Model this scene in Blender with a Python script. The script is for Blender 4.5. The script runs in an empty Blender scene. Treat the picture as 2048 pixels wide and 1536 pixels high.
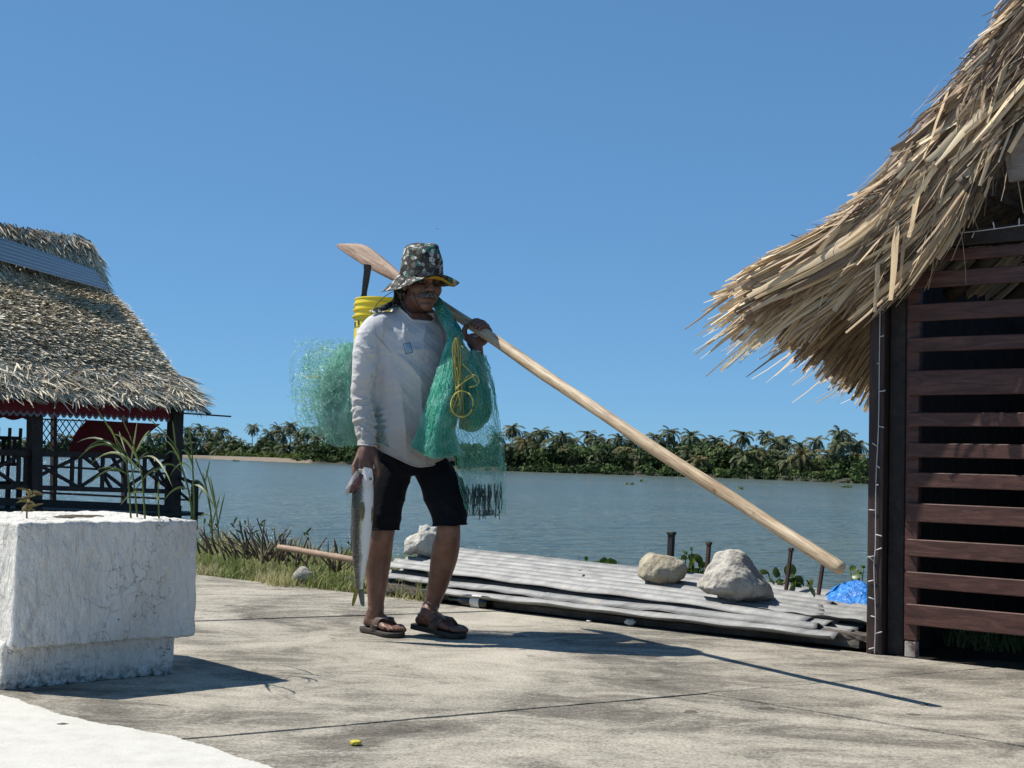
import bpy, math, random
import numpy as np
from mathutils import Vector, Matrix
from mathutils.bvhtree import BVHTree

random.seed(7)
RNG = np.random.default_rng(7)
scene = bpy.context.scene
COL = scene.collection

# ------------------------------------------------------------------ camera
CAM = np.array([0.0, 0.0, 0.767])
FPX = 2730.0                                  # focal length in pixels of a 2048 px wide frame
PITCH = math.atan(154 / FPX)
ROLL = 0.026
_f = np.array([0, math.cos(PITCH), math.sin(PITCH)])
_u0 = np.array([0, -math.sin(PITCH), math.cos(PITCH)])
_r0 = np.array([1.0, 0, 0])
_r = _r0 * math.cos(ROLL) + _u0 * math.sin(ROLL)
_u = -_r0 * math.sin(ROLL) + _u0 * math.cos(ROLL)
cam_data = bpy.data.cameras.new('camera')
cam_data.sensor_width = 36.0
cam_data.lens = 36.0 * FPX / 2048.0
cam_data.clip_start = 0.05
cam_data.clip_end = 9000
cam = bpy.data.objects.new('camera', cam_data)
COL.objects.link(cam)
cam.matrix_world = Matrix(((_r[0], _u[0], -_f[0], CAM[0]), (_r[1], _u[1], -_f[1], CAM[1]),
                           (_r[2], _u[2], -_f[2], CAM[2]), (0, 0, 0, 1)))
scene.camera = cam

# ------------------------------------------------------------------ sky, sun, exposure
SUN_DIR = np.array([-0.68, 0.18, 1.0]); SUN_DIR /= np.linalg.norm(SUN_DIR)
SUN_ELEV = math.asin(SUN_DIR[2])
SUN_AZ = math.atan2(SUN_DIR[0], SUN_DIR[1])   # clockwise from +Y
world = bpy.data.worlds.new('World')
scene.world = world
world.use_nodes = True
wn = world.node_tree
bg = wn.nodes['Background']
sky = wn.nodes.new('ShaderNodeTexSky')
sky.sky_type = 'NISHITA'
sky.sun_disc = False
sky.sun_elevation = SUN_ELEV
sky.sun_rotation = SUN_AZ
sky.altitude = 0
sky.air_density = 0.6
sky.dust_density = 0.0
sky.ozone_density = 6.0
sky_gamma = wn.nodes.new('ShaderNodeGamma'); sky_gamma.inputs['Gamma'].default_value = 0.45   # even, deep blue tropical sky
sky_tint = wn.nodes.new('ShaderNodeMix'); sky_tint.data_type = 'RGBA'; sky_tint.blend_type = 'MULTIPLY'
sky_tint.inputs[0].default_value = 1.0; sky_tint.inputs[7].default_value = (0.80, 1.44, 2.02, 1)
wn.links.new(sky.outputs['Color'], sky_gamma.inputs['Color'])
wn.links.new(sky_gamma.outputs['Color'], sky_tint.inputs[6])
wn.links.new(sky_tint.outputs[2], bg.inputs['Color'])
bg.inputs['Strength'].default_value = 0.118
sun_data = bpy.data.lights.new('sun', 'SUN')
sun_data.energy = 5.0
sun_data.angle = math.radians(0.5)
sun_data.color = (1.0, 0.95, 0.86)
sun = bpy.data.objects.new('sun', sun_data)
COL.objects.link(sun)
sun.rotation_euler = Vector(SUN_DIR).to_track_quat('Z', 'Y').to_euler()
sun.location = (-6, 2, 9)
scene.view_settings.view_transform = 'Standard'
scene.view_settings.look = 'None'
scene.view_settings.gamma = 1.0
scene.view_settings.use_curve_mapping = False
scene.view_settings.exposure = 0.35
scene.cycles.max_bounces = 8
scene.cycles.transparent_max_bounces = 12

# ------------------------------------------------------------------ layout helpers
def ray(px, py):
    d = _f + _r * ((px - 1024) / FPX) + _u * ((768 - py) / FPX)
    return d / np.linalg.norm(d)
def at(px, py, y):                       # point on the sight line through a photo pixel at a depth of y metres
    d = ray(px, py)
    return CAM + d * (y / d[1])
def ground(px, py, z=0.0):
    d = ray(px, py)
    return CAM + d * ((z - CAM[2]) / d[2])
def on_plane(px, py, P0, N):
    d = ray(px, py)
    return CAM + d * (np.dot(np.asarray(P0) - CAM, N) / np.dot(d, N))
def unit(v):
    v = np.asarray(v, float)
    return v / (np.linalg.norm(v, axis=-1, keepdims=True) + 1e-12)
def lerp(a, b, t): return a + (b - a) * t
def hnoise(P, scale=1.0, seed=0):        # cheap smooth vector noise from summed sines, about -1..1
    P = np.asarray(P, float) * scale
    r = np.random.default_rng(seed)
    out = np.zeros(P.shape[:-1])
    for k in range(6):
        w = r.normal(size=P.shape[-1]) * (1.0 + 0.55 * k)
        out += np.sin(P @ w + r.uniform(0, 6.28)) / (1 + 0.45 * k)
    return out / 2.6

# ------------------------------------------------------------------ object helpers
def tag(o, label=None, cat=None, group=None, kind=None):
    if label: o['label'] = label
    if cat: o['category'] = cat
    if group: o['group'] = group
    if kind: o['kind'] = kind
    return o
def root_of(o):
    return o if o.parent is None else root_of(o.parent)
def empty(name, loc, label=None, cat=None, group=None):
    o = bpy.data.objects.new(name, None)
    o.empty_display_size = 0.1
    o.location = [float(c) for c in loc]
    COL.objects.link(o)
    return tag(o, label, cat, group)
def mesh_data(name, V, F, smooth=False, rnd=None):
    V = np.asarray(V, float)
    me = bpy.data.meshes.new(name)
    if isinstance(F, np.ndarray):
        n, k = F.shape
        me.vertices.add(len(V)); me.vertices.foreach_set('co', V.ravel())
        me.loops.add(n * k); me.loops.foreach_set('vertex_index', F.ravel().astype(np.int32))
        me.polygons.add(n)
        me.polygons.foreach_set('loop_start', np.arange(0, n * k, k, dtype=np.int32))
        me.update(calc_edges=True)
    else:
        me.from_pydata([tuple(v) for v in V], [], [list(map(int, f)) for f in F])
    me.validate()
    if smooth:
        me.polygons.foreach_set('use_smooth', np.ones(len(me.polygons), dtype=bool))
    if rnd is not None and len(me.vertices) == len(rnd):
        a = me.attributes.new('rnd', 'FLOAT', 'POINT')
        a.data.foreach_set('value', np.asarray(rnd, np.float32))
    me.update()
    return me
def mk(name, V, F, mat, parent=None, smooth=False, rnd=None, origin=None):
    """one mesh object; V in world coordinates (parents carry only a translation)"""
    V = np.asarray(V, float)
    if parent is not None:
        off = np.array(root_of(parent).location)
    else:
        off = np.asarray(origin if origin is not None else (0, 0, 0), float)
    me = mesh_data(name, V - off, F, smooth, rnd)
    me.materials.append(mat)
    o = bpy.data.objects.new(name, me)
    COL.objects.link(o)
    if parent is not None:
        o.parent = parent
    else:
        o.location = off
    return o
def join(parts):
    V, F, n = [], [], 0
    for v, f in parts:
        V.append(np.asarray(v, float)); F += [[int(i) + n for i in q] for q in f]; n += len(v)
    return np.vstack(V), F
def box(c, ax, ay, az):                   # centre and three half-axis vectors
    c, ax, ay, az = (np.asarray(k, float) for k in (c, ax, ay, az))
    V = [c + sx * ax + sy * ay + sz * az for sz in (-1, 1) for sy in (-1, 1) for sx in (-1, 1)]
    F = [[0, 2, 3, 1], [4, 5, 7, 6], [0, 1, 5, 4], [2, 6, 7, 3], [0, 4, 6, 2], [1, 3, 7, 5]]
    if np.dot(np.cross(ax, ay), az) < 0: F = [f[::-1] for f in F]
    return np.array(V), F
def bbox3(c, ax, ay, az, b=0.004):        # a box with chamfered edges
    hx, hy, hz = (np.linalg.norm(k) for k in (ax, ay, az))
    X, Y, Z = unit(ax), unit(ay), unit(az)
    V, idx = [], {}
    b = min(b, hx * .45, hy * .45, hz * .45)
    for sx in (-1, 1):
        for sy in (-1, 1):
            for sz in (-1, 1):
                for k in range(3):
                    p = [hx - b, hy - b, hz - b]; p[k] += b
                    idx[sx, sy, sz, k] = len(V)
                    V.append(np.asarray(c) + X * sx * p[0] + Y * sy * p[1] + Z * sz * p[2])
    F = []
    S = (-1, 1)
    for k in range(3):
        a, d = [(1, 2), (0, 2), (0, 1)][k]
        for s in S:
            q = []
            for sa, sd in ((-1, -1), (1, -1), (1, 1), (-1, 1)):
                t = [0, 0, 0]; t[k] = s; t[a] = sa; t[d] = sd
                q.append(idx[t[0], t[1], t[2], k])
            F.append(q)
    for k in range(3):
        a, d = [(1, 2), (0, 2), (0, 1)][k]
        for sa in S:
            for sd in S:
                q = []
                for s, w in ((-1, a), (1, a), (1, d), (-1, d)):
                    t = [0, 0, 0]; t[k] = s; t[a] = sa; t[d] = sd
                    q.append(idx[t[0], t[1], t[2], w])
                F.append(q)
    for sx in S:
        for sy in S:
            for sz in S:
                F.append([idx[sx, sy, sz, k] for k in range(3)])
    V = np.array(V); ctr = V.mean(0)
    out = []
    for f in F:
        p = V[f]; nrm = np.cross(p[1] - p[0], p[2] - p[0])
        out.append(f if np.dot(nrm, p.mean(0) - ctr) > 0 else f[::-1])
    return V, out
def beam(p0, p1, w, h, up=(0, 0, 1), b=0.004):
    p0, p1 = np.asarray(p0, float), np.asarray(p1, float)
    d = unit(p1 - p0); up = np.asarray(up, float)
    s = np.cross(d, up); s = unit(s) if np.linalg.norm(s) > 1e-6 else np.array([1.0, 0, 0])
    t = np.cross(s, d)
    return bbox3((p0 + p1) / 2, (p1 - p0) / 2, s * w / 2, t * h / 2, b)
def frames(P):
    T = unit(np.gradient(P, axis=0))
    ref = np.array([0.31, 0.17, 0.93]) if abs(T[0] @ np.array([0, 0, 1.0])) < .9 else np.array([0.9, .3, .1])
    N = np.zeros_like(P); n = unit(np.cross(T[0], ref))
    for i in range(len(P)):
        n = unit(n - T[i] * (n @ T[i])); N[i] = n
    return T, N, np.cross(T, N)
def catmull(P, n):
    P = np.asarray(P, float)
    if P.ndim == 1: P = P[:, None]
    K = len(P); t = np.linspace(0, K - 1, n); i = np.clip(t.astype(int), 0, K - 2); u = (t - i)[:, None]
    p0, p1, p2, p3 = P[np.clip(i - 1, 0, K - 1)], P[i], P[i + 1], P[np.clip(i + 2, 0, K - 1)]
    return 0.5 * (2 * p1 + (p2 - p0) * u + (2 * p0 - 5 * p1 + 4 * p2 - p3) * u ** 2 + (3 * p1 - p0 - 3 * p2 + p3) * u ** 3)
def tube(P, R, sides=8, cap=True):
    P = np.asarray(P, float); n = len(P)
    R = np.broadcast_to(np.asarray(R, float), (n,))
    T, N, B = frames(P)
    a = np.arange(sides) * 2 * math.pi / sides
    V = (P[:, None] + R[:, None, None] * (np.cos(a)[None, :, None] * N[:, None] + np.sin(a)[None, :, None] * B[:, None])).reshape(-1, 3)
    F = [[i * sides + j, i * sides + (j + 1) % sides, (i + 1) * sides + (j + 1) % sides, (i + 1) * sides + j] for i in range(n - 1) for j in range(sides)]
    if cap:
        F += [list(range(sides))[::-1], [(n - 1) * sides + j for j in range(sides)]]
    return V, F
def limb(P, R, n=24, sides=16):           # smooth tapering tube with rounded ends
    P = catmull(P, n); R = np.maximum(catmull(np.asarray(R, float), n)[:, 0], 0.001)
    d0, d1 = unit(P[0] - P[1]), unit(P[-1] - P[-2])
    pre = [(P[0] + d0 * R[0] * math.sin(a), R[0] * math.cos(a)) for a in (1.45, 1.0, .5)]
    post = [(P[-1] + d1 * R[-1] * math.sin(a), R[-1] * math.cos(a)) for a in (.5, 1.0, 1.45)]
    PP = np.vstack([[p for p, r in pre], P, [p for p, r in post]])
    RR = np.concatenate([[r for p, r in pre], R, [r for p, r in post]])
    return tube(PP, RR, sides)
def rings_mesh(C, A, B, e=2.0, sides=32):  # centre, two half-axis vectors per ring
    a = np.arange(sides) * 2 * math.pi / sides
    ca, sa = np.cos(a), np.sin(a)
    ca = np.sign(ca) * np.abs(ca) ** (2 / e); sa = np.sign(sa) * np.abs(sa) ** (2 / e)
    C, A, B = (np.asarray(k, float) for k in (C, A, B))
    n = len(C)
    V = (C[:, None] + ca[None, :, None] * A[:, None] + sa[None, :, None] * B[:, None]).reshape(-1, 3)
    F = [[i * sides + j, i * sides + (j + 1) % sides, (i + 1) * sides + (j + 1) % sides, (i + 1) * sides + j] for i in range(n - 1) for j in range(sides)]
    F += [list(range(sides))[::-1], [(n - 1) * sides + j for j in range(sides)]]
    return V, F
def ellip(c, r, rot=None, seg=16, rings=10):
    V = [[0, 0, 1]]
    for i in range(1, rings):
        t = math.pi * i / rings
        V += [[math.sin(t) * math.cos(2 * math.pi * j / seg), math.sin(t) * math.sin(2 * math.pi * j / seg), math.cos(t)] for j in range(seg)]
    V.append([0, 0, -1])
    F = [[0, 1 + j, 1 + (j + 1) % seg] for j in range(seg)]
    for i in range(rings - 2):
        for j in range(seg):
            a, b = 1 + i * seg + j, 1 + i * seg + (j + 1) % seg
            F.append([a, a + seg, b + seg, b])
    L = len(V) - 1
    F += [[L, 1 + (rings - 2) * seg + (j + 1) % seg, 1 + (rings - 2) * seg + j] for j in range(seg)]
    V = np.array(V) * np.asarray(r, float)
    if rot is not None: V = V @ np.asarray(rot).T
    return V + np.asarray(c, float), F
def grid_faces(nu, nv):
    i = np.arange(nu - 1)[:, None] * nv + np.arange(nv - 1)[None]
    i = i.ravel()
    return np.stack([i, i + 1, i + nv + 1, i + nv], 1)
def blades(C, S, W, N=None, fold=0.0, rnd=None):
    """leaf strips: C (n,k,3) centre lines, S (n,3) side vectors, W (n,k) half widths; folded along the middle when fold > 0"""
    n, k, _ = C.shape
    S = S[:, None] if S.ndim == 2 else S
    L = C + S * W[..., None]; R = C - S * W[..., None]
    if fold and N is not None:
        M = C + N[:, None] * (W * fold)[..., None]
        V = np.stack([L, M, R], 2); w = 3
    else:
        V = np.stack([L, R], 2); w = 2
    V = V.reshape(-1, 3)
    b = (np.arange(n)[:, None, None] * k + np.arange(k - 1)[None, :, None]) * w + np.arange(w - 1)[None, None]
    b = b.ravel()
    F = np.stack([b, b + 1, b + 1 + w, b + w], 1)
    r = None if rnd is None else np.repeat(rnd, k * w)
    return V, F, r
def strands(P, R, sides=3):
    """many thin tubes at once: P (n,k,3)"""
    n, k, _ = P.shape
    T = unit(np.gradient(P, axis=1))
    ref = unit(np.random.default_rng(3).normal(size=(n, 1, 3)))
    N = unit(np.cross(T, ref)); B = np.cross(T, N)
    a = np.arange(sides) * 2 * math.pi / sides
    R = np.broadcast_to(np.asarray(R, float), (n, k))
    V = P[:, :, None] + R[:, :, None, None] * (np.cos(a)[:, None] * N[:, :, None] + np.sin(a)[:, None] * B[:, :, None])
    V = V.reshape(-1, 3)
    b = ((np.arange(n)[:, None] * k + np.arange(k - 1)[None]) * sides).ravel()
    F = np.concatenate([np.stack([b + j, b + (j + 1) % sides, b + sides + (j + 1) % sides, b + sides + j], 1) for j in range(sides)])
    return V, F
def remesh(parts, voxel, smooth=4, factor=0.5):
    V, F = join(parts)
    me = mesh_data('tmp', V, F)
    o = bpy.data.objects.new('tmp', me); COL.objects.link(o)
    m = o.modifiers.new('r', 'REMESH'); m.mode = 'VOXEL'; m.voxel_size = voxel; m.adaptivity = 0
    if smooth:
        s = o.modifiers.new('s', 'SMOOTH'); s.factor = factor; s.iterations = smooth
    dg = bpy.context.evaluated_depsgraph_get()
    ev = bpy.data.meshes.new_from_object(o.evaluated_get(dg))
    nV = np.empty(len(ev.vertices) * 3); ev.vertices.foreach_get('co', nV)
    nN = np.empty(len(ev.vertices) * 3); ev.vertices.foreach_get('normal', nN)
    nF = [list(p.vertices) for p in ev.polygons]
    bpy.data.objects.remove(o); bpy.data.meshes.remove(me); bpy.data.meshes.remove(ev)
    if all(len(f) == 4 for f in nF): nF = np.array(nF)
    return nV.reshape(-1, 3), nF, nN.reshape(-1, 3)

# ------------------------------------------------------------------ materials
class NT:
    def __init__(s, name):
        s.m = bpy.data.materials.new(name); s.m.use_nodes = True
        s.t = s.m.node_tree; s.b = s.t.nodes['Principled BSDF']; s.out = s.t.nodes['Material Output']
    def n(s, typ, **kw):
        x = s.t.nodes.new('ShaderNode' + typ)
        for k, v in kw.items():
            if k.startswith('i_'):
                x.inputs[k[2:].replace('_', ' ')].default_value = v
            else: setattr(x, k, v)
        return x
    def l(s, a, b): s.t.links.new(a, b)
    def coord(s, scale=(1, 1, 1), rot=(0, 0, 0), kind='Object'):
        c = s.n('TexCoord'); m = s.n('Mapping'); m.inputs['Scale'].default_value = scale; m.inputs['Rotation'].default_value = rot
        s.l(c.outputs[kind], m.inputs['Vector']); return m.outputs[0]
    def noise(s, vec, scale, detail=5, rough=.55, dist=0):
        x = s.n('TexNoise'); x.inputs['Scale'].default_value = scale; x.inputs['Detail'].default_value = detail
        x.inputs['Roughness'].default_value = rough; x.inputs['Distortion'].default_value = dist
        if vec is not None: s.l(vec, x.inputs['Vector'])
        return x.outputs['Fac']
    def ramp(s, fac, stops, interp='LINEAR'):
        r = s.n('ValToRGB'); e = r.color_ramp.elements; r.color_ramp.interpolation = interp
        while len(e) < len(stops): e.new(0.5)
        for el, (p, c) in zip(e, stops):
            el.position = p; el.color = (*c, 1) if len(c) == 3 else c
        s.l(fac, r.inputs[0]); return r.outputs[0]
    def math(s, op, a, b=None, clamp=False):
        x = s.n('Math', operation=op); x.use_clamp = clamp
        for i, v in enumerate((a, b)):
            if v is None: continue
            if isinstance(v, (int, float)): x.inputs[i].default_value = v
            else: s.l(v, x.inputs[i])
        return x.outputs[0]
    def mix(s, fac, a, b, mode='MIX'):
        x = s.n('Mix', data_type='RGBA', blend_type=mode)
        for sock, v in ((x.inputs[0], fac), (x.inputs[6], a), (x.inputs[7], b)):
            if isinstance(v, (int, float)): sock.default_value = v
            elif isinstance(v, (tuple, list)): sock.default_value = (*v, 1)
            else: s.l(v, sock)
        return x.outputs[2]
    def bump(s, h, strength=.5, dist=.01, prev=None):
        x = s.n('Bump'); x.inputs['Strength'].default_value = strength; x.inputs['Distance'].default_value = dist
        s.l(h, x.inputs['Height'])
        if prev is not None: s.l(prev, x.inputs['Normal'])
        s.l(x.outputs[0], s.b.inputs['Normal']); return x.outputs[0]
    def attr(s, name='rnd'):
        x = s.n('Attribute'); x.attribute_name = name; return x.outputs['Fac']
    def set(s, **kw):
        for k, v in kw.items():
            key = {'rough': 'Roughness', 'metal': 'Metallic', 'spec': 'Specular IOR Level', 'col': 'Base Color', 'ior': 'IOR', 'sheen': 'Sheen Weight', 'coat': 'Coat Weight', 'sss': 'Subsurface Weight'}[k]
            if isinstance(v, (int, float)): s.b.inputs[key].default_value = v
            elif isinstance(v, tuple): s.b.inputs[key].default_value = (*v, 1)
            else: s.l(v, s.b.inputs[key])
        return s
    def translucent(s, col, fac):
        t = s.n('BsdfTranslucent'); mx = s.n('MixShader'); mx.inputs[0].default_value = fac
        if isinstance(col, tuple): t.inputs[0].default_value = (*col, 1)
        else: s.l(col, t.inputs[0])
        s.l(s.b.outputs[0], mx.inputs[1]); s.l(t.outputs[0], mx.inputs[2]); s.l(mx.outputs[0], s.out.inputs[0])
        return s
def pm(name, stops, scale=5, rough=.8, bump=0, bscale=None, bdist=.01, detail=6, metal=0, stretch=(1, 1, 1), rot=(0, 0, 0), spec=.5, attr=0, transl=0, dist=0, sss=0):
    t = NT(name); v = t.coord(stretch, rot)
    f = t.noise(v, scale, detail, .6, dist)
    if attr:
        a = t.attr()
        f = t.math('ADD', t.math('MULTIPLY', f, 1 - attr), t.math('MULTIPLY', a, attr))
    c = t.ramp(f, stops)
    t.set(col=c, rough=rough, metal=metal, spec=spec)
    if bump: t.bump(t.noise(v, bscale or scale * 4, 6, .65), bump, bdist)
    if transl: t.translucent(c, transl)
    return t.m
# ================================================================== THE SETTING
ZW = -1.23                                     # water level
Q1 = ground(390, 1150); Q2 = ground(1730, 1305)
UV = unit(np.array([Q2[0] - Q1[0], Q2[1] - Q1[1], 0.0]))     # along the quay edge, to the right
NV = np.array([-UV[1], UV[0], 0.0])                           # away from the camera, out over the water
PW = ground(1750, 1308)                                        # foot of the near hut's corner post
UP = np.array([0, 0, 1.0])
def HP(s, q, z): return PW + UV * s + NV * q + UP * z

# ---- concrete
def concrete():
    t = NT('weathered_concrete')
    v = t.coord((1, 1, 1), (0, 0, math.radians(12)))
    vs = t.coord((1.0, 1.7, 1), (0, 0, math.radians(14)))
    vb = t.coord((.7, 9.0, 1), (0, 0, math.radians(-10)))
    big = t.noise(v, .6, 5, .62, 1.2)
    blot = t.noise(vs, 2.6, 9, .72, 1.4)
    brush = t.noise(vb, 7.0, 5, .6, 2.6)
    fine = t.noise(v, 110, 4, .8)
    grit = t.noise(v, 60, 5, .8)
    m = t.math('ADD', t.math('MULTIPLY', big, .74), t.math('MULTIPLY', blot, .70))
    m = t.math('ADD', m, t.math('MULTIPLY', brush, .15))
    m = t.math('ADD', m, t.math('MULTIPLY', grit, .42))
    m = t.math('SUBTRACT', m, .52)
    c = t.ramp(m, [(.29, (.12, .108, .088)), (.41, (.23, .208, .172)), (.51, (.415, .378, .31)), (.66, (.57, .52, .43))])
    c = t.mix(.75, c, t.ramp(fine, [(.36, (.30, .29, .28)), (.5, (.84, .84, .84)), (.62, (1, 1, 1))]), 'MULTIPLY')
    spot = t.noise(v, 7.0, 2, .4)
    c = t.mix(t.ramp(spot, [(.72, (0, 0, 0)), (.735, (.75, .75, .75))]), c, (.07, .06, .05))
    t.set(col=c, rough=.92, spec=.2)
    b1 = t.bump(brush, .55, .010)
    b2 = t.bump(grit, .6, .006, b1)
    t.bump(fine, .6, .003, b2)
    return t.m
M_CONC = concrete()
M_JOINT = pm('joint_dirt', [(.3, (.09, .08, .065)), (.7, (.20, .18, .145))], 8, .95)
def clip(poly, p, nrm):                        # keep the side where (x - p).n <= 0
    out = []
    for i in range(len(poly)):
        a, b = poly[i], poly[(i + 1) % len(poly)]
        da, db = np.dot(a - p, nrm), np.dot(b - p, nrm)
        if da <= 0: out.append(a)
        if (da < 0 < db) or (db < 0 < da): out.append(a + (b - a) * (da / (da - db)))
    return out
def line(p, q):
    p, q = np.asarray(p)[:2], np.asarray(q)[:2]
    d = unit(q - p); return p, np.array([-d[1], d[0]])
plaza = [np.array(k, float) for k in ((-17, -7), (17, -7), (17, 26), (-17, 26))]
plaza = clip(plaza, Q1[:2], NV[:2])
J1 = line(ground(340, 1480), ground(1960, 1338))
J2 = line(ground(1420, 1388), ground(2048, 1492))
J3 = line(ground(390, 1243), ground(930, 1225))
J4 = line(ground(340, 1480), ground(130, 1900))
def inset(poly, g):
    c = poly
    n = len(poly)
    for i in range(n):
        a, b = poly[i], poly[(i + 1) % n]
        d = unit(b - a); nr = np.array([d[1], -d[0]])
        area = sum(poly[k][0] * poly[(k + 1) % n][1] - poly[(k + 1) % n][0] * poly[k][1] for k in range(n))
        if area < 0: nr = -nr
        c = clip(c, a - nr * g, nr)
    return c
def slab(poly, zt, parent, seed):
    poly = inset(poly, .0032)
    pts = []
    r = np.random.default_rng(seed)
    for i in range(len(poly)):
        a, b = poly[i], poly[(i + 1) % len(poly)]
        L = np.linalg.norm(b - a); k = max(1, int(L / .06))
        for j in range(k):
            p = a + (b - a) * j / k
            if j: p = p + r.normal(size=2) * .0022 + .003 * np.array([math.sin(p[0] * 9 + seed), math.cos(p[0] * 7)])
            pts.append(p)
    n = len(pts)
    P = np.array(pts); ctr = P.mean(0)
    Vt = np.c_[P + (ctr - P) / np.linalg.norm(ctr - P, axis=1, keepdims=True) * .005, np.full(n, zt)]
    Vm = np.c_[P, np.full(n, zt - .006)]; Vb = np.c_[P, np.full(n, zt - .14)]
    V = np.vstack([Vt, Vm, Vb])
    F = [list(range(n))] + [[i, i + n, (i + 1) % n + n, (i + 1) % n] for i in range(n)] + [[i + n, i + 2 * n, (i + 1) % n + 2 * n, (i + 1) % n + n] for i in range(n)]
    return mk('concrete_slab', V, F, M_CONC, parent)
pave = mk('pavement', np.vstack([np.c_[np.array(plaza), np.full(len(plaza), -.03)], np.c_[np.array(plaza), np.full(len(plaza), -.6)]]),
          [list(range(len(plaza))), list(range(len(plaza), 2 * len(plaza)))[::-1]] + [[i, i + len(plaza), (i + 1) % len(plaza) + len(plaza), (i + 1) % len(plaza)] for i in range(len(plaza))], M_JOINT)
tag(pave, kind='structure')
far = clip(plaza, J3[0], -J3[1]); rest = clip(plaza, J3[0], J3[1])
mid = clip(rest, J1[0], -J1[1]); near = clip(rest, J1[0], J1[1])
nl = clip(near, J2[0], J2[1]); nr_ = clip(near, J2[0], -J2[1])
for k, (pl, zt) in enumerate(((far, 0.004), (mid, 0.0), (nl, -.002), (nr_, .001))):
    if len(pl) > 2: slab(pl, zt, pave, k)
# ---- white floor patch, paler than the concrete, lower left
def whitish():
    t = NT('white_floor_surface'); v = t.coord()
    f = t.noise(v, 14, 6, .65); fine = t.noise(v, 220, 3, .7)
    c = t.ramp(f, [(.3, (.50, .485, .435)), (.5, (.56, .54, .49)), (.7, (.60, .58, .53))])
    c = t.mix(.3, c, t.ramp(fine, [(.35, (.45, .45, .43)), (.5, (1, 1, 1))]), 'MULTIPLY')
    t.set(col=c, rough=.8, spec=.3); t.bump(fine, .5, .003); return t.m
A, B = ground(-60, 1383)[:2], ground(700, 1572)[:2]
edge = [A + (B - A) * k / 160 for k in range(161)]
dv = unit(B - A); nv2 = np.array([-dv[1], dv[0]])
edge = [p + nv2 * (.022 * math.sin(i * .075 + .6) + .004 * math.sin(i * .35) + RNG.normal() * .0025) for i, p in enumerate(edge)]
pl = np.array(edge + [np.array([1.0, 1.2]), np.array([-5, 1.2]), np.array([-5, edge[0][1]])])
tag(mk('white_floor', np.c_[pl, np.full(len(pl), .007)], [list(range(len(pl)))[::-1]], whitish()), kind='structure')

# ---- water
def water():
    t = NT('river_water'); c = t.coord((1, 1, 1), (0, 0, math.radians(20)))
    c2 = t.coord((.6, 1.3, 1), (0, 0, math.radians(6)))
    w1 = t.noise(c2, 3.2, 4, .6, .3); w2 = t.noise(c2, .8, 4, .6, .3); w3 = t.noise(c, .05, 3, .5)
    col = t.ramp(w3, [(.35, (.086, .112, .088)), (.65, (.118, .138, .100))])
    t.set(col=col, rough=.16, spec=.45, ior=1.33)
    b = t.bump(w2, 1.0, .85); t.bump(w1, 1.0, .22, b)
    return t.m
wv = np.array([[-4000, -60, ZW], [4000, -60, ZW], [4000, 8000, ZW], [-4000, 8000, ZW]], float)
tag(mk('river_water', wv, [[0, 1, 2, 3]], water()), kind='structure')

# ---- near bank: earth falling from the pavement edge to the water
M_EARTH = pm('bank_earth', [(.3, (.035, .028, .018)), (.7, (.11, .09, .06))], 6, .95, .6, 30, .03)
ss = np.linspace(-14, 10, 97); qq = np.array([-.02, .25, .6, 1.2, 2.0, 2.9, 4.2]); zz = np.array([-.03, -.02, -.02, -.03, -.08, -.6, -1.5])
V = np.array([Q1 + UV * s + NV * q + UP * (z + .03 * hnoise(np.array([s, q]), 2.5, 4) * min(1, q * 3)) for s in ss + 1.7 for q, z in zip(qq, zz)])
tag(mk('river_bank', V, grid_faces(len(ss), len(qq))[:, ::-1], M_EARTH, smooth=True), kind='structure')

# ================================================================== FAR SHORE
SH = np.array([[-700, 908], [-200, 911], [100, 913], [300, 914.5], [420, 915.5], [600, 925.5], [700, 929], [850, 935.5], [1000, 941.5], [1200, 948.5], [1400, 954.5], [1560, 960], [1720, 967], [1900, 974], [2150, 984], [2500, 998]])
def shore_y(px): return np.interp(px, SH[:, 0], SH[:, 1])
def shore_d(px): return ground(px, shore_y(px), ZW)[1]
pxs = np.linspace(-650, 2450, 90)
V = []
for p in pxs:
    b = ground(p, shore_y(p), ZW); d = unit(np.array([b[0], b[1], 0]))
    for off, z in ((-1, -.3), (.6, .15), (5, .7), (25, 1.1), (160, 1.3)):
        V.append(b + d * off + UP * z)
M_SHORE = pm('shore_earth', [(.3, (.02, .02, .012)), (.7, (.045, .042, .025))], .15, .95)
tag(mk('far_shore', np.array(V), grid_faces(len(pxs), 5), M_SHORE, smooth=True), kind='structure')
M_SAND = pm('sand', [(.3, (.14, .112, .080)), (.7, (.21, .17, .122))], .3, .95)
sx = np.linspace(250, 640, 40); V = []
for p in sx:
    yb = np.interp(p, [250, 360, 420, 620, 640], [914.5, 916.8, 918.2, 926.5, 926.2])
    b = ground(p, yb, ZW); d = unit(np.array([b[0], b[1], 0])); w = 30 * min(1, (650 - p) / 120)
    V += [b - UP * .3, b + d * 1.0 + UP * .25, b + d * (3 + w) + UP * 1.15]
tag(mk('sand_beach', np.array(V), grid_faces(len(sx), 3), M_SAND, smooth=True), kind='structure')

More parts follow.
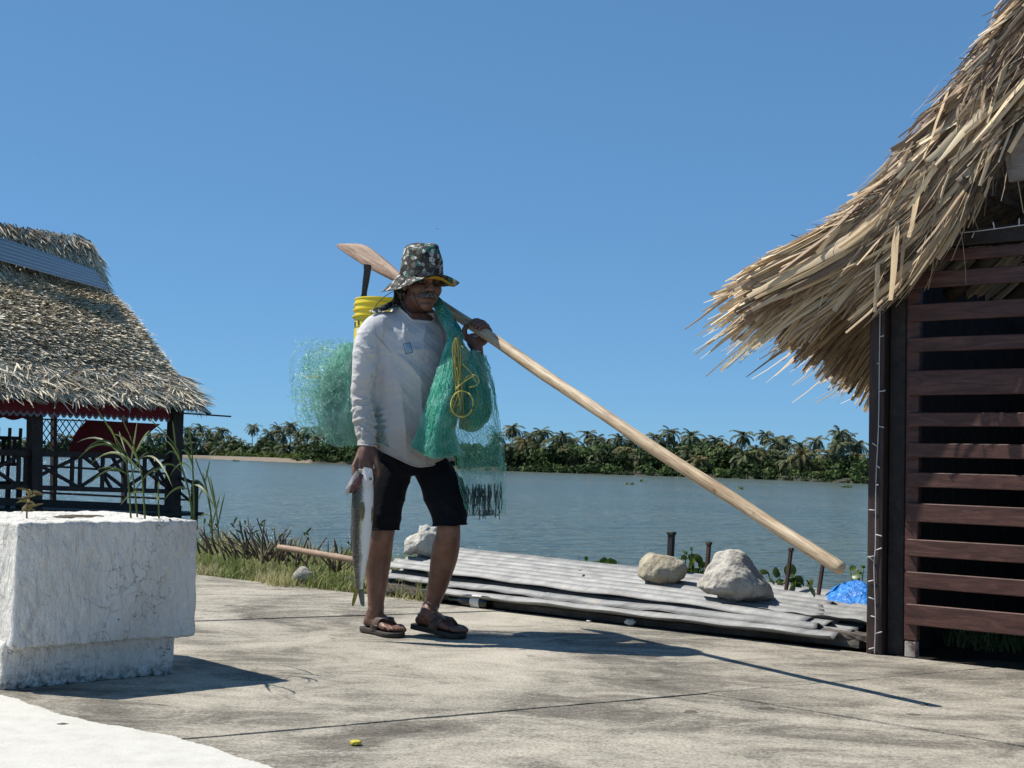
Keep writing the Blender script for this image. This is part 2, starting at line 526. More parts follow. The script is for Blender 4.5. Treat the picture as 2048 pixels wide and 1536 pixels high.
# ---- coconut palms
M_TRUNK = pm('palm_trunk', [(.3, (.20, .175, .145)), (.7, (.40, .36, .30))], 1.5, .9, stretch=(1, 1, 3))
M_FROND = pm('palm_frond', [(.15, (.022, .034, .013)), (.5, (.078, .100, .042)), (.85, (.20, .21, .10))], .8, .75, attr=.7, transl=.22)
M_FROND2 = pm('palm_frond_yellowed', [(.15, (.045, .050, .018)), (.5, (.120, .120, .040)), (.85, (.26, .21, .09))], .8, .75, attr=.7, transl=.22)
def crown_mesh(seed, nf=25):
    r = np.random.default_rng(seed)
    Vs, Fs, Rn, n0 = [], [], [], 0
    for i in range(nf):
        az = i * 2.39996 + r.normal() * .2; el = lerp(1.3, -.55, (i / (nf - 1)) ** .9) + r.normal() * .1
        L = r.uniform(.82, 1.08) * (1 if i > 4 else .75); k = 13
        P = [np.zeros(3)]; e = el
        for j in range(k - 1):
            e -= (.075 + .045 * (1 - abs(el) / 2)) * (1 + j * .06)
            P.append(P[-1] + L / (k - 1) * np.array([math.cos(az) * math.cos(e), math.sin(az) * math.cos(e), math.sin(e)]))
        P = np.array(P); T = unit(np.gradient(P, axis=0))
        side = unit(np.cross(T, UP + .01)); dn = np.cross(side, T); dn[dn[:, 2] > 0] *= -1
        col = np.clip(.62 - .25 * el / 1.3 * 0 + r.normal() * .16 + (.22 if el < -.35 else 0), 0, 1)
        for sgn in (-1, 1):
            for j in range(1, k - 1):
                for h in (0, .5):
                    p = P[j] + (P[j + 1] - P[j]) * h
                    ll = .30 * math.sin(math.pi * (j + h + 1.2) / (k + 1.0)) ** .7 * r.uniform(.75, 1.15)
                    tip = p + (side[j] * sgn * .62 + dn[j] * r.uniform(.15, .65) + T[j] * .5) * ll
                    w = T[j] * .026
                    Vs += [p - w, p + w, tip]; Fs.append([n0, n0 + 1, n0 + 2]); Rn += [np.clip(col + r.normal() * .09, 0, 1)] * 3; n0 += 3
        q = P + .010 * side; q2 = P - .010 * side
        for j in range(k - 1):
            Vs += [q[j], q2[j], q2[j + 1], q[j + 1]]; Fs.append([n0, n0 + 1, n0 + 2]); Fs.append([n0, n0 + 2, n0 + 3]); Rn += [.8] * 4; n0 += 4
    return mesh_data('crown', np.array(Vs), np.array(Fs), rnd=np.array(Rn))
crowns = [crown_mesh(s) for s in range(5)]
crowns_y = []
for c_ in crowns:
    c_.materials.append(M_FROND); d_ = c_.copy(); d_.materials.clear(); d_.materials.append(M_FROND2); crowns_y.append(d_)
def trunk_mesh(seed):
    r = np.random.default_rng(seed + 50); b = r.normal(size=2) * .05
    P = np.array([[b[0] * math.sin(t * 3) + b[1] * t * t - b[1], b[1] * math.sin(t * 2.4) + b[0] * t * t - b[0], t - 1] for t in np.linspace(0, 1, 8)])
    P -= P[-1]
    V, F = tube(P, np.linspace(.022, .013, 8), 7); me = mesh_data('trunk', V, F, True); me.materials.append(M_TRUNK); return me
trunks = [trunk_mesh(s) for s in range(5)]
def palm(px, top, off, crown_px, label, group, yellow=False, seed=0):
    d = shore_d(px) + off; r = np.random.default_rng(seed)
    cr = crown_px * d / FPX / 2 * 1.32
    apex = at(px, top + crown_px * .36, d); basez = .6
    o = empty('coconut_palm', (apex[0], apex[1], basez), label, 'palm tree', group)
    k = seed % 5; H = apex[2] - basez
    t = bpy.data.objects.new('trunk', trunks[k]); COL.objects.link(t); t.parent = o; t.location = (0, 0, H); t.scale = (H * .9, H * .9, H); t.rotation_euler = (0, 0, r.uniform(0, 6.28))
    c = bpy.data.objects.new('crown', (crowns_y if yellow else crowns)[k]); COL.objects.link(c); c.parent = o; c.location = (0, 0, H); c.scale = (cr, cr, cr * r.uniform(.9, 1.1)); c.rotation_euler = (r.normal() * .1, r.normal() * .1, r.uniform(0, 6.28))
ORD = ['first', 'second', 'third', 'fourth', 'fifth', 'sixth', 'seventh', 'eighth', 'ninth', 'tenth', 'eleventh', 'twelfth', 'thirteenth', 'fourteenth', 'fifteenth', 'sixteenth', 'seventeenth', 'eighteenth', 'nineteenth', 'twentieth', 'twenty-first', 'twenty-second', 'twenty-third', 'twenty-fourth', 'twenty-fifth', 'twenty-sixth']
SKY_L = [(340, 858), (388, 862), (420, 856), (540, 860), (566, 862), (598, 858), (631, 864), (660, 856), (300, 868), (322, 862), (374, 851), (402, 846), (441, 851), (463, 866), (478, 874), (506, 843), (527, 868), (556, 850), (582, 842), (616, 851), (645, 851), (672, 862), (712, 858), (775, 860)]
SKY_M = [(1042, 868), (1126, 860), (992, 858), (1025, 847), (1062, 862), (1083, 853), (1110, 866), (1143, 869), (1176, 857), (1194, 865), (1212, 872), (1238, 862), (1262, 868)]
SKY_R = [(1312, 857), (1341, 855), (1383, 861), (1402, 874), (1432, 868), (1486, 857), (1531, 858), (1552, 872), (1569, 864), (1600, 878), (1631, 867), (1679, 849), (1697, 862), (1716, 872)]
FR_L = [(370, 884), (405, 888), (438, 890), (470, 890), (512, 890), (572, 880), (612, 888), (355, 872), (387, 870), (425, 872), (452, 880), (490, 884), (545, 886), (598, 868), (632, 872)]
FR_M = [(1034, 893), (1098, 896), (1135, 902), (1205, 892), (1252, 894), (1014, 880), (1052, 874), (1075, 886), (1118, 884), (1150, 884), (1228, 882), (1280, 902), (1186, 916)]
FR_R = [(1396, 906), (1488, 896), (1560, 893), (1580, 906), (1622, 902), (1694, 908), (1378, 892), (1412, 884), (1438, 898), (1460, 880), (1512, 884), (1534, 892), (1603, 890), (1640, 924), (1676, 878), (1655, 892), (1712, 898)]
sd = 0
for lst, txt, off, cpx, grp in (
        (SKY_L, '{} tall palm from the left on the skyline left of the fisherman', 26, 44, 'palms on the skyline of the far shore'),
        (SKY_M, '{} tall skyline palm counted rightwards from the net to the paddle', 24, 48, 'palms on the skyline of the far shore'),
        (SKY_R, '{} tall skyline palm counted rightwards from the paddle to the near hut', 22, 50, 'palms on the skyline of the far shore'),
        (FR_L, '{} lower palm from the left behind the sandy beach across the water', 14, 46, 'lower palms in front of the far skyline'),
        (FR_M, '{} lower palm rightwards from the net, in front of the far thicket', 6, 52, 'lower palms in front of the far skyline'),
        (FR_R, '{} lower palm rightwards from the paddle, in front of the far thicket', 5, 56, 'lower palms in front of the far skyline')):
    for i, (px, top) in enumerate(sorted(lst)):
        sd += 1
        palm(px, top - 3 + ((sd * 53) % 13 - 6) * .6, off + (sd * 7) % 9, cpx * (0.88 + .24 * ((sd * 37) % 11) / 10) * (.86 if px < 700 else 1), txt.format(ORD[i]), grp, yellow=(cpx > 50 and sd % 3 == 0) or px == 1640, seed=sd)
# palms behind the huts keep the row going
for i, (px, top) in enumerate(((40, 870), (130, 862), (210, 868))):
    sd += 1; palm(px, top, 24, 46, '{} far palm from the left glimpsed through the left hut railing'.format(ORD[i]), 'far palms behind the huts', seed=sd)
for i, (px, top) in enumerate(((1760, 855), (1850, 862), (1930, 850))):
    sd += 1; palm(px, top, 24, 46, '{} far palm to the right of the near hut post, hidden by its wall'.format(ORD[i]), 'far palms behind the huts', seed=sd)

# ---- broadleaf thicket between and below the palms (nobody could count it)
def leaf_cloud(C, Rr, per, size, seed, tone, flat=1.0):
    r = np.random.default_rng(seed)
    n = len(C)
    dirs = unit(r.normal(size=(n, per, 3)))
    rad = r.uniform(.55, 1.08, size=(n, per, 1)) * (1 + .18 * np.sin(dirs[..., :1] * 5 + r.uniform(0, 6, (n, 1, 1))))
    P = C[:, None] + dirs * rad * Rr[:, None]
    P = P.reshape(-1, 3); m = len(P)
    nrm = unit(dirs.reshape(-1, 3) * .8 + r.normal(size=(m, 3)) * .7 + UP * .35)
    a = unit(np.cross(nrm, r.normal(size=(m, 3)))); b = np.cross(nrm, a)
    sz = (size if np.isscalar(size) else np.repeat(size, per)[:, None]) * r.uniform(.6, 1.4, size=(m, 1))
    V = np.stack([P - a * sz, P + b * sz * .6, P + a * sz, P - b * sz * .6], 1).reshape(-1, 3)
    F = np.arange(m * 4).reshape(m, 4)
    tn = np.clip(np.repeat(tone, per) + r.normal(size=m) * .12, 0, 1)
    return V, F, np.repeat(tn, 4)
M_LEAF = pm('thicket_leaves', [(.1, (.014, .026, .010)), (.45, (.046, .078, .024)), (.75, (.092, .138, .042)), (1, (.16, .19, .06))], .3, .8, spec=.2, attr=.85, transl=.2)
r = np.random.default_rng(11)
C, Rr, tone = [], [], []
def lobes(n, x0, x1, ytop, offr, rad, tones):
    for _ in range(n):
        px = r.uniform(x0, x1); d = shore_d(px) + r.uniform(*offr)
        yt = np.interp(px, ytop[0], ytop[1]); yb = shore_y(px) - 1.5
        k = d / FPX; rr = r.uniform(*rad) * k
        y = lerp(yb - rad[0] * .5, yt, r.uniform(0, 1) ** .8)
        C.append(at(px, y, d)); Rr.append([rr * 1.25, rr, rr * .85]); tone.append(np.clip(r.uniform(*tones), 0, 1))
lobes(620, 640, 2450, ([640, 690, 1000, 1250, 1420, 1560, 1720, 2450], [908, 898, 900, 898, 902, 912, 922, 914]), (3, 26), (9, 19), (.15, .75))
lobes(170, 1000, 1460, ([1000, 1460], [904, 886]), (15, 30), (9, 16), (.30, .8))
lobes(210, 600, 1000, ([600, 640, 1000], [920, 890, 892]), (2, 20), (7, 12), (.15, .65))
lobes(120, 1000, 2400, ([1000, 2400], [932, 962]), (-2.5, 3), (7, 13), (.3, .85))
lobes(110, 640, 2400, ([640, 1000, 1400, 1720, 2400], [926, 938, 951, 963, 990]), (-3.5, 0), (4, 7), (.1, .5))
lobes(300, -650, 640, ([-650, 300, 420, 640], [892, 886, 888, 890]), (16, 32), (8, 14), (.1, .6))
C, Rr, tone = np.array(C), np.array(Rr), np.array(tone)
V, F, rn = leaf_cloud(C, Rr, 60, Rr[:, 1] * .34, 12, tone)
tag(mk('shore_thicket', V, F, M_LEAF, rnd=rn), 'dark green broadleaf thicket under the palms along the far shore', 'thicket', kind='stuff')
C, Rr, tone = [], [], []
lobes(90, 420, 640, ([420, 470, 640], [913, 907, 910]), (3, 13), (5, 8), (.55, .95))
C, Rr, tone = np.array(C), np.array(Rr), np.array(tone)
M_LEAF2 = pm('low_bright_leaves', [(.1, (.03, .055, .012)), (.6, (.085, .13, .025)), (1, (.14, .18, .045))], .3, .8, spec=.2, attr=.8, transl=.2)
V, F, rn = leaf_cloud(C, Rr, 60, Rr[:, 1] * .3, 13, tone)
tag(mk('beach_scrub', V, F, M_LEAF2, rnd=rn), 'bright green low scrub behind the sandy beach', 'scrub', kind='stuff')
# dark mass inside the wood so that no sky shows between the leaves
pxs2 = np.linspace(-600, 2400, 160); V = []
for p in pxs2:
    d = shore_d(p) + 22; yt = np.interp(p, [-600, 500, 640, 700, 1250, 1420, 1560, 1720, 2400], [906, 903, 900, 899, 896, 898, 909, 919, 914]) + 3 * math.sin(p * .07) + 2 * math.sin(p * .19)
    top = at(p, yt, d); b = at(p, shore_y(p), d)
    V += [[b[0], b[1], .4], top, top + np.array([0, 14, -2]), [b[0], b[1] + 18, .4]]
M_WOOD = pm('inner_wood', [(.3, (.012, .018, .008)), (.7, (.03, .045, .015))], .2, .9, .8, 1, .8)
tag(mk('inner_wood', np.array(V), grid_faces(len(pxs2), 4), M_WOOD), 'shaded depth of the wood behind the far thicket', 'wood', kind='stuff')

# ---- floating water plants
M_HYA = pm('water_plant_leaf', [(.1, (.03, .06, .012)), (.6, (.10, .16, .03)), (1, (.24, .27, .07))], 3, .4, attr=.8, transl=.25)
for (px, py, w, lab) in ((1083, 943, 40, 'green raft of water plants drifting just below the net at the far bank'), (1259, 969, 15, 'small drifting water plant clump left of the paddle shaft'),
                        (1483, 979, 14, 'small drifting water plant clump right of the paddle shaft'), (1694, 975, 26, 'drifting water plant clump beside the near hut post'),
                        (475, 923, 14, 'dark water plant clump drifting off the sandy beach'), (1280, 963, 7, 'tiny drifting speck of water plant left of the paddle')):
    g0 = ground(px, py, ZW); k = g0[1] / FPX
    rr = np.random.default_rng(px)
    nC = max(3, int(w / 4)); Cc = g0 + np.c_[rr.uniform(-.5, .5, nC) * w * k, rr.uniform(-1, 1, nC) * 1.0, np.full(nC, .1)]
    V, F, rn = leaf_cloud(Cc, np.tile([4 * k, .5, 2.6 * k], (nC, 1)), 26, 1.5 * k, px, rr.uniform(.2, .9, nC))
    tag(mk('floating_plant', V, F, M_HYA, rnd=rn, origin=g0), lab, 'water plant', 'drifting water plants')

# ---- birds high over the water
M_BIRD = pm('bird_feathers', [(.3, (.015, .014, .013)), (.7, (.04, .035, .03))], 20, .7)
for (px, py, w, lab) in ((75, 308, 9, 'small dark bird high above the left hut'), (875, 458, 14, 'small dark bird above the fisherman\'s hat'), (1391, 796, 6, 'tiny dark bird low over the palms right of the paddle')):
    d = 90.0; c0 = at(px, py, d); k = d / FPX; s = w * k / 2
    root = empty('bird', c0, lab, 'bird', 'birds in flight')
    b = catmull(np.array([[-.1, .35, 0], [0, .1, .02], [0, -.25, 0], [0, -.5, .02]]) * s * .7, 8)
    V, F = tube(b + c0, np.array([.02, .09, .12, .11, .09, .07, .05, .01]) * s, 7); mk('body', V, F, M_BIRD, root, True)
    for sg in (-1, 1):
        L = np.array([[0, 0, .02], [.35 * sg, .05, .20], [.7 * sg, .0, .17], [1.0 * sg, -.15, .05]]) * s
        Cn = catmull(L, 7)[None] + c0; W = np.array([[.16, .17, .16, .14, .11, .07, .01]]) * s
        V, F, _ = blades(Cn, np.array([[0, 1.0, 0.1]]), W); mk('wing', V, F, M_BIRD, root)
# ================================================================== QUAYSIDE THINGS
def plaster():
    t = NT('white_plaster'); v = t.coord(); vz = t.coord((1, 1, .45))
    big = t.noise(vz, 4, 6, .62, .2); fine = t.noise(v, 45, 5, .7); lump = t.noise(vz, 30, 5, .62, .3)
    vor = t.n('TexVoronoi', feature='DISTANCE_TO_EDGE'); vor.inputs['Scale'].default_value = 7
    wv_ = t.n('VectorMath', operation='ADD')
    ns = t.n('TexNoise'); ns.inputs['Scale'].default_value = 6; ns.inputs['Detail'].default_value = 5; t.l(v, ns.inputs['Vector'])
    t.l(v, wv_.inputs[0]); t.l(ns.outputs['Color'], wv_.inputs[1]); t.l(wv_.outputs[0], vor.inputs['Vector'])
    crk = t.ramp(vor.outputs['Distance'], [(.0, (1, 1, 1)), (.02, (0, 0, 0))])
    msk = t.ramp(t.noise(v, 3.1, 3, .5), [(.40, (0, 0, 0)), (.52, (1, 1, 1))])
    cf = t.math('MULTIPLY', crk, msk)
    c = t.ramp(big, [(.25, (.54, .51, .45)), (.5, (.68, .655, .60)), (.75, (.75, .73, .68))])
    stain = t.ramp(t.noise(vz, 9, 7, .75), [(.58, (0, 0, 0)), (.72, (.6, .6, .6))])
    c = t.mix(stain, c, (.33, .31, .27)); c = t.mix(cf, c, (.22, .20, .17))
    sep = t.n('SeparateXYZ'); co = t.n('TexCoord'); t.l(co.outputs['Object'], sep.inputs[0])
    dirt = t.math('MULTIPLY', t.ramp(sep.outputs['Z'], [(.0, (1, 1, 1)), (.06, (0, 0, 0))]), t.ramp(fine, [(.42, (0, 0, 0)), (.58, (1, 1, 1))]))
    c = t.mix(dirt, c, (.09, .085, .07))
    t.set(col=c, rough=.85, spec=.3)
    b = t.bump(lump, .9, .024); b = t.bump(fine, .55, .004, b); t.bump(t.math('MULTIPLY', cf, -1), .6, .006, b)
    return t.m
M_PLAS = plaster()
# ---- the white planter
Br, Bl = ground(347, 1348), ground(4, 1381)
pe = unit(Br - Bl); pg = np.array([-pe[1], pe[0], 0])
planter = empty('concrete_planter', (Br + Bl) / 2, 'white plastered concrete planter block on a narrower plinth, lower left', 'planter')
def rough_box(c0, ex, ey, z0, z1, vox, sm, amp, seed):
    b = box((c0 + ex / 2 + ey / 2) + UP * (z0 + z1) / 2, ex / 2, ey / 2, UP * (z1 - z0) / 2)
    V, F, N = remesh([b], vox, sm)
    return V + N * (amp * hnoise(V, 14, seed) + amp * .6 * hnoise(V, 45, seed + 1))[:, None], F
plan_dep = .62
blk_r = on_plane(391, 1265, Br - pg * .04, pg); blk_l = on_plane(24, 1290, blk_r, pg); blk_l[2] = 0; blk_r[2] = 0
V, F = rough_box(Bl, Br - Bl, pg * plan_dep, 0, .15, .009, 1, .004, 3); mk('plinth', V, F, M_PLAS, planter, True)
ztop = at(390, 1040, blk_r[1])[2]
zbot = at(388, 1272, blk_r[1])[2]
# block with a hollow for the soil
w_ = .20
ex, ey = blk_r - blk_l, pg * (plan_dep + .09); e_, g_ = unit(ex), unit(ey)
hb = (ztop - .004 - zbot) / 2
shell = [box(blk_l + ex / 2 + ey / 2 + UP * (zbot + hb), ex / 2, ey / 2, UP * hb)]
for (o_, a_, b_) in ((blk_l, ex, g_ * w_), (blk_l + ey - g_ * w_, ex, g_ * w_), (blk_l, e_ * w_, ey), (blk_r - e_ * w_, e_ * w_, ey)):
    shell.append(box(o_ + a_ / 2 + b_ / 2 + UP * (zbot + ztop) / 2, a_ / 2, b_ / 2, UP * (ztop - zbot) / 2))
V, F, N = remesh(shell, .008, 1)
V = V + N * (.0035 * hnoise(V, 14, 5) + .0025 * hnoise(V * np.array([1, 1, .5]), 48, 6) + .0014 * hnoise(V * np.array([1, 1, .6]), 105, 16))[:, None]
mk('block', V, F, M_PLAS, planter, True)
soil_c = blk_l + ex / 2 + ey / 2
gx = np.linspace(-.5, .5, 14); SV = np.array([soil_c + ex * a * .30 + ex * .1 + ey * b * .16 + UP * (ztop + .004 * (1 - 8 * max(a * a, b * b)) + .003 * hnoise(np.array([a, b]), 18, 2)) for a in gx for b in gx])
mk('soil', SV, grid_faces(14, 14), M_EARTH, planter, True)

# ---- reeds
M_REED = pm('reed_green', [(.1, (.035, .060, .012)), (.5, (.10, .145, .03)), (.85, (.24, .25, .09))], 6, .5, attr=.75, transl=.3)
M_DRY = pm('dry_stalk', [(.1, (.035, .024, .016)), (.5, (.115, .075, .048)), (.9, (.26, .20, .13))], 9, .8, attr=.6)
def leaf(parent, base, tip, sag, w, mat, side=None, rn=.5, name='leaf', k=9):
    base, tip = np.asarray(base, float), np.asarray(tip, float)
    mid_ = (base + tip) / 2 + UP * sag
    t = np.linspace(0, 1, k)[:, None]
    C = (1 - t) ** 2 * base + 2 * t * (1 - t) * (2 * mid_ - (base + tip) / 2) + t ** 2 * tip
    d = unit(tip - base)
    s = unit(np.cross(d, np.array([0.25, -1, .35]))) if side is None else side
    W = w * (.48 if mat is M_REED and name == 'leaf' and k == 9 else 1) * np.sin(np.pi * np.clip(t[:, 0] * .92 + .08, 0, 1)) ** .6
    V, F, r_ = blades(C[None], s[None], W[None], np.array([[0, -1.0, 0]]), .35, np.array([rn]))
    return mk(name, V, F, mat, parent, rnd=r_)
def reed(d, base, pts, leaves, label, rad=.0045):
    b = at(*base, d); b2 = b.copy()
    P = np.array([at(x, y, d) for x, y in pts])
    if base[1] > 1015 and base[0] < 380: P = np.vstack([[P[0][0], P[0][1], ztop - .03], P])
    o = empty('reed_plant', P[0], label, 'reed', 'green reeds by the planter')
    V, F = tube(catmull(P, 14), np.linspace(rad, rad * .45, 14), 6); mk('stem', V, F, M_REED, o, True, rnd=np.full(len(V), .55))
    for i, (bx, by, tx, ty, sg, w) in enumerate(leaves):
        dd = d + RNG.normal() * .03
        leaf(o, at(bx, by, d), at(tx, ty, d + RNG.normal() * .12), sg, w, M_REED, rn=float(np.clip(.45 + RNG.normal() * .22, 0, 1)))
RD = float(soil_c[1]) - .02
reed(RD, (262, 1040), [(262, 1040), (258, 980), (252, 920), (232, 885)], [(252, 925, 150, 888, .05, .008), (250, 915, 160, 915, .06, .008), (256, 950, 190, 942, .02, .006), (250, 905, 190, 812, .0, .006), (258, 965, 300, 905, .03, .007), (232, 885, 215, 850, .01, .005)], 'leftmost green reed rising behind the planter rim, leaves arching left')
reed(RD + .05, (275, 1040), [(275, 1040), (270, 985), (262, 930), (250, 900)], [(262, 930, 150, 925, .07, .008), (266, 960, 175, 975, .05, .007), (262, 925, 275, 840, .0, .006), (268, 985, 330, 938, .03, .007), (250, 900, 238, 862, .0, .005)], 'green reed second from left behind the planter rim, bushy with many leaves')
reed(RD - .06, (290, 1040), [(290, 1040), (287, 990), (283, 945), (272, 905), (260, 872)], [(284, 950, 180, 930, .06, .010), (282, 935, 225, 868, .03, .008), (286, 985, 240, 1012, .02, .008), (272, 905, 300, 860, .01, .007), (278, 920, 345, 975, .05, .008), (260, 872, 245, 840, 0, .004)], 'tallest green reed above the middle of the planter rim, broad arching leaves')
reed(RD + .02, (318, 1040), [(318, 1040), (317, 1000), (316, 968)], [(317, 1000, 310, 985, .0, .012), (316, 975, 318, 962, 0, .006)], 'short green reed shoot with one upright leaf above the planter rim')
reed(RD + .1, (386, 1046), [(386, 1046), (378, 985), (362, 930), (350, 890), (300, 838)], [(362, 930, 330, 912, .03, .007), (370, 955, 300, 958, .05, .008), (352, 895, 345, 840, 0, .006), (375, 975, 430, 1020, .04, .009), (366, 940, 330, 880, .02, .006)], 'green reed at the planter\'s right corner, stem leaning left')
reed(RD + .16, (388, 1046), [(388, 1046), (388, 1000), (386, 950), (384, 905), (380, 860)], [(386, 945, 330, 975, .06, .009), (386, 935, 360, 905, .03, .010), (388, 990, 325, 1005, .04, .008), (384, 905, 375, 850, 0, .006), (387, 960, 418, 1000, .02, .010)], 'upright green reed at the planter\'s right corner')
reed(8.7, (425, 1085), [(425, 1085), (422, 1030), (415, 985), (405, 955), (390, 915)], [(420, 1020, 405, 945, .02, .011), (424, 1050, 440, 990, .0, .012), (416, 985, 395, 1005, .05, .012), (410, 965, 420, 920, 0, .009), (423, 1035, 390, 1048, .04, .010)], 'green reed on the bank right of the planter, broad drooping leaves', .007)
reed(8.9, (438, 1075), [(438, 1075), (434, 1035), (430, 1000)], [(434, 1035, 410, 935, .02, .012), (436, 1050, 450, 985, .01, .010), (432, 1010, 420, 950, 0, .008)], 'shorter green reed on the bank beside the dry stalks', .006)
# small dry weed left of the reeds
wd = empty('dry_weed', at(55, 1030, RD - .25), 'small brown dry weed above the left end of the planter rim', 'weed')
P = np.array([[at(55, 1031, RD - .25)[0], at(55, 1031, RD - .25)[1], ztop - .06], at(54, 1015, RD - .25), at(57, 1000, RD - .25), at(63, 982, RD - .25)])
V, F = tube(catmull(P, 9), .003, 5); mk('stem', V, F, M_DRY, wd, True, rnd=np.full(len(V), .5))
M_DRYLEAF = pm('dry_leaf', [(.1, (.10, .07, .03)), (.6, (.22, .17, .06)), (1, (.34, .28, .12))], 20, .8, attr=.7, transl=.2)
for i in range(34):
    t = RNG.uniform(0, 1); p = catmull(P, 30)[int(8 + t * 21)]; q = p + np.array([RNG.normal() * .03, RNG.normal() * .03, RNG.normal() * .016]) * .75
    leaf(wd, p, q, .004, .0042, M_DRYLEAF, rn=RNG.uniform(0, 1), k=4)

# ---- bank grass and dry stalks (left of the sheets)
def QE(s, q, z=0.0): return Q1 + UV * s + NV * q + UP * z
M_GRASS = pm('bank_grass', [(.05, (.07, .11, .02)), (.4, (.18, .24, .06)), (.7, (.36, .34, .14)), (1, (.58, .50, .28))], 5, .7, attr=.85, transl=.3)
def grass(n, s0, s1, q0, q1, hgt, w, seed, tone):
    r = np.random.default_rng(seed)
    s = r.uniform(s0, s1, n); q = q0 + (q1 - q0) * r.uniform(0, 1, n) ** 1.25 + .06 * np.sin(s * 5) + .03 * np.sin(s * 13)
    base = Q1 + s[:, None] * UV + q[:, None] * NV - UP * .03
    clump = .6 + .5 * hnoise(np.c_[s, q], 5, seed) + .25 * hnoise(np.c_[s, q], 15, seed + 1)
    h = hgt * np.clip(clump, .25, 1.5) * r.uniform(.5, 1.2, n)
    az = r.uniform(0, 6.28, n); ln = r.uniform(.15, 1.0, n)
    hd = np.c_[np.cos(az), np.sin(az), np.zeros(n)]
    t = np.linspace(0, 1, 5)[None, :, None]
    C = base[:, None] + UP * (h[:, None, None] * (t - .35 * ln[:, None, None] * t ** 2.2)) + hd[:, None] * (h * ln)[:, None, None] * .75 * t ** 1.8
    side = unit(np.cross(hd, UP) + r.normal(size=(n, 3)) * .3)
    W = w * r.uniform(.6, 1.3, n)[:, None] * np.array([1, .95, .8, .5, .06])[None]
    tn = np.clip(tone + .25 * hnoise(np.c_[s, q], 3, seed + 5) + r.normal(size=n) * .2, 0, 1)
    return blades(C, side, W, rnd=tn)
parts_ = [grass(17000, -3.2, 2.0, -.02, 2.1, .20, .0034, 21, .5), grass(4200, -2.4, 1.95, -.05, .35, .13, .0032, 22, .95), grass(2500, 1.9, 5.0, .75, 1.3, .12, .004, 23, .45)]
V = np.vstack([p[0] for p in parts_]); off_ = np.cumsum([0] + [len(p[0]) for p in parts_[:-1]])
F = np.vstack([p[1] + o for p, o in zip(parts_, off_)]); rn = np.concatenate([p[2] for p in parts_])
tag(mk('bank_grass', V, F, M_GRASS, rnd=rn), 'mixed green and straw coloured grass along the pavement edge', 'grass', kind='stuff')
def stalk_clump(name, d, cx, cy, n, spread, hpx, lean, label, seed, leaves=3):
    r = np.random.default_rng(seed); b0 = at(cx, cy, d); b0[2] = max(-.25, b0[2])
    o = empty(name, b0, label, 'reed stubble', 'dry reed stubble on the bank')
    k = d / FPX
    for i in range(n):
        b = b0 + np.array([r.normal() * spread * k, r.normal() * .12, -.03])
        L = hpx * k * r.uniform(.45, 1.15); l = lean + r.normal() * .38; dy = r.normal() * .3
        dr = unit(np.array([l, dy, 1.0])); P = np.array([b, b + dr * L * .5 + r.normal(size=3) * .008, b + dr * L + UP * -.02 * abs(l)])
        rad = r.uniform(.004, .009)
        V, F = tube(catmull(P, 5), np.linspace(rad, rad * r.uniform(.35, .9), 5), 5)
        mk('stalk', V, F, M_DRY, o, True, rnd=np.full(len(V), np.clip(r.normal(.45, .28), 0, 1)))
    for i in range(leaves):
        b = b0 + np.array([r.normal() * spread * k, r.normal() * .1, r.uniform(.3, .8) * hpx * k])
        q = b + np.array([r.normal() * .06, 0, .05 + r.normal() * .03])
        leaf(o, b, q * .5 + b * .5, .006, .007, M_REED, rn=r.uniform(.2, .7), k=6)
stalk_clump('dry_reed_stubble', 9.0, 425, 1098, 12, 16, 62, -.5, 'sparse dry reed stubble right beside the planter', 1, 6)
stalk_clump('dry_reed_stubble', 9.1, 500, 1106, 26, 20, 78, -.55, 'dense brown dry reed stubble leaning left on the grassy bank', 2, 7)
stalk_clump('dry_reed_stubble', 8.9, 545, 1112, 26, 15, 74, .05, 'upright brown reed stubble beside the end of the bamboo pole', 3, 5)
stalk_clump('dry_reed_stubble', 8.6, 608, 1120, 12, 16, 62, .12, 'thin dark reed stubble behind the bamboo pole', 4, 4)
stalk_clump('dry_reed_stubble', 8.2, 680, 1130, 13, 12, 62, -.1, 'dry reed stubble behind the hanging fish', 5, 3)
# ---- bamboo pole, concrete lump, dry leaf
M_BAMB = pm('bamboo', [(.3, (.20, .125, .085)), (.7, (.36, .25, .17))], 7, .7, .3, 40, .003, stretch=(1, 1, 1))
P = np.linspace(at(558, 1094, 8.45), at(716, 1121, 7.75), 28); rad = np.full(28, .018); rad[[6, 13, 20]] = .0205; rad[[5, 7, 12, 14, 19, 21]] = .0185
V, F = tube(P, rad, 10); tag(mk('bamboo_pole', V, F, M_BAMB, smooth=True, origin=P[0]), 'brown bamboo pole lying slanted across the grass left of the fisherman', 'pole')
def rock(name, c, size, label, seed, mat, cuts=9, vox=.012, amp=.012, grp=None, rough_amp=.006, keep=.78):
    r = np.random.default_rng(seed)
    V, F = ellip((0, 0, 0), (1, 1, 1), seg=28, rings=18)
    for _ in range(cuts):
        n_ = unit(r.normal(size=3)); d_ = r.uniform(keep - .12, keep + .1)
        h = V @ n_; V = V - n_ * np.maximum(h - d_, 0)[:, None]
    V[:, 2] = np.maximum(V[:, 2], -.62)
    V = V * np.asarray(size) + np.asarray(c)
    V, F, N = remesh([(V, F)], vox, 1)
    V = V + N * (amp * hnoise(V, 9, seed) + amp * .5 * hnoise(V, 24, seed + 1) + rough_amp * hnoise(V, 70, seed + 2))[:, None]
    o = mk(name, V - [0, 0, 0], F, mat, smooth=True, origin=np.array([c[0], c[1], V[:, 2].min()]))
    return tag(o, label, 'rock', grp)
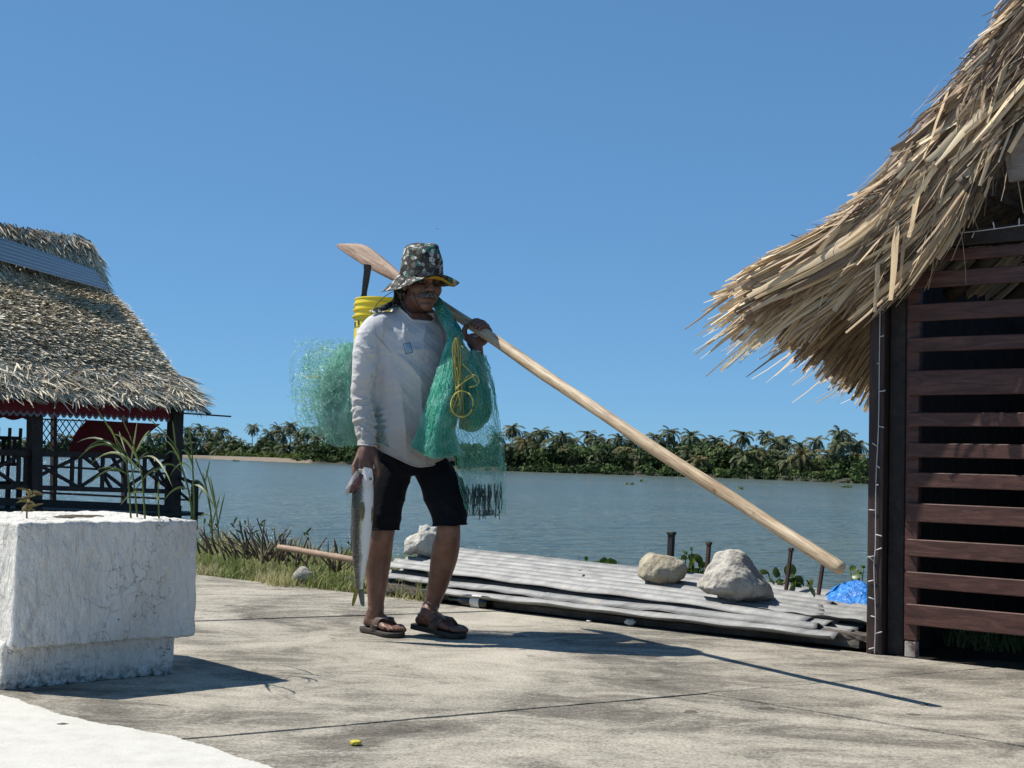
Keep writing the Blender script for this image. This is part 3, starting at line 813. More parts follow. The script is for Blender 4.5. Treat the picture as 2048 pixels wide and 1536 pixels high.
def limestone(name, c0, c1, c2):
    t = NT(name); v = t.coord()
    f = t.noise(v, 9, 8, .72); pit = t.n('TexVoronoi'); pit.inputs['Scale'].default_value = 60; t.l(v, pit.inputs['Vector'])
    fine = t.noise(v, 110, 5, .75)
    c = t.ramp(f, [(.3, c0), (.5, c1), (.7, c2)])
    c = t.mix(.45, c, t.ramp(fine, [(.36, (.35, .34, .32)), (.55, (1, 1, 1))]), 'MULTIPLY')
    t.set(col=c, rough=.92, spec=.2); b = t.bump(pit.outputs['Distance'], .5, .006); t.bump(fine, .8, .006, b); return t.m
M_ROCK_G = limestone('grey_limestone', (.30, .26, .22), (.46, .43, .38), (.58, .55, .50))
M_ROCK_Y = limestone('buff_limestone', (.30, .25, .17), (.46, .41, .31), (.55, .50, .40))
M_ROCK_W = limestone('white_limestone', (.42, .40, .35), (.56, .54, .48), (.64, .62, .57))
p = at(608, 1131, 8.2); rock('concrete_lump', (p[0], p[1], .04), (.075, .07, .07), 'grey concrete lump half hidden in the grass below the bamboo pole', 31, M_ROCK_G, vox=.01, amp=.004)

# ---- timbers under the sheets
M_OLDW = pm('weathered_timber', [(.2, (.018, .014, .011)), (.45, (.065, .052, .042)), (.7, (.17, .145, .12)), (.85, (.32, .29, .25))], 3.2, .9, .9, 14, .012, stretch=(1, 1, 1), detail=9)
def timber(s0, s1, q, z, w, h, label, seed, skew=0):
    r = np.random.default_rng(seed); n = 30
    s = np.linspace(s0, s1, n); C = np.array([HP(a, q + skew * (a - s0) + .006 * math.sin(a * 3 + seed), z + .005 * math.sin(a * 4 + seed)) for a in s])
    k = 1 + .08 * hnoise(s[:, None], 6, seed)[:, None]
    V, F = rings_mesh(C, NV[None] * w / 2 * k, UP[None] * h / 2 * k, 7, 20)
    V = V + r.normal(size=V.shape) * .0016 + .004 * hnoise(V @ np.stack([UV * .25, NV * 6, UP * 6], 1), 5, seed)[:, None] * UP
    return tag(mk('timber', V, F, M_OLDW, origin=HP(s0, q, z - h / 2)), label, 'timber', 'old timbers under the metal sheets')
timber(-2.93, -1.98, .10, .045, .12, .060, 'grey split timber end left of the bottle', 1)
timber(-2.98, -.06, .24, .026, .14, .050, 'long dark timber lying on the pavement edge under the metal sheets', 2)
timber(-2.35, -.10, .07, .019, .08, .036, 'dark front timber along the pavement beneath the lowest metal sheet', 3, .012)
timber(-.85, -.04, .11, .054, .10, .030, 'grey weathered timber end beside the near hut post', 4)
timber(-2.9, -.15, .62, .04, .16, .08, 'back timber propping the corrugated sheets by the water', 5)

# ---- corrugated metal sheets
def sheet_metal():
    t = NT('galvanised_sheet'); v = t.coord((1, 1, 1)); vs = t.coord((.6, 4, 4), (0, 0, -math.atan2(UV[1], UV[0])))
    f = t.noise(vs, 3.5, 7, .65); fine = t.noise(v, 60, 4, .7)
    c = t.ramp(f, [(.28, (.13, .13, .128)), (.5, (.25, .25, .245)), (.72, (.34, .34, .33))])
    rust = t.ramp(t.noise(v, 5.5, 8, .7), [(.60, (0, 0, 0)), (.74, (.8, .8, .8))])
    gd = t.math('MULTIPLY', t.ramp(t.attr(), [(.45, (0, 0, 0)), (.95, (.9, .9, .9))]), t.ramp(t.noise(vs, 6, 6, .7), [(.3, (.35, .35, .35)), (.6, (1, 1, 1))])); c = t.mix(gd, c, (.055, .055, .053)); c = t.mix(rust, c, (.36, .27, .17)); c = t.mix(.25, c, t.ramp(fine, [(.35, (.5, .5, .5)), (.55, (1, 1, 1))]), 'MULTIPLY')  # valleys darkened in the colour: grime that also deepens their weak shading
    t.set(col=c, rough=.6, metal=.15, spec=.35); t.bump(fine, .25, .003); return t.m
M_SHEET = sheet_metal()
def sheet(s0, s1, q0, q1, z0, z1, label, seed, wl=.10, amp=.010, lift=0, jag=0.0, name='corrugated_sheet', mat=None, frame=None, zs=0.0):
    r = np.random.default_rng(seed); ns = 70; nq = int((q1 - q0) / wl * 10)
    frame = frame or HP
    qs = np.linspace(q0, q1, nq); V = []; gr = []
    for i in range(ns):
        a = i / (ns - 1)
        for j, q in enumerate(qs):
            b = j / (nq - 1)
            s = s0 + (s1 - s0) * a + (jag * (hnoise(np.array([b * 3.0, seed]), 2, seed) + .5 * math.sin(b * 9)) * a ** 6) + .03 * (b - .5) * (1 if seed % 2 else -1)
            w = .0018 * math.sin(a * 7 + seed) + .0010 * math.sin(a * 17 + seed * 2 + b * 3) + lift * (a ** 8) + zs * a
            edgew = math.exp(-b * 9) * .003 * math.sin(a * 11 + seed * 3) + .003 * math.sin(a * 37 + seed)*math.exp(-b*20)
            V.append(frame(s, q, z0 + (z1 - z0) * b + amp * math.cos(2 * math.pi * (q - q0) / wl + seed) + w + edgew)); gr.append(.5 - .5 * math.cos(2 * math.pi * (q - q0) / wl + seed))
    V = np.array(V); F = grid_faces(ns, nq); n0 = len(V)
    V2 = V - UP * .0016; F2 = F[:, ::-1] + n0
    rim = []
    I = np.arange(n0).reshape(ns, nq)
    for seq in (I[0], I[-1][::-1], I[::-1, 0], I[:, -1]):
        for a, b in zip(seq[:-1], seq[1:]): rim.append([a, a + n0, b + n0, b])
    V = np.vstack([V, V2]); F = np.vstack([F, F2, np.array(rim)])
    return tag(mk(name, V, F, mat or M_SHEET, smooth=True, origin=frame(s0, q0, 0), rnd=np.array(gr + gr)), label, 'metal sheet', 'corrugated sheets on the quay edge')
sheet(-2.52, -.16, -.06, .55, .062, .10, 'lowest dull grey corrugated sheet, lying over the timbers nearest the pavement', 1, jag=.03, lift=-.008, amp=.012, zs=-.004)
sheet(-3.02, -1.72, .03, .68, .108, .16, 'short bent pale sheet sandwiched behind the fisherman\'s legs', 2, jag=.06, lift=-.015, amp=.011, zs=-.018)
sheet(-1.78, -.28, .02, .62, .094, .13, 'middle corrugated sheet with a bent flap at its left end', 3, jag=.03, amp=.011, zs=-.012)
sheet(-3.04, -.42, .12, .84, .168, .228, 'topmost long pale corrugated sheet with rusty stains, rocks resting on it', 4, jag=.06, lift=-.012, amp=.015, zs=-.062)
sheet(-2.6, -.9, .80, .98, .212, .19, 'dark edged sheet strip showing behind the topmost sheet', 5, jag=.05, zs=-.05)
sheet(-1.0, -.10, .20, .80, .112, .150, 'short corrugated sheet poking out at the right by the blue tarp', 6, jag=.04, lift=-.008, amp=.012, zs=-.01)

# ---- rocks
def top_z(px, py): return ground(px, py, .235)
def sil_rock(sil, d, label, seed, mat, depth=.13, amp=.006, rough_amp=.004, z0=.12):
    ym_ = np.mean([y for _, y in sil]); P = np.array([J_(x, y + (9 if y > ym_ else 2), d) for x, y in sil]); c = P.mean(0); r = np.random.default_rng(seed); n_ = len(P); V = []; F = []
    secs = [(-1.0, .30), (-.72, .68), (-.35, .93), (0, 1.0), (.45, .95), (.85, .72), (1.1, .3)]
    for k, (o, sc) in enumerate(secs):
        for i, q in enumerate(P):
            e = q - c; V.append(c + e * sc * (1 + .07 * r.normal()) + np.array([0, o * depth, 0]) + np.array([0, 0, -.25 * (1 - sc) * (c[2] - P[:, 2].min())]))
    F = [[k * n_ + i, k * n_ + (i + 1) % n_, (k + 1) * n_ + (i + 1) % n_, (k + 1) * n_ + i] for k in range(len(secs) - 1) for i in range(n_)] + [list(range(n_))[::-1], [(len(secs) - 1) * n_ + i for i in range(n_)]]
    V = np.array(V); V, F, N = remesh([(V, F)], .008, 2)
    V = V + N * (amp * hnoise(V, 22, seed) + amp * .7 * hnoise(V, 48, seed + 1) + rough_amp * hnoise(V, 110, seed + 2))[:, None]
    return tag(mk('limestone_boulder', V, F, mat, smooth=True, origin=np.array([c[0], c[1], V[:, 2].min()])), label, 'rock', 'rocks weighing down the sheets')
J_ = at
sil_rock([(1394, 1166), (1420, 1133), (1436, 1106), (1452, 1098), (1482, 1099), (1494, 1110), (1515, 1138), (1540, 1158), (1539, 1182), (1500, 1193), (1468, 1197), (1446, 1184), (1415, 1178)], 6.52, 'largest grey limestone boulder, wedge shaped, on the corrugated sheets', 47, M_ROCK_G, .15)
sil_rock([(1279, 1142), (1282, 1120), (1290, 1106), (1300, 1103), (1335, 1109), (1366, 1119), (1374, 1132), (1370, 1150), (1350, 1160), (1315, 1159), (1285, 1153)], 7.0, 'rounded buff limestone rock with flat top beside a black stake', 43, M_ROCK_Y, .11, .004, .002)
sil_rock([(808, 1086), (812, 1074), (828, 1068), (838, 1066), (840, 1054), (852, 1049), (868, 1056), (882, 1062), (886, 1090), (878, 1104), (850, 1103), (832, 1094), (818, 1101), (810, 1098)], 7.95, 'craggy white limestone rock seen between the fisherman\'s legs', 52, M_ROCK_W, .09, .006, .005)
p = ground(1420, 1168, .235); rock('white_pebble', (ground(1160, 1144, .19)[0], ground(1160, 1144, .19)[1], .20), (.012, .01, .006), 'tiny white pebble on the topmost sheet', 5, M_ROCK_W, vox=.003, amp=.001, rough_amp=0)
# ---- stakes
M_RUST = pm('rusty_steel', [(.3, (.035, .020, .016)), (.6, (.085, .045, .035)), (.8, (.13, .075, .06))], 12, .85, .6, 50, .003)
M_BLACK = pm('black_steel', [(.3, (.008, .008, .009)), (.7, (.022, .02, .02))], 12, .6)
for (x0, y0, x1, y1, d, w, mat, lab, cap) in ((1343, 1068, 1340, 1120, 7.35, .030, M_BLACK, 'black square stake behind the buff rock', 1), (1418, 1088, 1413, 1135, 7.25, .020, M_RUST, 'thin rusty stake left of the largest boulder', 1),
                                        (1582, 1100, 1571, 1190, 6.8, .017, M_RUST, 'tall rusty stake just left of the paddle end', 0), (1648, 1112, 1636, 1195, 6.65, .017, M_RUST, 'rusty stake behind the lower end of the paddle', 0)):
    a, b = at(x0, y0, d), at(x1, y1, d); b = b + (b - a) * 1.2; b[2] = min(b[2], -.05)
    o = empty('metal_stake', b, lab, 'stake', 'metal stakes along the quay edge')
    V, F = beam(b, a, w, w, (0.6, .8, 0), .002); mk('shaft', V, F, mat, o)
    if cap or True:
        V, F = beam(a - unit(a - b) * .004, a + unit(a - b) * .012, w * 1.3, w * 1.35, (0.6, .8, 0), .002); mk('cap', V, F, mat, o)
# ---- blue tarp
M_TARP = NT('blue_tarp'); v = M_TARP.coord(); f = M_TARP.noise(v, 22, 5, .6, 1.5)
M_TARP.set(col=M_TARP.ramp(f, [(.3, (.01, .13, .50)), (.6, (.02, .24, .72)), (.75, (.12, .42, .85))]), rough=.35); M_TARP.bump(M_TARP.noise(v, 30, 4, .6, 1.2), .9, .02); M_TARP = M_TARP.m
p = ground(1692, 1209, .13); gx = np.linspace(-1, 1, 40); V = []
for a in gx:
    for b in gx:
        r_ = math.hypot(a, b); h = .112 * max(0, 1 - r_ ** 1.7) * (1 + .15 * hnoise(np.array([a, b]), 3, 4)) + .012 * hnoise(np.array([a, b]), 9, 6)
        V.append(p + UV * (a * .20 + .01) + NV * (b * .15 + .12) + UP * (h - .01))
tag(mk('blue_tarp', np.array(V), grid_faces(40, 40), M_TARP, smooth=True, origin=p), 'bright blue crumpled tarp heap at the water edge beside the near hut', 'tarp')
V = []; p = ground(772, 1170, .05)
for a in np.linspace(-1, 1, 14):
    for b in np.linspace(0, 1, 10): V.append(p + np.array([a * .035 + .02, .02 * hnoise(np.array([a, b]), 4, 1) + .03 * b, b * .05 + .008 * hnoise(np.array([a, b]), 5, 3)]))
tag(mk('blue_plastic_scrap', np.array(V), grid_faces(14, 10), M_TARP, smooth=True, origin=p), 'scrap of blue plastic by the timber end behind the fisherman\'s leg', 'litter')
# ---- bottle under the lowest sheet
M_BOT = NT('dark_bottle_glass').set(col=(.006, .007, .006), rough=.12, spec=.6).m
M_LABEL = pm('bottle_paper_label', [(.4, (.62, .61, .58)), (.56, (.72, .71, .69)), (.6, (.35, .35, .34))], 40, .7)
b0 = ground(978, 1206, .034); ax_ = -UV
bot = empty('bottle', b0 - UP * .034, 'dark bottle with white paper label lying under the lowest sheet', 'bottle')
L = .27; prof = [(0, .01), (.003, .032), (.02, .0335), (.15, .0335), (.18, .029), (.20, .018), (.225, .0135), (.262, .013), (.264, .015), (.27, .015)]
V, F = tube(np.array([b0 + ax_ * a for a, _ in prof]), np.array([r_ for _, r_ in prof]), 20); mk('glass', V, F, M_BOT, bot, True)
V, F = tube(np.array([b0 + ax_ * a for a in np.linspace(.045, .105, 6)]), .0341, 24, False); mk('paper_label', V, F, M_LABEL, bot, True)
# ---- litter on the pavement
def crumple(name, px, py, sz, mat, label, seed, flat=.6):
    p = ground(px, py); r = np.random.default_rng(seed)
    V, F = ellip((0, 0, 0), (1, 1, 1), seg=16, rings=10); V = V * (1 + .22 * hnoise(V, 3.5, seed) + .12 * hnoise(V, 8, seed + 1))[:, None] * np.array([sz, sz * .8, sz * flat])
    V += p - [0, 0, V[:, 2].min() - .001]
    return tag(mk(name, V, F, mat, origin=p), label, 'litter')
M_PAPER = pm('white_litter', [(.3, (.55, .54, .52)), (.7, (.74, .73, .71))], 30, .8, .5, 60, .004)
crumple('paper_wad', 1260, 1252, .026, M_PAPER, 'crumpled white paper wad on the pavement in front of the sheets', 3)
crumple('paper_wad', 1178, 1244, .013, M_PAPER, 'small flat white litter left of the crumpled wad', 4, .3)
crumple('paper_wad', 483, 1217, .013, M_PAPER, 'pale litter flake on the pavement right of the planter', 5, .12)
crumple('paper_wad', 1848, 1411, .013, M_OLDW, 'dark flake on the pavement at the tip of the paddle shadow', 6, .2)
crumple('paper_wad', 125, 1453, .022, M_OLDW, 'brown dry leaf on the white floor patch', 7, .15)
M_CAP = pm('yellow_cap', [(.3, (.45, .36, .02)), (.7, (.62, .52, .05))], 30, .5)
p = ground(711, 1489); n_ = 18; V = []; 
for k, (rr_, z_) in enumerate(((.0135, .0), (.0155, .002), (.0145, .008), (.0125, .0095), (.0001, .0095))):
    V += [p + np.array([rr_ * (1 + (.05 if k < 2 else 0) * (-1) ** j) * math.cos(j * 2 * math.pi / n_), rr_ * (1 + (.05 if k < 2 else 0) * (-1) ** j) * math.sin(j * 2 * math.pi / n_), z_ + .001]) for j in range(n_)]
F = [[k * n_ + j, k * n_ + (j + 1) % n_, (k + 1) * n_ + (j + 1) % n_, (k + 1) * n_ + j] for k in range(4) for j in range(n_)]
tag(mk('yellow_bottle_lid', np.array(V), F, M_CAP, smooth=False, origin=p), 'yellow bottle cap on the pavement in the foreground', 'bottle cap')

# ---- water hyacinth leaves behind the sheets
def hyacinth(px, py, d, n, spread, label, seed, sz=.035):
    r = np.random.default_rng(seed); c0 = at(px, py, d); k = d / FPX; root = np.array([c0[0], c0[1] + .03, c0[2] - .22])
    o = empty('water_hyacinth', root, label, 'water plant', 'water plants behind the sheets')
    for i in range(n):
        p = c0 + np.array([r.normal() * spread * k, r.normal() * .08, r.uniform(-.06, .035)])
        P = np.array([root + (p - root) * np.array([.3, .3, 0]) , root + (p - root) * np.array([.6, .6, .6]), p]); 
        V, F = tube(catmull(P, 6), .0035, 5); st = mk('stem', V, F, M_REED, o, True, rnd=np.full(len(V), .4))
        d_ = unit(np.array([r.normal() * .8, r.normal() * .5, .7 + r.normal() * .5])); L = sz * r.uniform(1.0, 2.0)
        t = np.linspace(0, 1, 7); C = p + d_ * L * t[:, None] + UP * -.01 * (t ** 2)[:, None]
        nn = unit(np.cross(d_, r.normal(size=3))); W = L * .42 * np.sin(np.pi * np.clip(t * .93 + .05, 0, 1)) ** .7
        V, F, rr_ = blades(C[None], nn[None], W[None], np.cross(nn, d_)[None], .3, np.array([np.clip(r.normal(.45, .2), 0, 1)])); mk('leaf', V, F, M_HYA, o, True, rnd=rr_)
hyacinth(1160, 1122, 8.3, 5, 7, 'single glossy water hyacinth leaf standing behind the topmost sheet', 61)
hyacinth(1205, 1132, 8.1, 12, 14, 'water hyacinth clump behind the sheets left of the buff rock', 62)
hyacinth(1245, 1138, 8.0, 6, 9, 'small water hyacinth next to the buff rock\'s left side', 63)
hyacinth(1395, 1140, 7.5, 20, 17, 'leafy water plant between the buff rock and the largest boulder', 64, .042)
hyacinth(1372, 1105, 7.5, 4, 8, 'thin shoot with small leaves beside the black stake', 65, .03)
hyacinth(1560, 1160, 7.0, 16, 14, 'leafy water plant right of the largest boulder', 66, .04)
hyacinth(1605, 1180, 6.9, 12, 17, 'low water plant between the two right hand stakes', 67, .04)
hyacinth(1722, 1140, 7.6, 5, 6, 'yellow green leaves showing just left of the hut post', 68, .03)
hyacinth(1925, 1300, 7.0, 14, 30, 'green leaves seen under the near hut\'s lowest slat', 69, .05)
# ================================================================== THE TWO PALM THATCHED HUTS
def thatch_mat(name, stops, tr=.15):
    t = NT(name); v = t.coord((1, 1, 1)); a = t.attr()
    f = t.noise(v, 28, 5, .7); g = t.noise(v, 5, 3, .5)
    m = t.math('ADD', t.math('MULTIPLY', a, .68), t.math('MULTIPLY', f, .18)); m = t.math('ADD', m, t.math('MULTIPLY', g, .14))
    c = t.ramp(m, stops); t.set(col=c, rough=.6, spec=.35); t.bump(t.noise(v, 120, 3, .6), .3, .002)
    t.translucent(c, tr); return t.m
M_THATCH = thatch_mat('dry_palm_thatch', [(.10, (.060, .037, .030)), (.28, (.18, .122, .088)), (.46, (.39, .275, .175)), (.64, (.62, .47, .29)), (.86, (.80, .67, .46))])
M_TBASE = pm('thatch_underlay', [(.3, (.045, .032, .022)), (.7, (.14, .105, .07))], 4, .95, .8, 40, .02, stretch=(1, 1, 1))
M_TBASE2 = pm('thatch_underside', [(.3, (.05, .036, .024)), (.5, (.16, .12, .08)), (.75, (.30, .23, .14))], 6, .9, .8, 25, .02, stretch=(6, 6, 1.2), rot=(0, .7, 0))
def wood(name, c0, c1, c2, rough=.65, st=(1, 1, 1), sc=4):
    t = NT(name); v = t.coord(st); f = t.noise(v, sc, 8, .65, 1.2); g = t.noise(v, sc * 9, 4, .6)
    c = t.ramp(f, [(.3, c0), (.5, c1), (.72, c2)]); c = t.mix(.35, c, t.ramp(g, [(.35, (.45, .45, .45)), (.6, (1, 1, 1))]), 'MULTIPLY')
    t.set(col=c, rough=rough, spec=.4); t.bump(g, .3, .003); return t.m
M_SLAT = wood('red_brown_slat', (.038, .016, .012), (.080, .033, .025), (.145, .066, .050), .55, (1.2, 1.2, 9))
M_POST = wood('dark_brown_post', (.022, .013, .011), (.045, .026, .021), (.075, .045, .036), .55, (7, 7, 1))
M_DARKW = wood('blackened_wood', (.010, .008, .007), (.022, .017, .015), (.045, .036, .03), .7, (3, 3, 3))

near_hut = empty('thatched_hut', HP(0, 0, 0), 'near palm thatched hut with red brown slatted wall at the right edge', 'hut')
NH = near_hut
# --- corner posts, frame, slats
PL = HP(0, 0, 0); PN = -NV                               # the wall plane faces the camera
def wall_s(px, py): return float(np.dot(on_plane(px, py, PL, PN) - PW, UV))
def wall_z(px, py): return float(on_plane(px, py, PL, PN)[2])
s_a, s_b, s_c = wall_s(1736, 1200), wall_s(1766, 1200), wall_s(1802, 1200)
V, F = bbox3(HP((s_a + s_b) / 2, .03, .95), UV * (s_b - s_a) / 2, NV * .045, UP * .95, .004); mk('post', V, F, M_POST, NH)
V, F = bbox3(HP((s_b + s_c) / 2 + .002, .07, .95), UV * ((s_c - s_b) / 2 - .003), NV * .04, UP * .95, .004); mk('post', V, F, M_DARKW, NH)
V, F = bbox3(HP(-.03, .22, .98), UV * .012, NV * .10, UP * .72, .003); mk('side_board', V, F, M_DARKW, NH)
s_d, s_e = wall_s(1806, 1100), wall_s(1832, 1100)
V, F = bbox3(HP((s_d + s_e) / 2, .034, .87), UV * (s_e - s_d) / 2, NV * .018, UP * .80, .003); mk('stile', V, F, M_SLAT, NH)
V, F = bbox3(HP((s_d + s_e) / 2, .034, .033), UV * (s_e - s_d) / 2 * .9, NV * .017, UP * .034, .004); mk('stile_foot', V, F, pm('peeled_paint', [(.4, (.10, .06, .05)), (.6, (.40, .37, .33))], 25, .8), NH)
SL = [(505, 527), (546, 578), (608, 642), (676, 704), (740, 789), (826, 853), (886, 914), (945, 974), (1007, 1044), (1078, 1112), (1144, 1176), (1208, 1250)]
s0 = wall_s(1814, 1000)
for i, (y0, y1) in enumerate(SL):
    z1, z0 = wall_z(1830, y0), wall_z(1830, y1)
    tilt = RNG.normal() * .002
    V, F = bbox3(HP(s0 + 1.25, .006, (z0 + z1) / 2) , UV * 1.25 + UP * tilt, NV * .010, UP * (z1 - z0) / 2, .003); mk('slat', V, F, M_SLAT, NH)
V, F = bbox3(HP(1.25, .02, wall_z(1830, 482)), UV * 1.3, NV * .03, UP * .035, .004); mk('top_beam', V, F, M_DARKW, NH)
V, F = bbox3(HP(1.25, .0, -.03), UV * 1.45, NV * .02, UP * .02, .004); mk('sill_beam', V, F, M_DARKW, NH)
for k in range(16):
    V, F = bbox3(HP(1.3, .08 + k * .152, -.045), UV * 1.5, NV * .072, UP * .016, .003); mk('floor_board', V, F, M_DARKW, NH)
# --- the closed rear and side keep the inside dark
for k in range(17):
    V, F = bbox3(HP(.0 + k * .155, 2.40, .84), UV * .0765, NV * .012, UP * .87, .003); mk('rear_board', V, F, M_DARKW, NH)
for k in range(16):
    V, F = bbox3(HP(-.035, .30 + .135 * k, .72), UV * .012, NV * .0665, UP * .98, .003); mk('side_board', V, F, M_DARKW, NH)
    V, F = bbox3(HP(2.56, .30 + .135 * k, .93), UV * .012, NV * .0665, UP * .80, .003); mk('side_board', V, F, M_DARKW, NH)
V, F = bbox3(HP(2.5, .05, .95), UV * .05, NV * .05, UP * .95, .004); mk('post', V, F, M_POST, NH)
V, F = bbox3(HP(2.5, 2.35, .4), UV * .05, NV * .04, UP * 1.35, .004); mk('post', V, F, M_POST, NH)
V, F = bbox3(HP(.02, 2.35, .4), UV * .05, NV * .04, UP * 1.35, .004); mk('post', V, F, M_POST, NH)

# --- roof profile in the (s, z) plane; arc length runs down from the ridge to the eave
PRF = np.array([[1.85, 3.86], [1.5, 3.52], [1.15, 3.14], [.80, 2.76], [.57, 2.50], [.36, 2.26], [.18, 2.05], [.04, 1.90], [-.10, 1.795], [-.28, 1.705], [-.43, 1.645], [-.53, 1.595]])
PC = catmull(PRF, 200); PA = np.concatenate([[0], np.cumsum(np.linalg.norm(np.diff(PC, axis=0), axis=1))]); ATOT = PA[-1]
def prof(a):
    a = np.asarray(a, float); ac = np.clip(a, 0, ATOT)
    s = np.interp(ac, PA, PC[:, 0]); z = np.interp(ac, PA, PC[:, 1])
    e = .02; t = np.stack([np.interp(np.clip(ac + e, 0, ATOT), PA, PC[:, 0]) - np.interp(np.clip(ac - e, 0, ATOT), PA, PC[:, 0]),
                           np.interp(np.clip(ac + e, 0, ATOT), PA, PC[:, 1]) - np.interp(np.clip(ac - e, 0, ATOT), PA, PC[:, 1])], -1)
    t = unit(t); ex = (a - ac)[..., None]
    p = np.stack([s, z], -1) + t * ex
    n = np.stack([t[..., 1], -t[..., 0]], -1); n = np.where(n[..., 1:] < 0, -n, n)
    return p, t, n
def to_world(sz, q): return PW + sz[..., :1] * UV + np.asarray(q)[..., None] * NV + sz[..., 1:] * UP
# underlay slab (front slope and its mirror image behind the ridge)
QF, QB = -.07, 2.75
al = np.linspace(0, ATOT - .12, 40); pt, tg, nm = prof(al)
th = np.interp(al, [0, ATOT * .6, ATOT - .12], [.26, .26, .05])[:, None]
top, bot = pt - nm * .03, pt - nm * th
for mir in (False, True):
    T_, B_ = top.copy(), bot.copy()
    if mir: T_[:, 0] = 3.7 - T_[:, 0]; B_[:, 0] = 3.7 - B_[:, 0]
    n_ = len(al); V = np.vstack([to_world(T_, np.full(n_, QF)), to_world(T_, np.full(n_, QB)), to_world(B_, np.full(n_, QF)), to_world(B_, np.full(n_, QB))])
    F = []
    for i in range(n_ - 1):
        F += [[i, i + 1, n_ + i + 1, n_ + i], [2 * n_ + i, 3 * n_ + i, 3 * n_ + i + 1, 2 * n_ + i + 1], [i, 2 * n_ + i, 2 * n_ + i + 1, i + 1], [n_ + i, n_ + i + 1, 3 * n_ + i + 1, 3 * n_ + i]]
    F += [[n_ - 1, 3 * n_ - 1, 4 * n_ - 1, 2 * n_ - 1]]
    mk('roof_underlay', V, F, M_TBASE2, NH, True)
# rafters and purlins under the thatch
M_RAFT = wood('rafter_pole', (.05, .036, .026), (.10, .075, .055), (.17, .13, .10), .8, (2, 2, 2))
for q in (-.10, .55, 1.2, 1.85, 2.5):
    for mir in (0, 1):
        pp, tt, nn = prof(np.linspace(0, ATOT - .5, 12)); r2 = pp - nn * .30
        if mir: r2[:, 0] = 3.7 - r2[:, 0]
        V, F = tube(to_world(r2, np.full(12, q)), .035, 8); mk('rafter', V, F, M_RAFT, NH, True)
for a_ in (.5, 1.0, 1.5, 2.0, 2.4):
    pp, tt, nn = prof(np.array([a_])); 
    for mir in (0, 1):
        r2 = pp - nn * .265
        if mir: r2[:, 0] = 3.7 - r2[:, 0]
        V, F = tube(np.array([to_world(r2, [q])[0] for q in np.linspace(-.18, 2.7, 6)]), .018, 7); mk('purlin', V, F, M_RAFT, NH, True)
# board fixed in the gable
c1, c2, c3, c4 = (on_plane(x, y, HP(0, -.12, 0), PN) for x, y in ((2000, 252), (2075, 232), (2085, 352), (2018, 364)))
V = np.array([c1, c2, c3, c4] + [c + NV * .018 for c in (c1, c2, c3, c4)]); F = [[3, 2, 1, 0], [4, 5, 6, 7]] + [[i, (i + 1) % 4, (i + 1) % 4 + 4, i + 4] for i in range(4)]
mk('gable_board', V, F, wood('grey_board', (.16, .12, .095), (.24, .185, .15), (.32, .26, .21), .8, (2, 2, 6)), NH)

# --- thatch leaves
def droop_tip(q): return np.interp(q, [-.35, -.12, .25, .9, 2.0, 2.8], [0.0, .03, .20, .44, .50, .50])
def leaf_paths(a0, L, q0, h, dq, sag, k=7, lift=0.0, seed=0, dh=None):
    """centre lines that follow the roof down from arc a0, h below the surface, drifting dq along the eave and sagging"""
    t = np.linspace(0, 1, k)[None]
    a = a0[:, None] + L[:, None] * t
    p, tg_, n_ = prof(a)
    off = -h[:, None] + lift[:, None] * np.sin(np.pi * np.minimum(t * 1.15, 1)) if not np.isscalar(lift) else -h[:, None] + 0 * t
    if dh is not None: off = off - dh[:, None] * t ** 1.2
    sz = p + n_ * off[..., None]
    q = q0[:, None] + dq[:, None] * t ** 1.3
    W = to_world(sz, q)
    over = np.clip(a - (ATOT - .55), 0, .62)
    W = W - UP * (sag[:, None] * t ** 2 + (over / .8) ** 1.7 * droop_tip(q))[..., None]
    return W
def make_leaves(C, halfw, tone, seed, face_mix=.6):
    r = np.random.default_rng(seed); n, k, _ = C.shape
    C = C + (r.normal(size=(n, 1, 3)) * .010 + np.cumsum(r.normal(size=(n, k, 3)), axis=1) * .0022)
    d = unit(C[:, -1] - C[:, 0])
    ref = unit(-NV * face_mix + np.array([0, 0, 1.0]) * (1 - face_mix) + r.normal(size=(n, 3)) * .45)
    side = unit(np.cross(d, ref)); nrm = np.cross(side, d)
    ends = r.uniform(.1, .75, n)[:, None]
    t = np.linspace(0, 1, k)[None]
    W = halfw[:, None] * (1 - (1 - ends) * np.clip((t - .35) / .65, 0, 1) ** 1.4) * np.where(t < .05, .6, 1)
    return C, side, W, nrm, np.clip(tone, 0, 1)
r = np.random.default_rng(77)
def U(a, b, n): return r.uniform(a, b, n)
sets = []
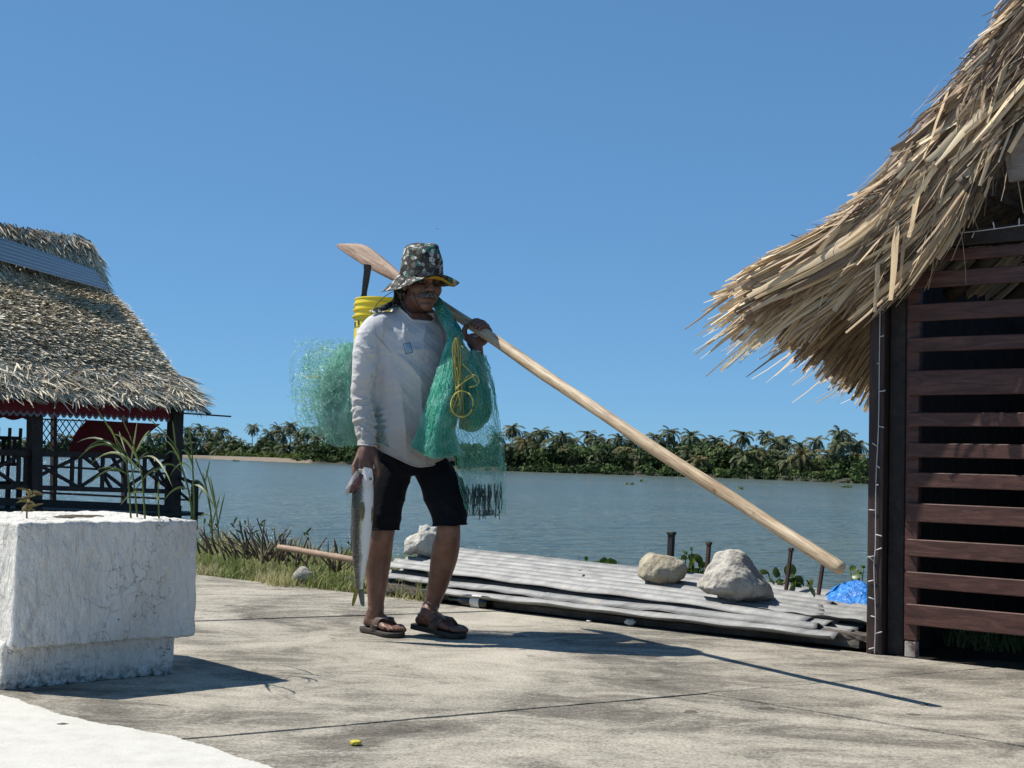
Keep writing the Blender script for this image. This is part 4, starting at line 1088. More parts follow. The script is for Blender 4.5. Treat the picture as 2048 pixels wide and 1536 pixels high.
# verge face: fronds of many leaflets, laid in overlapping courses through the thickness of the roof edge
def fronds(nb, per, a_lo, a_hi, h_hi, L_lo, L_hi, tone0, w_lo, w_hi, seed, course=.27, qj=.045):
    n = nb * per; rep = lambda x: np.repeat(x, per)
    ab = U(a_lo, a_hi, nb); ab = np.where(U(0, 1, nb) < .7, np.floor(ab / course) * course + U(0, .07, nb), ab)
    hb = U(-.03, h_hi, nb) * np.interp(ab, [0, ATOT * .75, ATOT], [1, 1, .4]); tb = tone0 + .20 * r.normal(size=nb); Lb = U(L_lo, L_hi, nb)
    fanb = r.normal(size=nb) * .05; fl = U(-1, 1, n)
    a0 = rep(ab) + .03 * r.normal(size=n); h = rep(hb) + .012 * r.normal(size=n)
    dh = rep(fanb) + fl * .075 + .03 * r.normal(size=n)
    dh = np.maximum(dh, -.05 - h)
    q = QF - .01 - .035 * rep(U(0, 1, nb)) ** 2 - .03 * (1 - rep(hb) / .34) + qj * .3 * r.normal(size=n)
    C = leaf_paths(a0, rep(Lb) * U(.6, 1.05, n), q, h, rep(U(-.05, .02, nb)) + .02 * r.normal(size=n), U(-.02, .04, n), dh=dh)
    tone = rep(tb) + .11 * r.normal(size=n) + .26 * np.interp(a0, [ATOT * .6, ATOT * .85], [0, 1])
    return make_leaves(C, U(w_lo, w_hi, n), tone, seed, .75)
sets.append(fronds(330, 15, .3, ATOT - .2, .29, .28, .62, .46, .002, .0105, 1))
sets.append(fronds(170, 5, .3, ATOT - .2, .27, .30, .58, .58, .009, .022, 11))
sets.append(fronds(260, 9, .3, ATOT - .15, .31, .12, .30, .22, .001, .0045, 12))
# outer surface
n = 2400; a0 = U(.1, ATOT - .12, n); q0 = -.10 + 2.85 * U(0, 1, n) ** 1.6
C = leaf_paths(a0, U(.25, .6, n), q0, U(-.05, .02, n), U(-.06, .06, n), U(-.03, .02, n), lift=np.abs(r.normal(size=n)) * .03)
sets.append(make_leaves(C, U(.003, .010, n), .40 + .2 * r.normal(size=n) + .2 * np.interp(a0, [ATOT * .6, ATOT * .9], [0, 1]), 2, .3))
# eave skirt: a paler tone puts the sunlight on it into the colour
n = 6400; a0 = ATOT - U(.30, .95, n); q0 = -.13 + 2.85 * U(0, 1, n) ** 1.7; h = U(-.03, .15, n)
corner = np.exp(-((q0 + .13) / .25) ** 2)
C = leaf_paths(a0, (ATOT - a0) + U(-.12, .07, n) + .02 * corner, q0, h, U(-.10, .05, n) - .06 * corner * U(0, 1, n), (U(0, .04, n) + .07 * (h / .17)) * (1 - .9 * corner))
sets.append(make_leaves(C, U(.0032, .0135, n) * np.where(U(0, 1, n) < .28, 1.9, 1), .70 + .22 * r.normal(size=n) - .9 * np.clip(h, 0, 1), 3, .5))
# dark short frayed bits on the edge
n = 1200; a0 = U(.3, ATOT - .1, n)
C = leaf_paths(a0, U(.08, .22, n), QF - .02 + U(-.05, .05, n), U(-.07, .0, n), U(-.05, .02, n), U(-.05, .02, n))
sets.append(make_leaves(C, U(.0012, .004, n), .25 + .2 * r.normal(size=n), 4, .5))
# a few long loose leaves hanging over the wall
C_extra = []
for (x0, y0, x1, y1, w) in ((1795, 440, 1789, 598, .020), (1812, 455, 1800, 575, .010), (1900, 180, 1850, 320, .014), (1930, 230, 1872, 395, .013), (1985, 120, 1925, 290, .014), (1765, 520, 1752, 625, .010), (1850, 330, 1822, 470, .016), (2020, 95, 1975, 250, .016)):
    A_, B_ = on_plane(x0, y0, HP(0, -.16, 0), PN), on_plane(x1, y1, HP(0, -.18, 0), PN)
    C_extra.append((np.linspace(A_, B_, 7), w))
C = np.array([c for c, w in C_extra]); n = len(C)
big = make_leaves(C, np.array([w for c, w in C_extra]), np.full(n, .68), 5, .95)
# the 300 that show largest become parts of their own
pool = [np.concatenate([s[k] for s in sets]) for k in range(5)]
score = pool[2].max(1) * np.linalg.norm(pool[0][:, -1] - pool[0][:, 0], axis=1)
q_of = (pool[0][:, 3] - PW) @ NV
score = np.where(q_of < .3, score, 0)
order = np.argsort(-score); pick = order[:290]; rest_ = order[290:]
for sel, joined in ((rest_, True),):
    V, F, rn = blades(pool[0][sel], pool[1][sel], pool[2][sel], pool[3][sel], .22, pool[4][sel])
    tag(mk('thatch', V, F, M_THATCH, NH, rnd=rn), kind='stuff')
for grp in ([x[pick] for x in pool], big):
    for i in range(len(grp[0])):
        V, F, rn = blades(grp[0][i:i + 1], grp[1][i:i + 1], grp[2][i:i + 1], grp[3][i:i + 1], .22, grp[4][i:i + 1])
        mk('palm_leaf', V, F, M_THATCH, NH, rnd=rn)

# --- string lights
M_WIRE = pm('light_string_wire', [(.3, (.42, .42, .42)), (.7, (.60, .60, .60))], 20, .5)
def string_light(P, n, label, seed, out):
    r_ = np.random.default_rng(seed); P = catmull(P, 60)
    o = empty('string_lights', P[-1], label, 'string lights')
    V, F = tube(P, .0022, 5); mk('wire', V, F, M_WIRE, o, True)
    for i in range(n):
        p = P[int((i + .5) / n * 59)]; d = unit(out * r_.choice([-1, 1]) + r_.normal(size=3) * .35)
        V, F = tube(np.array([p, p + d * .012, p + d * .026, p + d * .030]), np.array([.0022, .0024, .003, .001]), 6); mk('bulb', V, F, M_WIRE, o, True)
def wp(x, y): return on_plane(x, y, HP(0, -.022, 0), PN)
string_light([wp(1761, 560), wp(1759, 700), wp(1757, 850), wp(1752, 960), wp(1751, 1090), wp(1748, 1130), wp(1751, 1230), wp(1749, 1308)], 19, 'white string lights running down the near hut corner post', 4, UV)
string_light([wp(1816, 489), wp(1860, 474), wp(1920, 466), wp(1980, 459), wp(2060, 448)], 7, 'white string lights along the near hut top beam', 5, UP)

# ================================================================== LEFT HUT
E0 = at(392, 812, 24.0); E0h = np.array([E0[0], E0[1], 0.0]); ZE = E0[2]
def LP(t, w, z): return E0h - NV * t - UV * w + UP * z
left_hut = empty('thatched_hut', LP(3, 2.7, -.3), 'left palm thatched hut on a deck over the water, with red awning and lattice', 'hut')
LH = left_hut
LW = np.array([[0, ZE], [.25, ZE + .25], [.55, ZE + .58], [1.1, ZE + 1.18], [1.7, ZE + 1.72], [2.2, ZE + 2.1], [2.42, ZE + 2.45], [2.6, ZE + 2.85], [2.78, ZE + 3.17]])
LSB = np.array([[0, 0], [.55, .16], [1.1, .28], [2.2, .45], [2.42, .40], [2.78, .38]])
wc = np.linspace(0, 2.78, 36); zc = catmull(LW, 200); zc = np.interp(wc, zc[:, 0], zc[:, 1]); sb = np.interp(wc, LSB[:, 0], LSB[:, 1])
LT = 9.0
M_TBASE3 = pm('pale_thatch_underlay', [(.3, (.14, .11, .075)), (.7, (.34, .285, .20))], 9, .95, .8, 40, .03)
for mir in (False, True):
    V = []
    for w, z, b in zip(wc, zc, sb):
        ww = 5.56 - w if mir else w
        for t in np.linspace(0, 1, 14): V.append(LP(b + .05 + (LT - b) * t, ww, z - .06))
    F = grid_faces(36, 14); mk('roof_underlay', np.array(V), F if mir else F[:, ::-1], M_TBASE3, LH, True)
V = []; 
for w, z, b in zip(wc, zc, sb):
    for a in np.linspace(0, 1, 8): V.append(LP(b + .06, w + (5.56 - 2 * w) * a, z - .06))
mk('roof_end', np.array(V), grid_faces(36, 8), M_TBASE3, LH, True)
M_THATCH2 = thatch_mat('pale_weathered_thatch', [(.08, (.09, .068, .048)), (.28, (.33, .265, .18)), (.46, (.62, .525, .38)), (.64, (.82, .725, .555)), (.9, (.86, .79, .64))], .1)
r = np.random.default_rng(99)
def lroof(w, t):
    z = np.interp(w, wc, zc); e = .03
    dz = (np.interp(w + e, wc, zc) - np.interp(w - e, wc, zc)) / (np.minimum(w + e, 2.78) - np.maximum(w - e, 0))
    P = E0h - NV * t[..., None] - UV * w[..., None] + UP * z[..., None]
    down = unit(UV - UP * dz[..., None]); nrm = unit(UV * dz[..., None] + UP)
    return P, down, nrm
def roof_leaves(n, w0, w1, t0, t1, L0, L1, hw0, hw1, tone, lift, spread, seed, mirror_end=False, k=4, sag=.0):
    r_ = np.random.default_rng(seed)
    w = r_.uniform(w0, w1, n); sbw = np.interp(w, LSB[:, 0], LSB[:, 1]); t = sbw + (t1 - t0) * r_.uniform(0, 1, n) ** 1.3 + t0
    P, dn, nr = lroof(w, t)
    d = unit(dn + nr * r_.normal(lift, .14, n)[:, None] + NV * (r_.normal(size=n) * spread + np.exp(-(t - sbw) * 2.2) * .35 * (w < 2.1))[:, None])
    L = r_.uniform(L0, L1, n); tt = np.linspace(0, 1, k)[None, :, None]
    C = P[:, None] + nr[:, None] * .015 + d[:, None] * L[:, None, None] * tt - UP * (sag * L)[:, None, None] * tt ** 2 + r_.normal(size=(n, 1, 3)) * .015
    side = unit(np.cross(d, nr) + r_.normal(size=(n, 3)) * .5)
    W = r_.uniform(hw0, hw1, n)[:, None] * np.array([.8, 1, .75, .2])[None]
    tn = np.clip(tone + .24 * r_.normal(size=n) + .10 * hnoise(np.c_[w, t], 2.0, seed), 0, 1)
    return C, side, W, nr, tn
Ls = [roof_leaves(24000, .12, 2.3, -.02, 5.2, .07, .19, .006, .015, .72, .75, .40, 1),
      roof_leaves(2800, 2.15, 2.74, .05, 5.0, .14, .34, .008, .016, .66, .25, .22, 2),
      roof_leaves(2600, .12, .55, -.06, 5.0, .30, .62, .010, .022, .58, .22, 1.3, 3, sag=.0),
      roof_leaves(1900, .02, .22, -.08, 5.0, .12, .24, .010, .020, .6, .15, .8, 4, sag=.1),
      roof_leaves(1100, 2.62, 2.77, .25, 4.0, .15, .36, .010, .022, .16, .18, .8, 5)]
n = 1500; w = r.uniform(0, 2.6, n); sbw = np.interp(w, LSB[:, 0], LSB[:, 1]); P, dn, nr = lroof(w, sbw + r.uniform(-.06, .1, n))      # ragged hip edge
d = unit(dn + NV * r.uniform(.0, .5, n)[:, None] + r.normal(size=(n, 3)) * .2); L = r.uniform(.12, .34, n)
C = P[:, None] + d[:, None] * L[:, None, None] * np.linspace(0, 1, 4)[None, :, None]
Ls.append((C, unit(np.cross(d, nr) + r.normal(size=(n, 3)) * .3), r.uniform(.008, .016, n)[:, None] * np.array([.8, 1, .75, .2])[None], nr, np.clip(.6 + .2 * r.normal(size=n), 0, 1)))
pool = [np.concatenate([s[k] for s in Ls]) for k in range(5)]
score = pool[2].max(1) * np.linalg.norm(pool[0][:, -1] - pool[0][:, 0], axis=1)
order = np.argsort(-score); pick = order[:280]; rest_ = order[280:]
V, F, rn = blades(pool[0][rest_], pool[1][rest_], pool[2][rest_], None, 0, pool[4][rest_]); tag(mk('thatch', V, F, M_THATCH2, LH, rnd=rn), kind='stuff')
for i in pick:
    V, F, rn = blades(pool[0][i:i + 1], pool[1][i:i + 1], pool[2][i:i + 1], pool[3][i:i + 1], .2, pool[4][i:i + 1]); mk('palm_leaf', V, F, M_THATCH2, LH, rnd=rn)
# ---- timber frame, drawn on vertical planes parallel to the long side
def lp(px, py, w=.30): return on_plane(px, py, LP(0, w, 0), UV)
def lbeam(name, x0, y0, x1, y1, wid, mat, w=.30, thick=.06):
    V, F = beam(lp(x0, y0, w), lp(x1, y1, w), thick, wid * 24.0 / FPX, UP if abs(x1 - x0) > abs(y1 - y0) * .25 else NV, .006); return mk(name, V, F, mat, LH)
M_HUTW = wood('hut_timber', (.020, .012, .009), (.045, .026, .019), (.085, .05, .038), .7, (3, 3, 1))
lbeam('post', 352, 806, 343, 1062, 24, M_HUTW, .30, .2)
lbeam('post', 70, 800, 68, 1030, 22, M_HUTW, .30, .18)
lbeam('post', -220, 790, -222, 1020, 22, M_HUTW, .30, .18)
lbeam('post', 108, 815, 106, 1000, 8, M_HUTW, 5.0, .14)
lbeam('post', 250, 820, 248, 1010, 8, M_HUTW, 5.0, .14)
lbeam('rail', -260, 898, 345, 914, 11, M_HUTW)
lbeam('rail', -260, 966, 345, 983, 9, M_HUTW)
lbeam('deck_beam', -260, 992, 360, 1018, 14, M_DARKW, .26, .1)
lbeam('deck_beam', -260, 1012, 360, 1034, 9, M_DARKW, .22, .1)
for (x0, x1) in ((-60, 38), (42, 158), (164, 250), (254, 340)):
    lbeam('brace', x0, 908 + x0 * .02, x1, 972 + x1 * .02, 6, M_HUTW, .31, .05); lbeam('brace', x0, 968 + x0 * .02, x1, 910 + x1 * .02, 6, M_HUTW, .33, .05)
for x in (38, 52, 112, 145, 161, 206, 252, 290, 315):
    lbeam('baluster', x, 905, x - 2, 980, 7, M_HUTW, .32, .05)
for x in (185, 225, 300, 330):
    lbeam('brace', x, 915, x + 38, 978, 6, M_HUTW, .36, .05)
lbeam('rail', 80, 931, 345, 948, 5, M_HUTW, 5.0); lbeam('rail', 80, 985, 380, 1000, 5, M_HUTW, 5.0)
lbeam('side_rail', 358, 955, 394, 968, 6, M_DARKW, .1, .06); lbeam('side_post', 390, 962, 388, 1060, 11, M_DARKW, .1, .1); lbeam('side_brace', 360, 985, 390, 1010, 4, M_DARKW, .1, .05)
V = np.array([LP(-.3, .05, -.28), LP(LT, .05, -.28), LP(LT, 5.5, -.28), LP(-.3, 5.5, -.28)]); V = np.vstack([V, V - UP * .06])
mk('deck', V, [[0, 1, 2, 3], [7, 6, 5, 4], [0, 4, 5, 1], [1, 5, 6, 2], [2, 6, 7, 3], [3, 7, 4, 0]], M_DARKW, LH)
for t in np.arange(.2, LT, 1.3):
    for w in (.4, 2.8, 5.2):
        V, F = tube(np.array([LP(t, w, -.3), LP(t, w, -1.9)]), .06, 8); mk('pile', V, F, M_DARKW, LH, True)
# lattice screen on the far side
for k in range(-5, 12):
    xa = 80 + k * 13
    for (dx) in (46, -46):
        x0_, x1_ = xa, xa + dx; y0_, y1_ = 838, 905
        f0 = 0.0; f1 = 1.0
        lo, hi = 80, 176
        if x1_ != x0_:
            fs = sorted([(lo - x0_) / (x1_ - x0_), (hi - x0_) / (x1_ - x0_)]); f0, f1 = max(0, fs[0]), min(1, fs[1])
        if f1 - f0 < .05: continue
        lbeam('lattice_strip', x0_ + dx * f0, y0_ + 67 * f0, x0_ + dx * f1, y0_ + 67 * f1, 1.7, M_HUTW, 4.0 + (.03 if dx > 0 else 0), .02)
lbeam('lattice_frame', 78, 838, 180, 842, 3, M_HUTW, 4.05, .03); lbeam('lattice_frame', 78, 905, 180, 909, 3, M_HUTW, 4.05, .03)
M_RED = pm('dark_red_cloth', [(.3, (.16, .010, .014)), (.7, (.24, .018, .022))], 3, .9, .4, 40, .01)
M_GREYTRIM = pm('grey_trim', [(.3, (.16, .15, .15)), (.7, (.26, .25, .25))], 8, .9)
quad = np.array([lp(x, y, 1.6) for x, y in ((174, 840), (320, 848), (264, 911), (137, 906))])
g = []; 
for a in np.linspace(0, 1, 16):
    for b in np.linspace(0, 1, 10):
        p = lerp(lerp(quad[0], quad[1], a), lerp(quad[3], quad[2], a), b); g.append(p + UV * (.04 * math.sin(a * 9) * (1 - b * .3) - .12 * math.sin(b * 3.1)))
mk('awning_panel', np.array(g), grid_faces(16, 10), M_RED, LH, True)
# scalloped valance under the eave
n_sc = 44; P0, P1 = lp(-260, 805, .10), lp(340, 832, .10); P1t, P0t = lp(340, 815, .10), lp(-260, 770, .10)
V, Vt = [], []
for i in range(n_sc * 8 + 1):
    a = i / (n_sc * 8); ph = (i % 8) / 8; dip = math.sin(math.pi * ph) * .055
    b = lerp(P0, P1, a); tp = lerp(P0t, P1t, a)
    V += [tp, b - UP * (dip + .02)]; Vt += [b - UP * (dip + .012) + UV * .006, b - UP * (dip + .055) + UV * .006]
m_ = n_sc * 8 + 1
val_ = mk('valance', np.array(V), grid_faces(m_, 2), M_RED, LH, False); mk('trim', np.array(Vt), grid_faces(m_, 2), M_GREYTRIM, val_)
# rear valance and the dark inside of the roof
V = []
for i in range(n_sc * 8 + 1):
    a = i / (n_sc * 8); V += [LP(-.2 + (LT) * a, 5.2, ZE + .2), LP(-.2 + LT * a, 5.2, ZE - .22 - abs(math.sin(a * 70)) * .05)]
mk('rear_valance', np.array(V), grid_faces(m_, 2), M_RED, LH)
# poles sticking out at the corner
lbeam('eave_pole', 340, 815, 402, 818, 9, M_HUTW, .25, .08); lbeam('eave_pole', 385, 800, 420, 829, 7, M_HUTW, .2, .06); lbeam('eave_pole', 330, 824, 462, 833, 3.2, M_HUTW, .15, .03)
# chairs seen over the railing
for (x, lab) in ((4, 'dark slat backed chair at the left frame edge inside the left hut'), (26, 'dark slat backed chair next to the left post inside the left hut')):
    c0 = lp(x, 1000, 1.0); ch = empty('wooden_chair', (c0[0], c0[1], -.25), lab, 'chair', 'chairs inside the left hut')
    z0 = -.25; cx = np.array([c0[0], c0[1], 0])
    for sx in (-1, 1):
        for sy in (-1, 1):
            hh = 1.35 if sy > 0 else .45
            V, F = bbox3(cx + NV * .2 * sx - UV * .2 * sy + UP * (z0 + hh / 2), NV * .022, UV * .022, UP * hh / 2, .004); mk('leg', V, F, M_HUTW, ch)
    V, F = bbox3(cx + UP * (z0 + .45), NV * .22, UV * .22, UP * .02, .004); mk('seat', V, F, M_HUTW, ch)
    for zz_ in (.75, 1.18): 
        V, F = bbox3(cx - UV * .2 + UP * (z0 + zz_), NV * .20, UV * .012, UP * .03, .004); mk('back_rail', V, F, M_HUTW, ch)
    for k in (-.1, 0, .1):
        V, F = bbox3(cx - UV * .2 + NV * k + UP * (z0 + .97), NV * .03, UV * .01, UP * .21, .004); mk('back_slat', V, F, M_HUTW, ch)
# corrugated strip lying across the left roof
A0, A1 = at(-60, 462, 23.35), at(186, 546, 24.75); B0, B1 = at(-60, 512, 23.1), at(218, 588, 24.45)
M_STRIP = NT('blue_grey_metal').set(col=(.30, .36, .42), rough=.45, metal=.3).m
nu, nv_ = 40, 61; V = []
for i in range(nu):
    a = i / (nu - 1)
    for j in range(nv_):
        b = j / (nv_ - 1); p = lerp(lerp(A0, A1, a), lerp(B0, B1, a), b); V.append(p + (UV * .7 + UP * .7) * (.06 + .022 * math.cos(b * 6 * 2 * math.pi)))
V = np.array(V); F = grid_faces(nu, nv_)
tag(mk('corrugated_strip', V, F, M_STRIP, smooth=True, origin=A0), 'blue grey corrugated metal strip lying across the left hut thatch', 'metal sheet')
# ================================================================== THE FISHERMAN
J = at
FD = unit(np.array([.50, -.87, 0])); WD = np.array([-FD[1], FD[0], 0])     # facing direction; WD points to his left (image right, away)
M_SKIN = NT('sun_browned_skin')
_v = M_SKIN.coord(); _f1 = M_SKIN.noise(_v, 14, 5, .6); _f2 = M_SKIN.noise(_v, 160, 3, .6)
M_SKIN.set(col=M_SKIN.ramp(_f1, [(.3, (.105, .048, .031)), (.55, (.165, .079, .052)), (.75, (.225, .118, .082))]), rough=.48, spec=.45)
M_SKIN.b.inputs['Subsurface Weight'].default_value = .06; M_SKIN.b.inputs['Subsurface Radius'].default_value = (.01, .004, .002)
M_SKIN.bump(_f2, .35, .0012); M_SKIN = M_SKIN.m
def cloth(name, c0, c1, c2, sc=6, bump=.5, weave=260):
    t = NT(name); v = t.coord(); f = t.noise(v, sc, 6, .6, .5); w = t.noise(v, weave, 2, .5); m = t.noise(v, 26, 4, .55, 1.0)
    t.set(col=t.ramp(f, [(.3, c0), (.5, c1), (.7, c2)]), rough=.9, spec=.15, sheen=.02)
    b = t.bump(m, bump, .006); t.bump(w, .25, .001, b); return t.m
M_SHORTS = cloth('black_cotton', (.003, .0035, .005), (.005, .0055, .0075), (.009, .0095, .012))

person = empty('person', np.array([J(830, 1262, 6.0)[0], 6.0, 0]), 'fisherman in camouflage hat, white shirt and black shorts, walking with a paddle on his shoulder', 'person')
# ---------------- paddle line (needed for the gripping hand)
PE, PB = J(1684, 1142, 4.60), J(770, 538, 6.45)
pa = unit(PE - PB)
def pad(t): return PB + pa * t
PLEN = np.linalg.norm(PE - PB)
def pad_at_px(px):
    ts = np.linspace(-.5, PLEN, 4000); P = pad(ts[:, None]); rel = P - CAM
    x = 1024 + FPX * (rel @ _r) / (rel @ _f); return ts[np.argmin(abs(x - px))]
SHR = .0245
# ---------------- body parts
B = []
hip_c = J(826, 905, 6.02); chest = J(818, 735, 6.0); nb = J(826, 628, 6.02)
B.append(rings_mesh([hip_c - UP * .10, hip_c, lerp(hip_c, chest, .5), chest, J(818, 680, 6.02), J(820, 645, 6.03), J(823, 628, 6.03)],
                    [WD * w for w in (.10, .135, .125, .13, .14, .125, .085)], [FD * w for w in (.08, .09, .085, .09, .092, .088, .07)], 2.3))
HC = J(845, 566, 5.97)                                   # head centre
HF = unit(np.array([.40, -.90, -.06])); HS = unit(np.cross(UP, -HF)); HS = unit(np.cross(HF, UP)) * -1   # HS: image right
HS = unit(np.array([-HF[1], HF[0], 0])); HU = np.cross(HS, -HF); HU = HU if HU[2] > 0 else -HU
RH = np.stack([HS, -HF, HU], 1)                          # head axes: x to image right, y backwards, z up
def hd(x, y, z): return HC + RH @ np.array([x, y, z])
def hel(c, r_): return ellip(hd(*c), r_, RH, 20, 14)
B.append(limb([J(822, 645, 6.05), J(828, 615, 6.04), hd(0, .03, -.06)], [.066, .060, .056], 12))
for c, r_ in (((0, .012, .035), (.078, .098, .088)), ((0, -.030, -.040), (.059, .066, .080)), ((0, -.058, -.098), (.036, .032, .027)), ((.040, -.052, -.030), (.030, .034, .034)), ((-.040, -.052, -.030), (.030, .034, .034)),
              ((0, -.080, .022), (.054, .018, .015)), ((0, -.094, .000), (.0115, .016, .028)), ((0, -.106, -.022), (.0145, .018, .016)), ((0, -.112, -.030), (.0165, .014, .0125)), ((.0155, -.098, -.034), (.0105, .012, .0095)), ((-.0155, -.098, -.034), (.0105, .012, .0095)),
              ((0, -.082, -.058), (.030, .018, .016)), ((0, -.090, -.0745), (.024, .012, .0065)), ((.079, .008, -.008), (.010, .021, .033)), ((-.079, .008, -.008), (.010, .021, .033)),
              ((.044, -.018, -.066), (.018, .040, .030)), ((-.044, -.018, -.066), (.018, .040, .030))):
    B.append(hel(c, r_))
# arms
shR, elR, wrR = J(742, 655, 5.90), J(727, 795, 5.90), J(733, 893, 5.84)
shL, elL, wrL = J(886, 655, 6.12), J(960, 788, 5.97), J(953, 694, 5.95)
B.append(limb([J(752, 675, 5.93), lerp(shR, elR, .5), elR, lerp(elR, wrR, .45), wrR], [.038, .036, .030, .026, .027], 24))
B.append(limb([J(876, 672, 6.09), lerp(shL, elL, .5), elL, lerp(elL, wrL, .45), wrL], [.038, .038, .034, .032, .028], 24))
# right hand, closed on the fish's gill
B.append(limb([wrR, J(731, 905, 5.83), J(728, 922, 5.82)], [.029, .031, .030], 10))
for i in range(4):
    kx = 708 + 11.5 * i; ky = 934 + 4.0 * i - (4 if i == 3 else 0)
    B.append(limb([J(727 + 3.5 * (i - 1.5), 900, 5.832), J(lerp(727, kx, .6), 918, 5.815), J(kx, ky, 5.80)], [.0135, .0145, .0125], 10, 10))
    B.append(limb([J(kx, ky, 5.80), J(kx + 1.5 - .5 * i, ky + 16, 5.785), J(kx + 3, ky + 23, 5.805), J(kx + 4, ky + 16, 5.835), J(kx + 4, ky + 8, 5.845)], [.0118, .0112, .0102, .0095, .0082], 16, 10))
B.append(limb([J(742, 900, 5.832), J(752, 920, 5.81), J(756, 936, 5.80), J(755, 951, 5.81)], [.0165, .0145, .0120, .0090], 14, 10))
# left hand, wrapped over the shaft
th_ = pad_at_px(957); hc = pad(th_); fcam = unit(np.array([0, -1.0, 0]) - pa * np.dot(np.array([0, -1.0, 0]), pa)); bup = np.cross(pa, fcam); bup = bup if bup[2] > 0 else -bup
def gp(a, b, f): return hc + pa * a + bup * b + fcam * f
for i in range(4):
    o = -.034 + .0225 * i; rr = (.0092, .0098, .0094, .0084)[i]; ln = (1.0, 1.08, 1.02, .86)[i]
    B.append(limb([wrL, lerp(wrL, gp(o, -.030, -.034), .55) + UP * .004, gp(o, -.026, -.036)], [.020, .0165, .0135], 12, 10))
    B.append(limb([gp(o, -.026, -.036), gp(o + .002, .012, -.042), gp(o + .003, .038 * ln, -.018), gp(o + .002, .036 * ln, .014), gp(o, .016, .034), gp(o - .001, .000, .036)], [.0130, rr * 1.1, rr * 1.08, rr, rr * .95, rr * .8], 24, 10))
B.append(limb([wrL, lerp(wrL, gp(-.008, -.045, -.014), .6), gp(-.008, -.045, -.014)], [.028, .033, .030], 12))
B.append(ellip(gp(.004, -.040, -.010), (.036, .020, .028)))
B.append(limb([lerp(wrL, gp(-.03, -.04, -.01), .45), gp(-.046, -.052, .002), gp(-.056, -.034, .016), gp(-.054, -.014, .024)], [.018, .0165, .0135, .0110], 16, 10))
# legs
kR, kL = J(766, 1062, 5.93), J(897, 1052, 5.90)
aR, aL = J(752, 1222, 5.985), J(861, 1214, 6.03)
B.append(limb([J(788, 930, 6.0), J(776, 1000, 5.96), kR, J(757, 1112, 5.975), J(754, 1165, 5.985), J(752, 1205, 5.985), aR], [.066, .060, .051, .058, .046, .036, .036], 36, 20))
B.append(limb([J(866, 930, 6.03), J(884, 995, 5.96), kL, J(890, 1105, 5.965), J(878, 1160, 6.00), J(866, 1200, 6.025), aL], [.064, .060, .051, .060, .047, .037, .037], 36, 20))
# feet
def foot(toe_px, heel_px, d_toe, d_heel, lift_h, ank, seed):
    tz = np.array([J(*toe_px, d_toe)[0], d_toe, .022]); hz = np.array([J(*heel_px, d_heel)[0], d_heel, .022 + lift_h])
    ax = unit(tz - hz); L = np.linalg.norm(tz - hz); sd = unit(np.cross(ax, UP)); up = np.cross(sd, ax)
    def fp(a, s, z): return hz + ax * (a * L) + sd * s + up * z
    cs = [(.03, .036, .0), (.12, .070, 0), (.30, .080, .0), (.50, .062, .0), (.68, .042, 0), (.80, .030, 0)]
    C = [fp(a, 0, h / 2) for a, h, _ in cs]; A_ = [sd * w for w in (.024, .031, .033, .038, .043, .043)]; B_ = [up * h / 2 for a, h, _ in cs]
    out = [rings_mesh(C, A_, B_, 2.2, 20), limb([fp(.24, 0, .055), lerp(fp(.24, 0, .06), ank, .5), ank], [.038, .037, .036], 8)]
    for i in range(5):
        s = (-.031, -.014, .001, .015, .028)[i]; a1 = (1.0, .985, .96, .93, .89)[i]; rr = (.0135, .0098, .0092, .0088, .0084)[i]
        out.append(limb([fp(.74, s * .95, .016), fp(a1 - .09, s, .019), fp(a1, s, .011)], [rr * 1.05, rr, rr * .92], 10, 10))
    return out, fp, L
foR, fpR, LR = foot((796, 1264), (733, 1245), 5.885, 6.055, .004, aR, 0)
foL, fpL, LL = foot((924, 1264), (832, 1240), 5.905, 6.015, .026, aL, 1)
B += foR + foL
V, F, N = remesh(B, .0035, 2, .5)
# face: eye hollows, mouth line, cheek folds
Lc = (V - HC) @ RH
def dent(c, r_, depth):
    global V
    g = np.exp(-(((Lc - np.array(c)) / np.array(r_)) ** 2).sum(1)); V = V - N * (g * depth)[:, None]
for sx in (-1, 1):
    dent((sx * .031, -.086, .000), (.015, .03, .010), .013); dent((sx * .030, -.085, -.052), (.006, .03, .016), .004); dent((sx * .022, -.09, -.046), (.005, .03, .012), .003)
dent((0, -.095, -.068), (.024, .03, .003), .006); dent((0, -.09, -.088), (.022, .03, .006), .005)
N2 = N
V = V + N * (.0008 * hnoise(V, 60, 3))[:, None] * (np.abs(Lc).max(1) < .2)[:, None]
V = V + N * (.0016 * hnoise(V * np.array([1, 1, 2.0]), 70, 8) * (V[:, 2] < .14))[:, None]
mk('body', V, F, M_SKIN, person, True)
# eyes, brows, moustache
M_EYE = NT('eyeball').set(col=(.13, .105, .09), rough=.3).m; M_IRIS = NT('dark_iris').set(col=(.012, .008, .006), rough=.15).m
for sx in (-1, 1):
    V1, F1 = ellip(hd(sx * .031, -.0705, -.001), (.0105, .0105, .0055), RH); e = mk('eye', V1, F1, M_EYE, person, True)
    V1, F1 = ellip(hd(sx * .031 + .001, -.0780, -.001), (.0048, .0036, .0046), RH); mk('iris', V1, F1, M_IRIS, e, True)
M_HAIRG = pm('grey_hair', [(.2, (.02, .017, .015)), (.5, (.10, .088, .078)), (.85, (.30, .28, .26))], 60, .6, attr=.8)
r = np.random.default_rng(5)
def hairs(n, f, w, rad=.0009):
    P = np.array([f(r) for _ in range(n)]); V1, F1 = strands(P, rad)
    return V1, F1, np.repeat(np.clip(r.normal(.55, .28, n), 0, 1), P.shape[1] * 3)
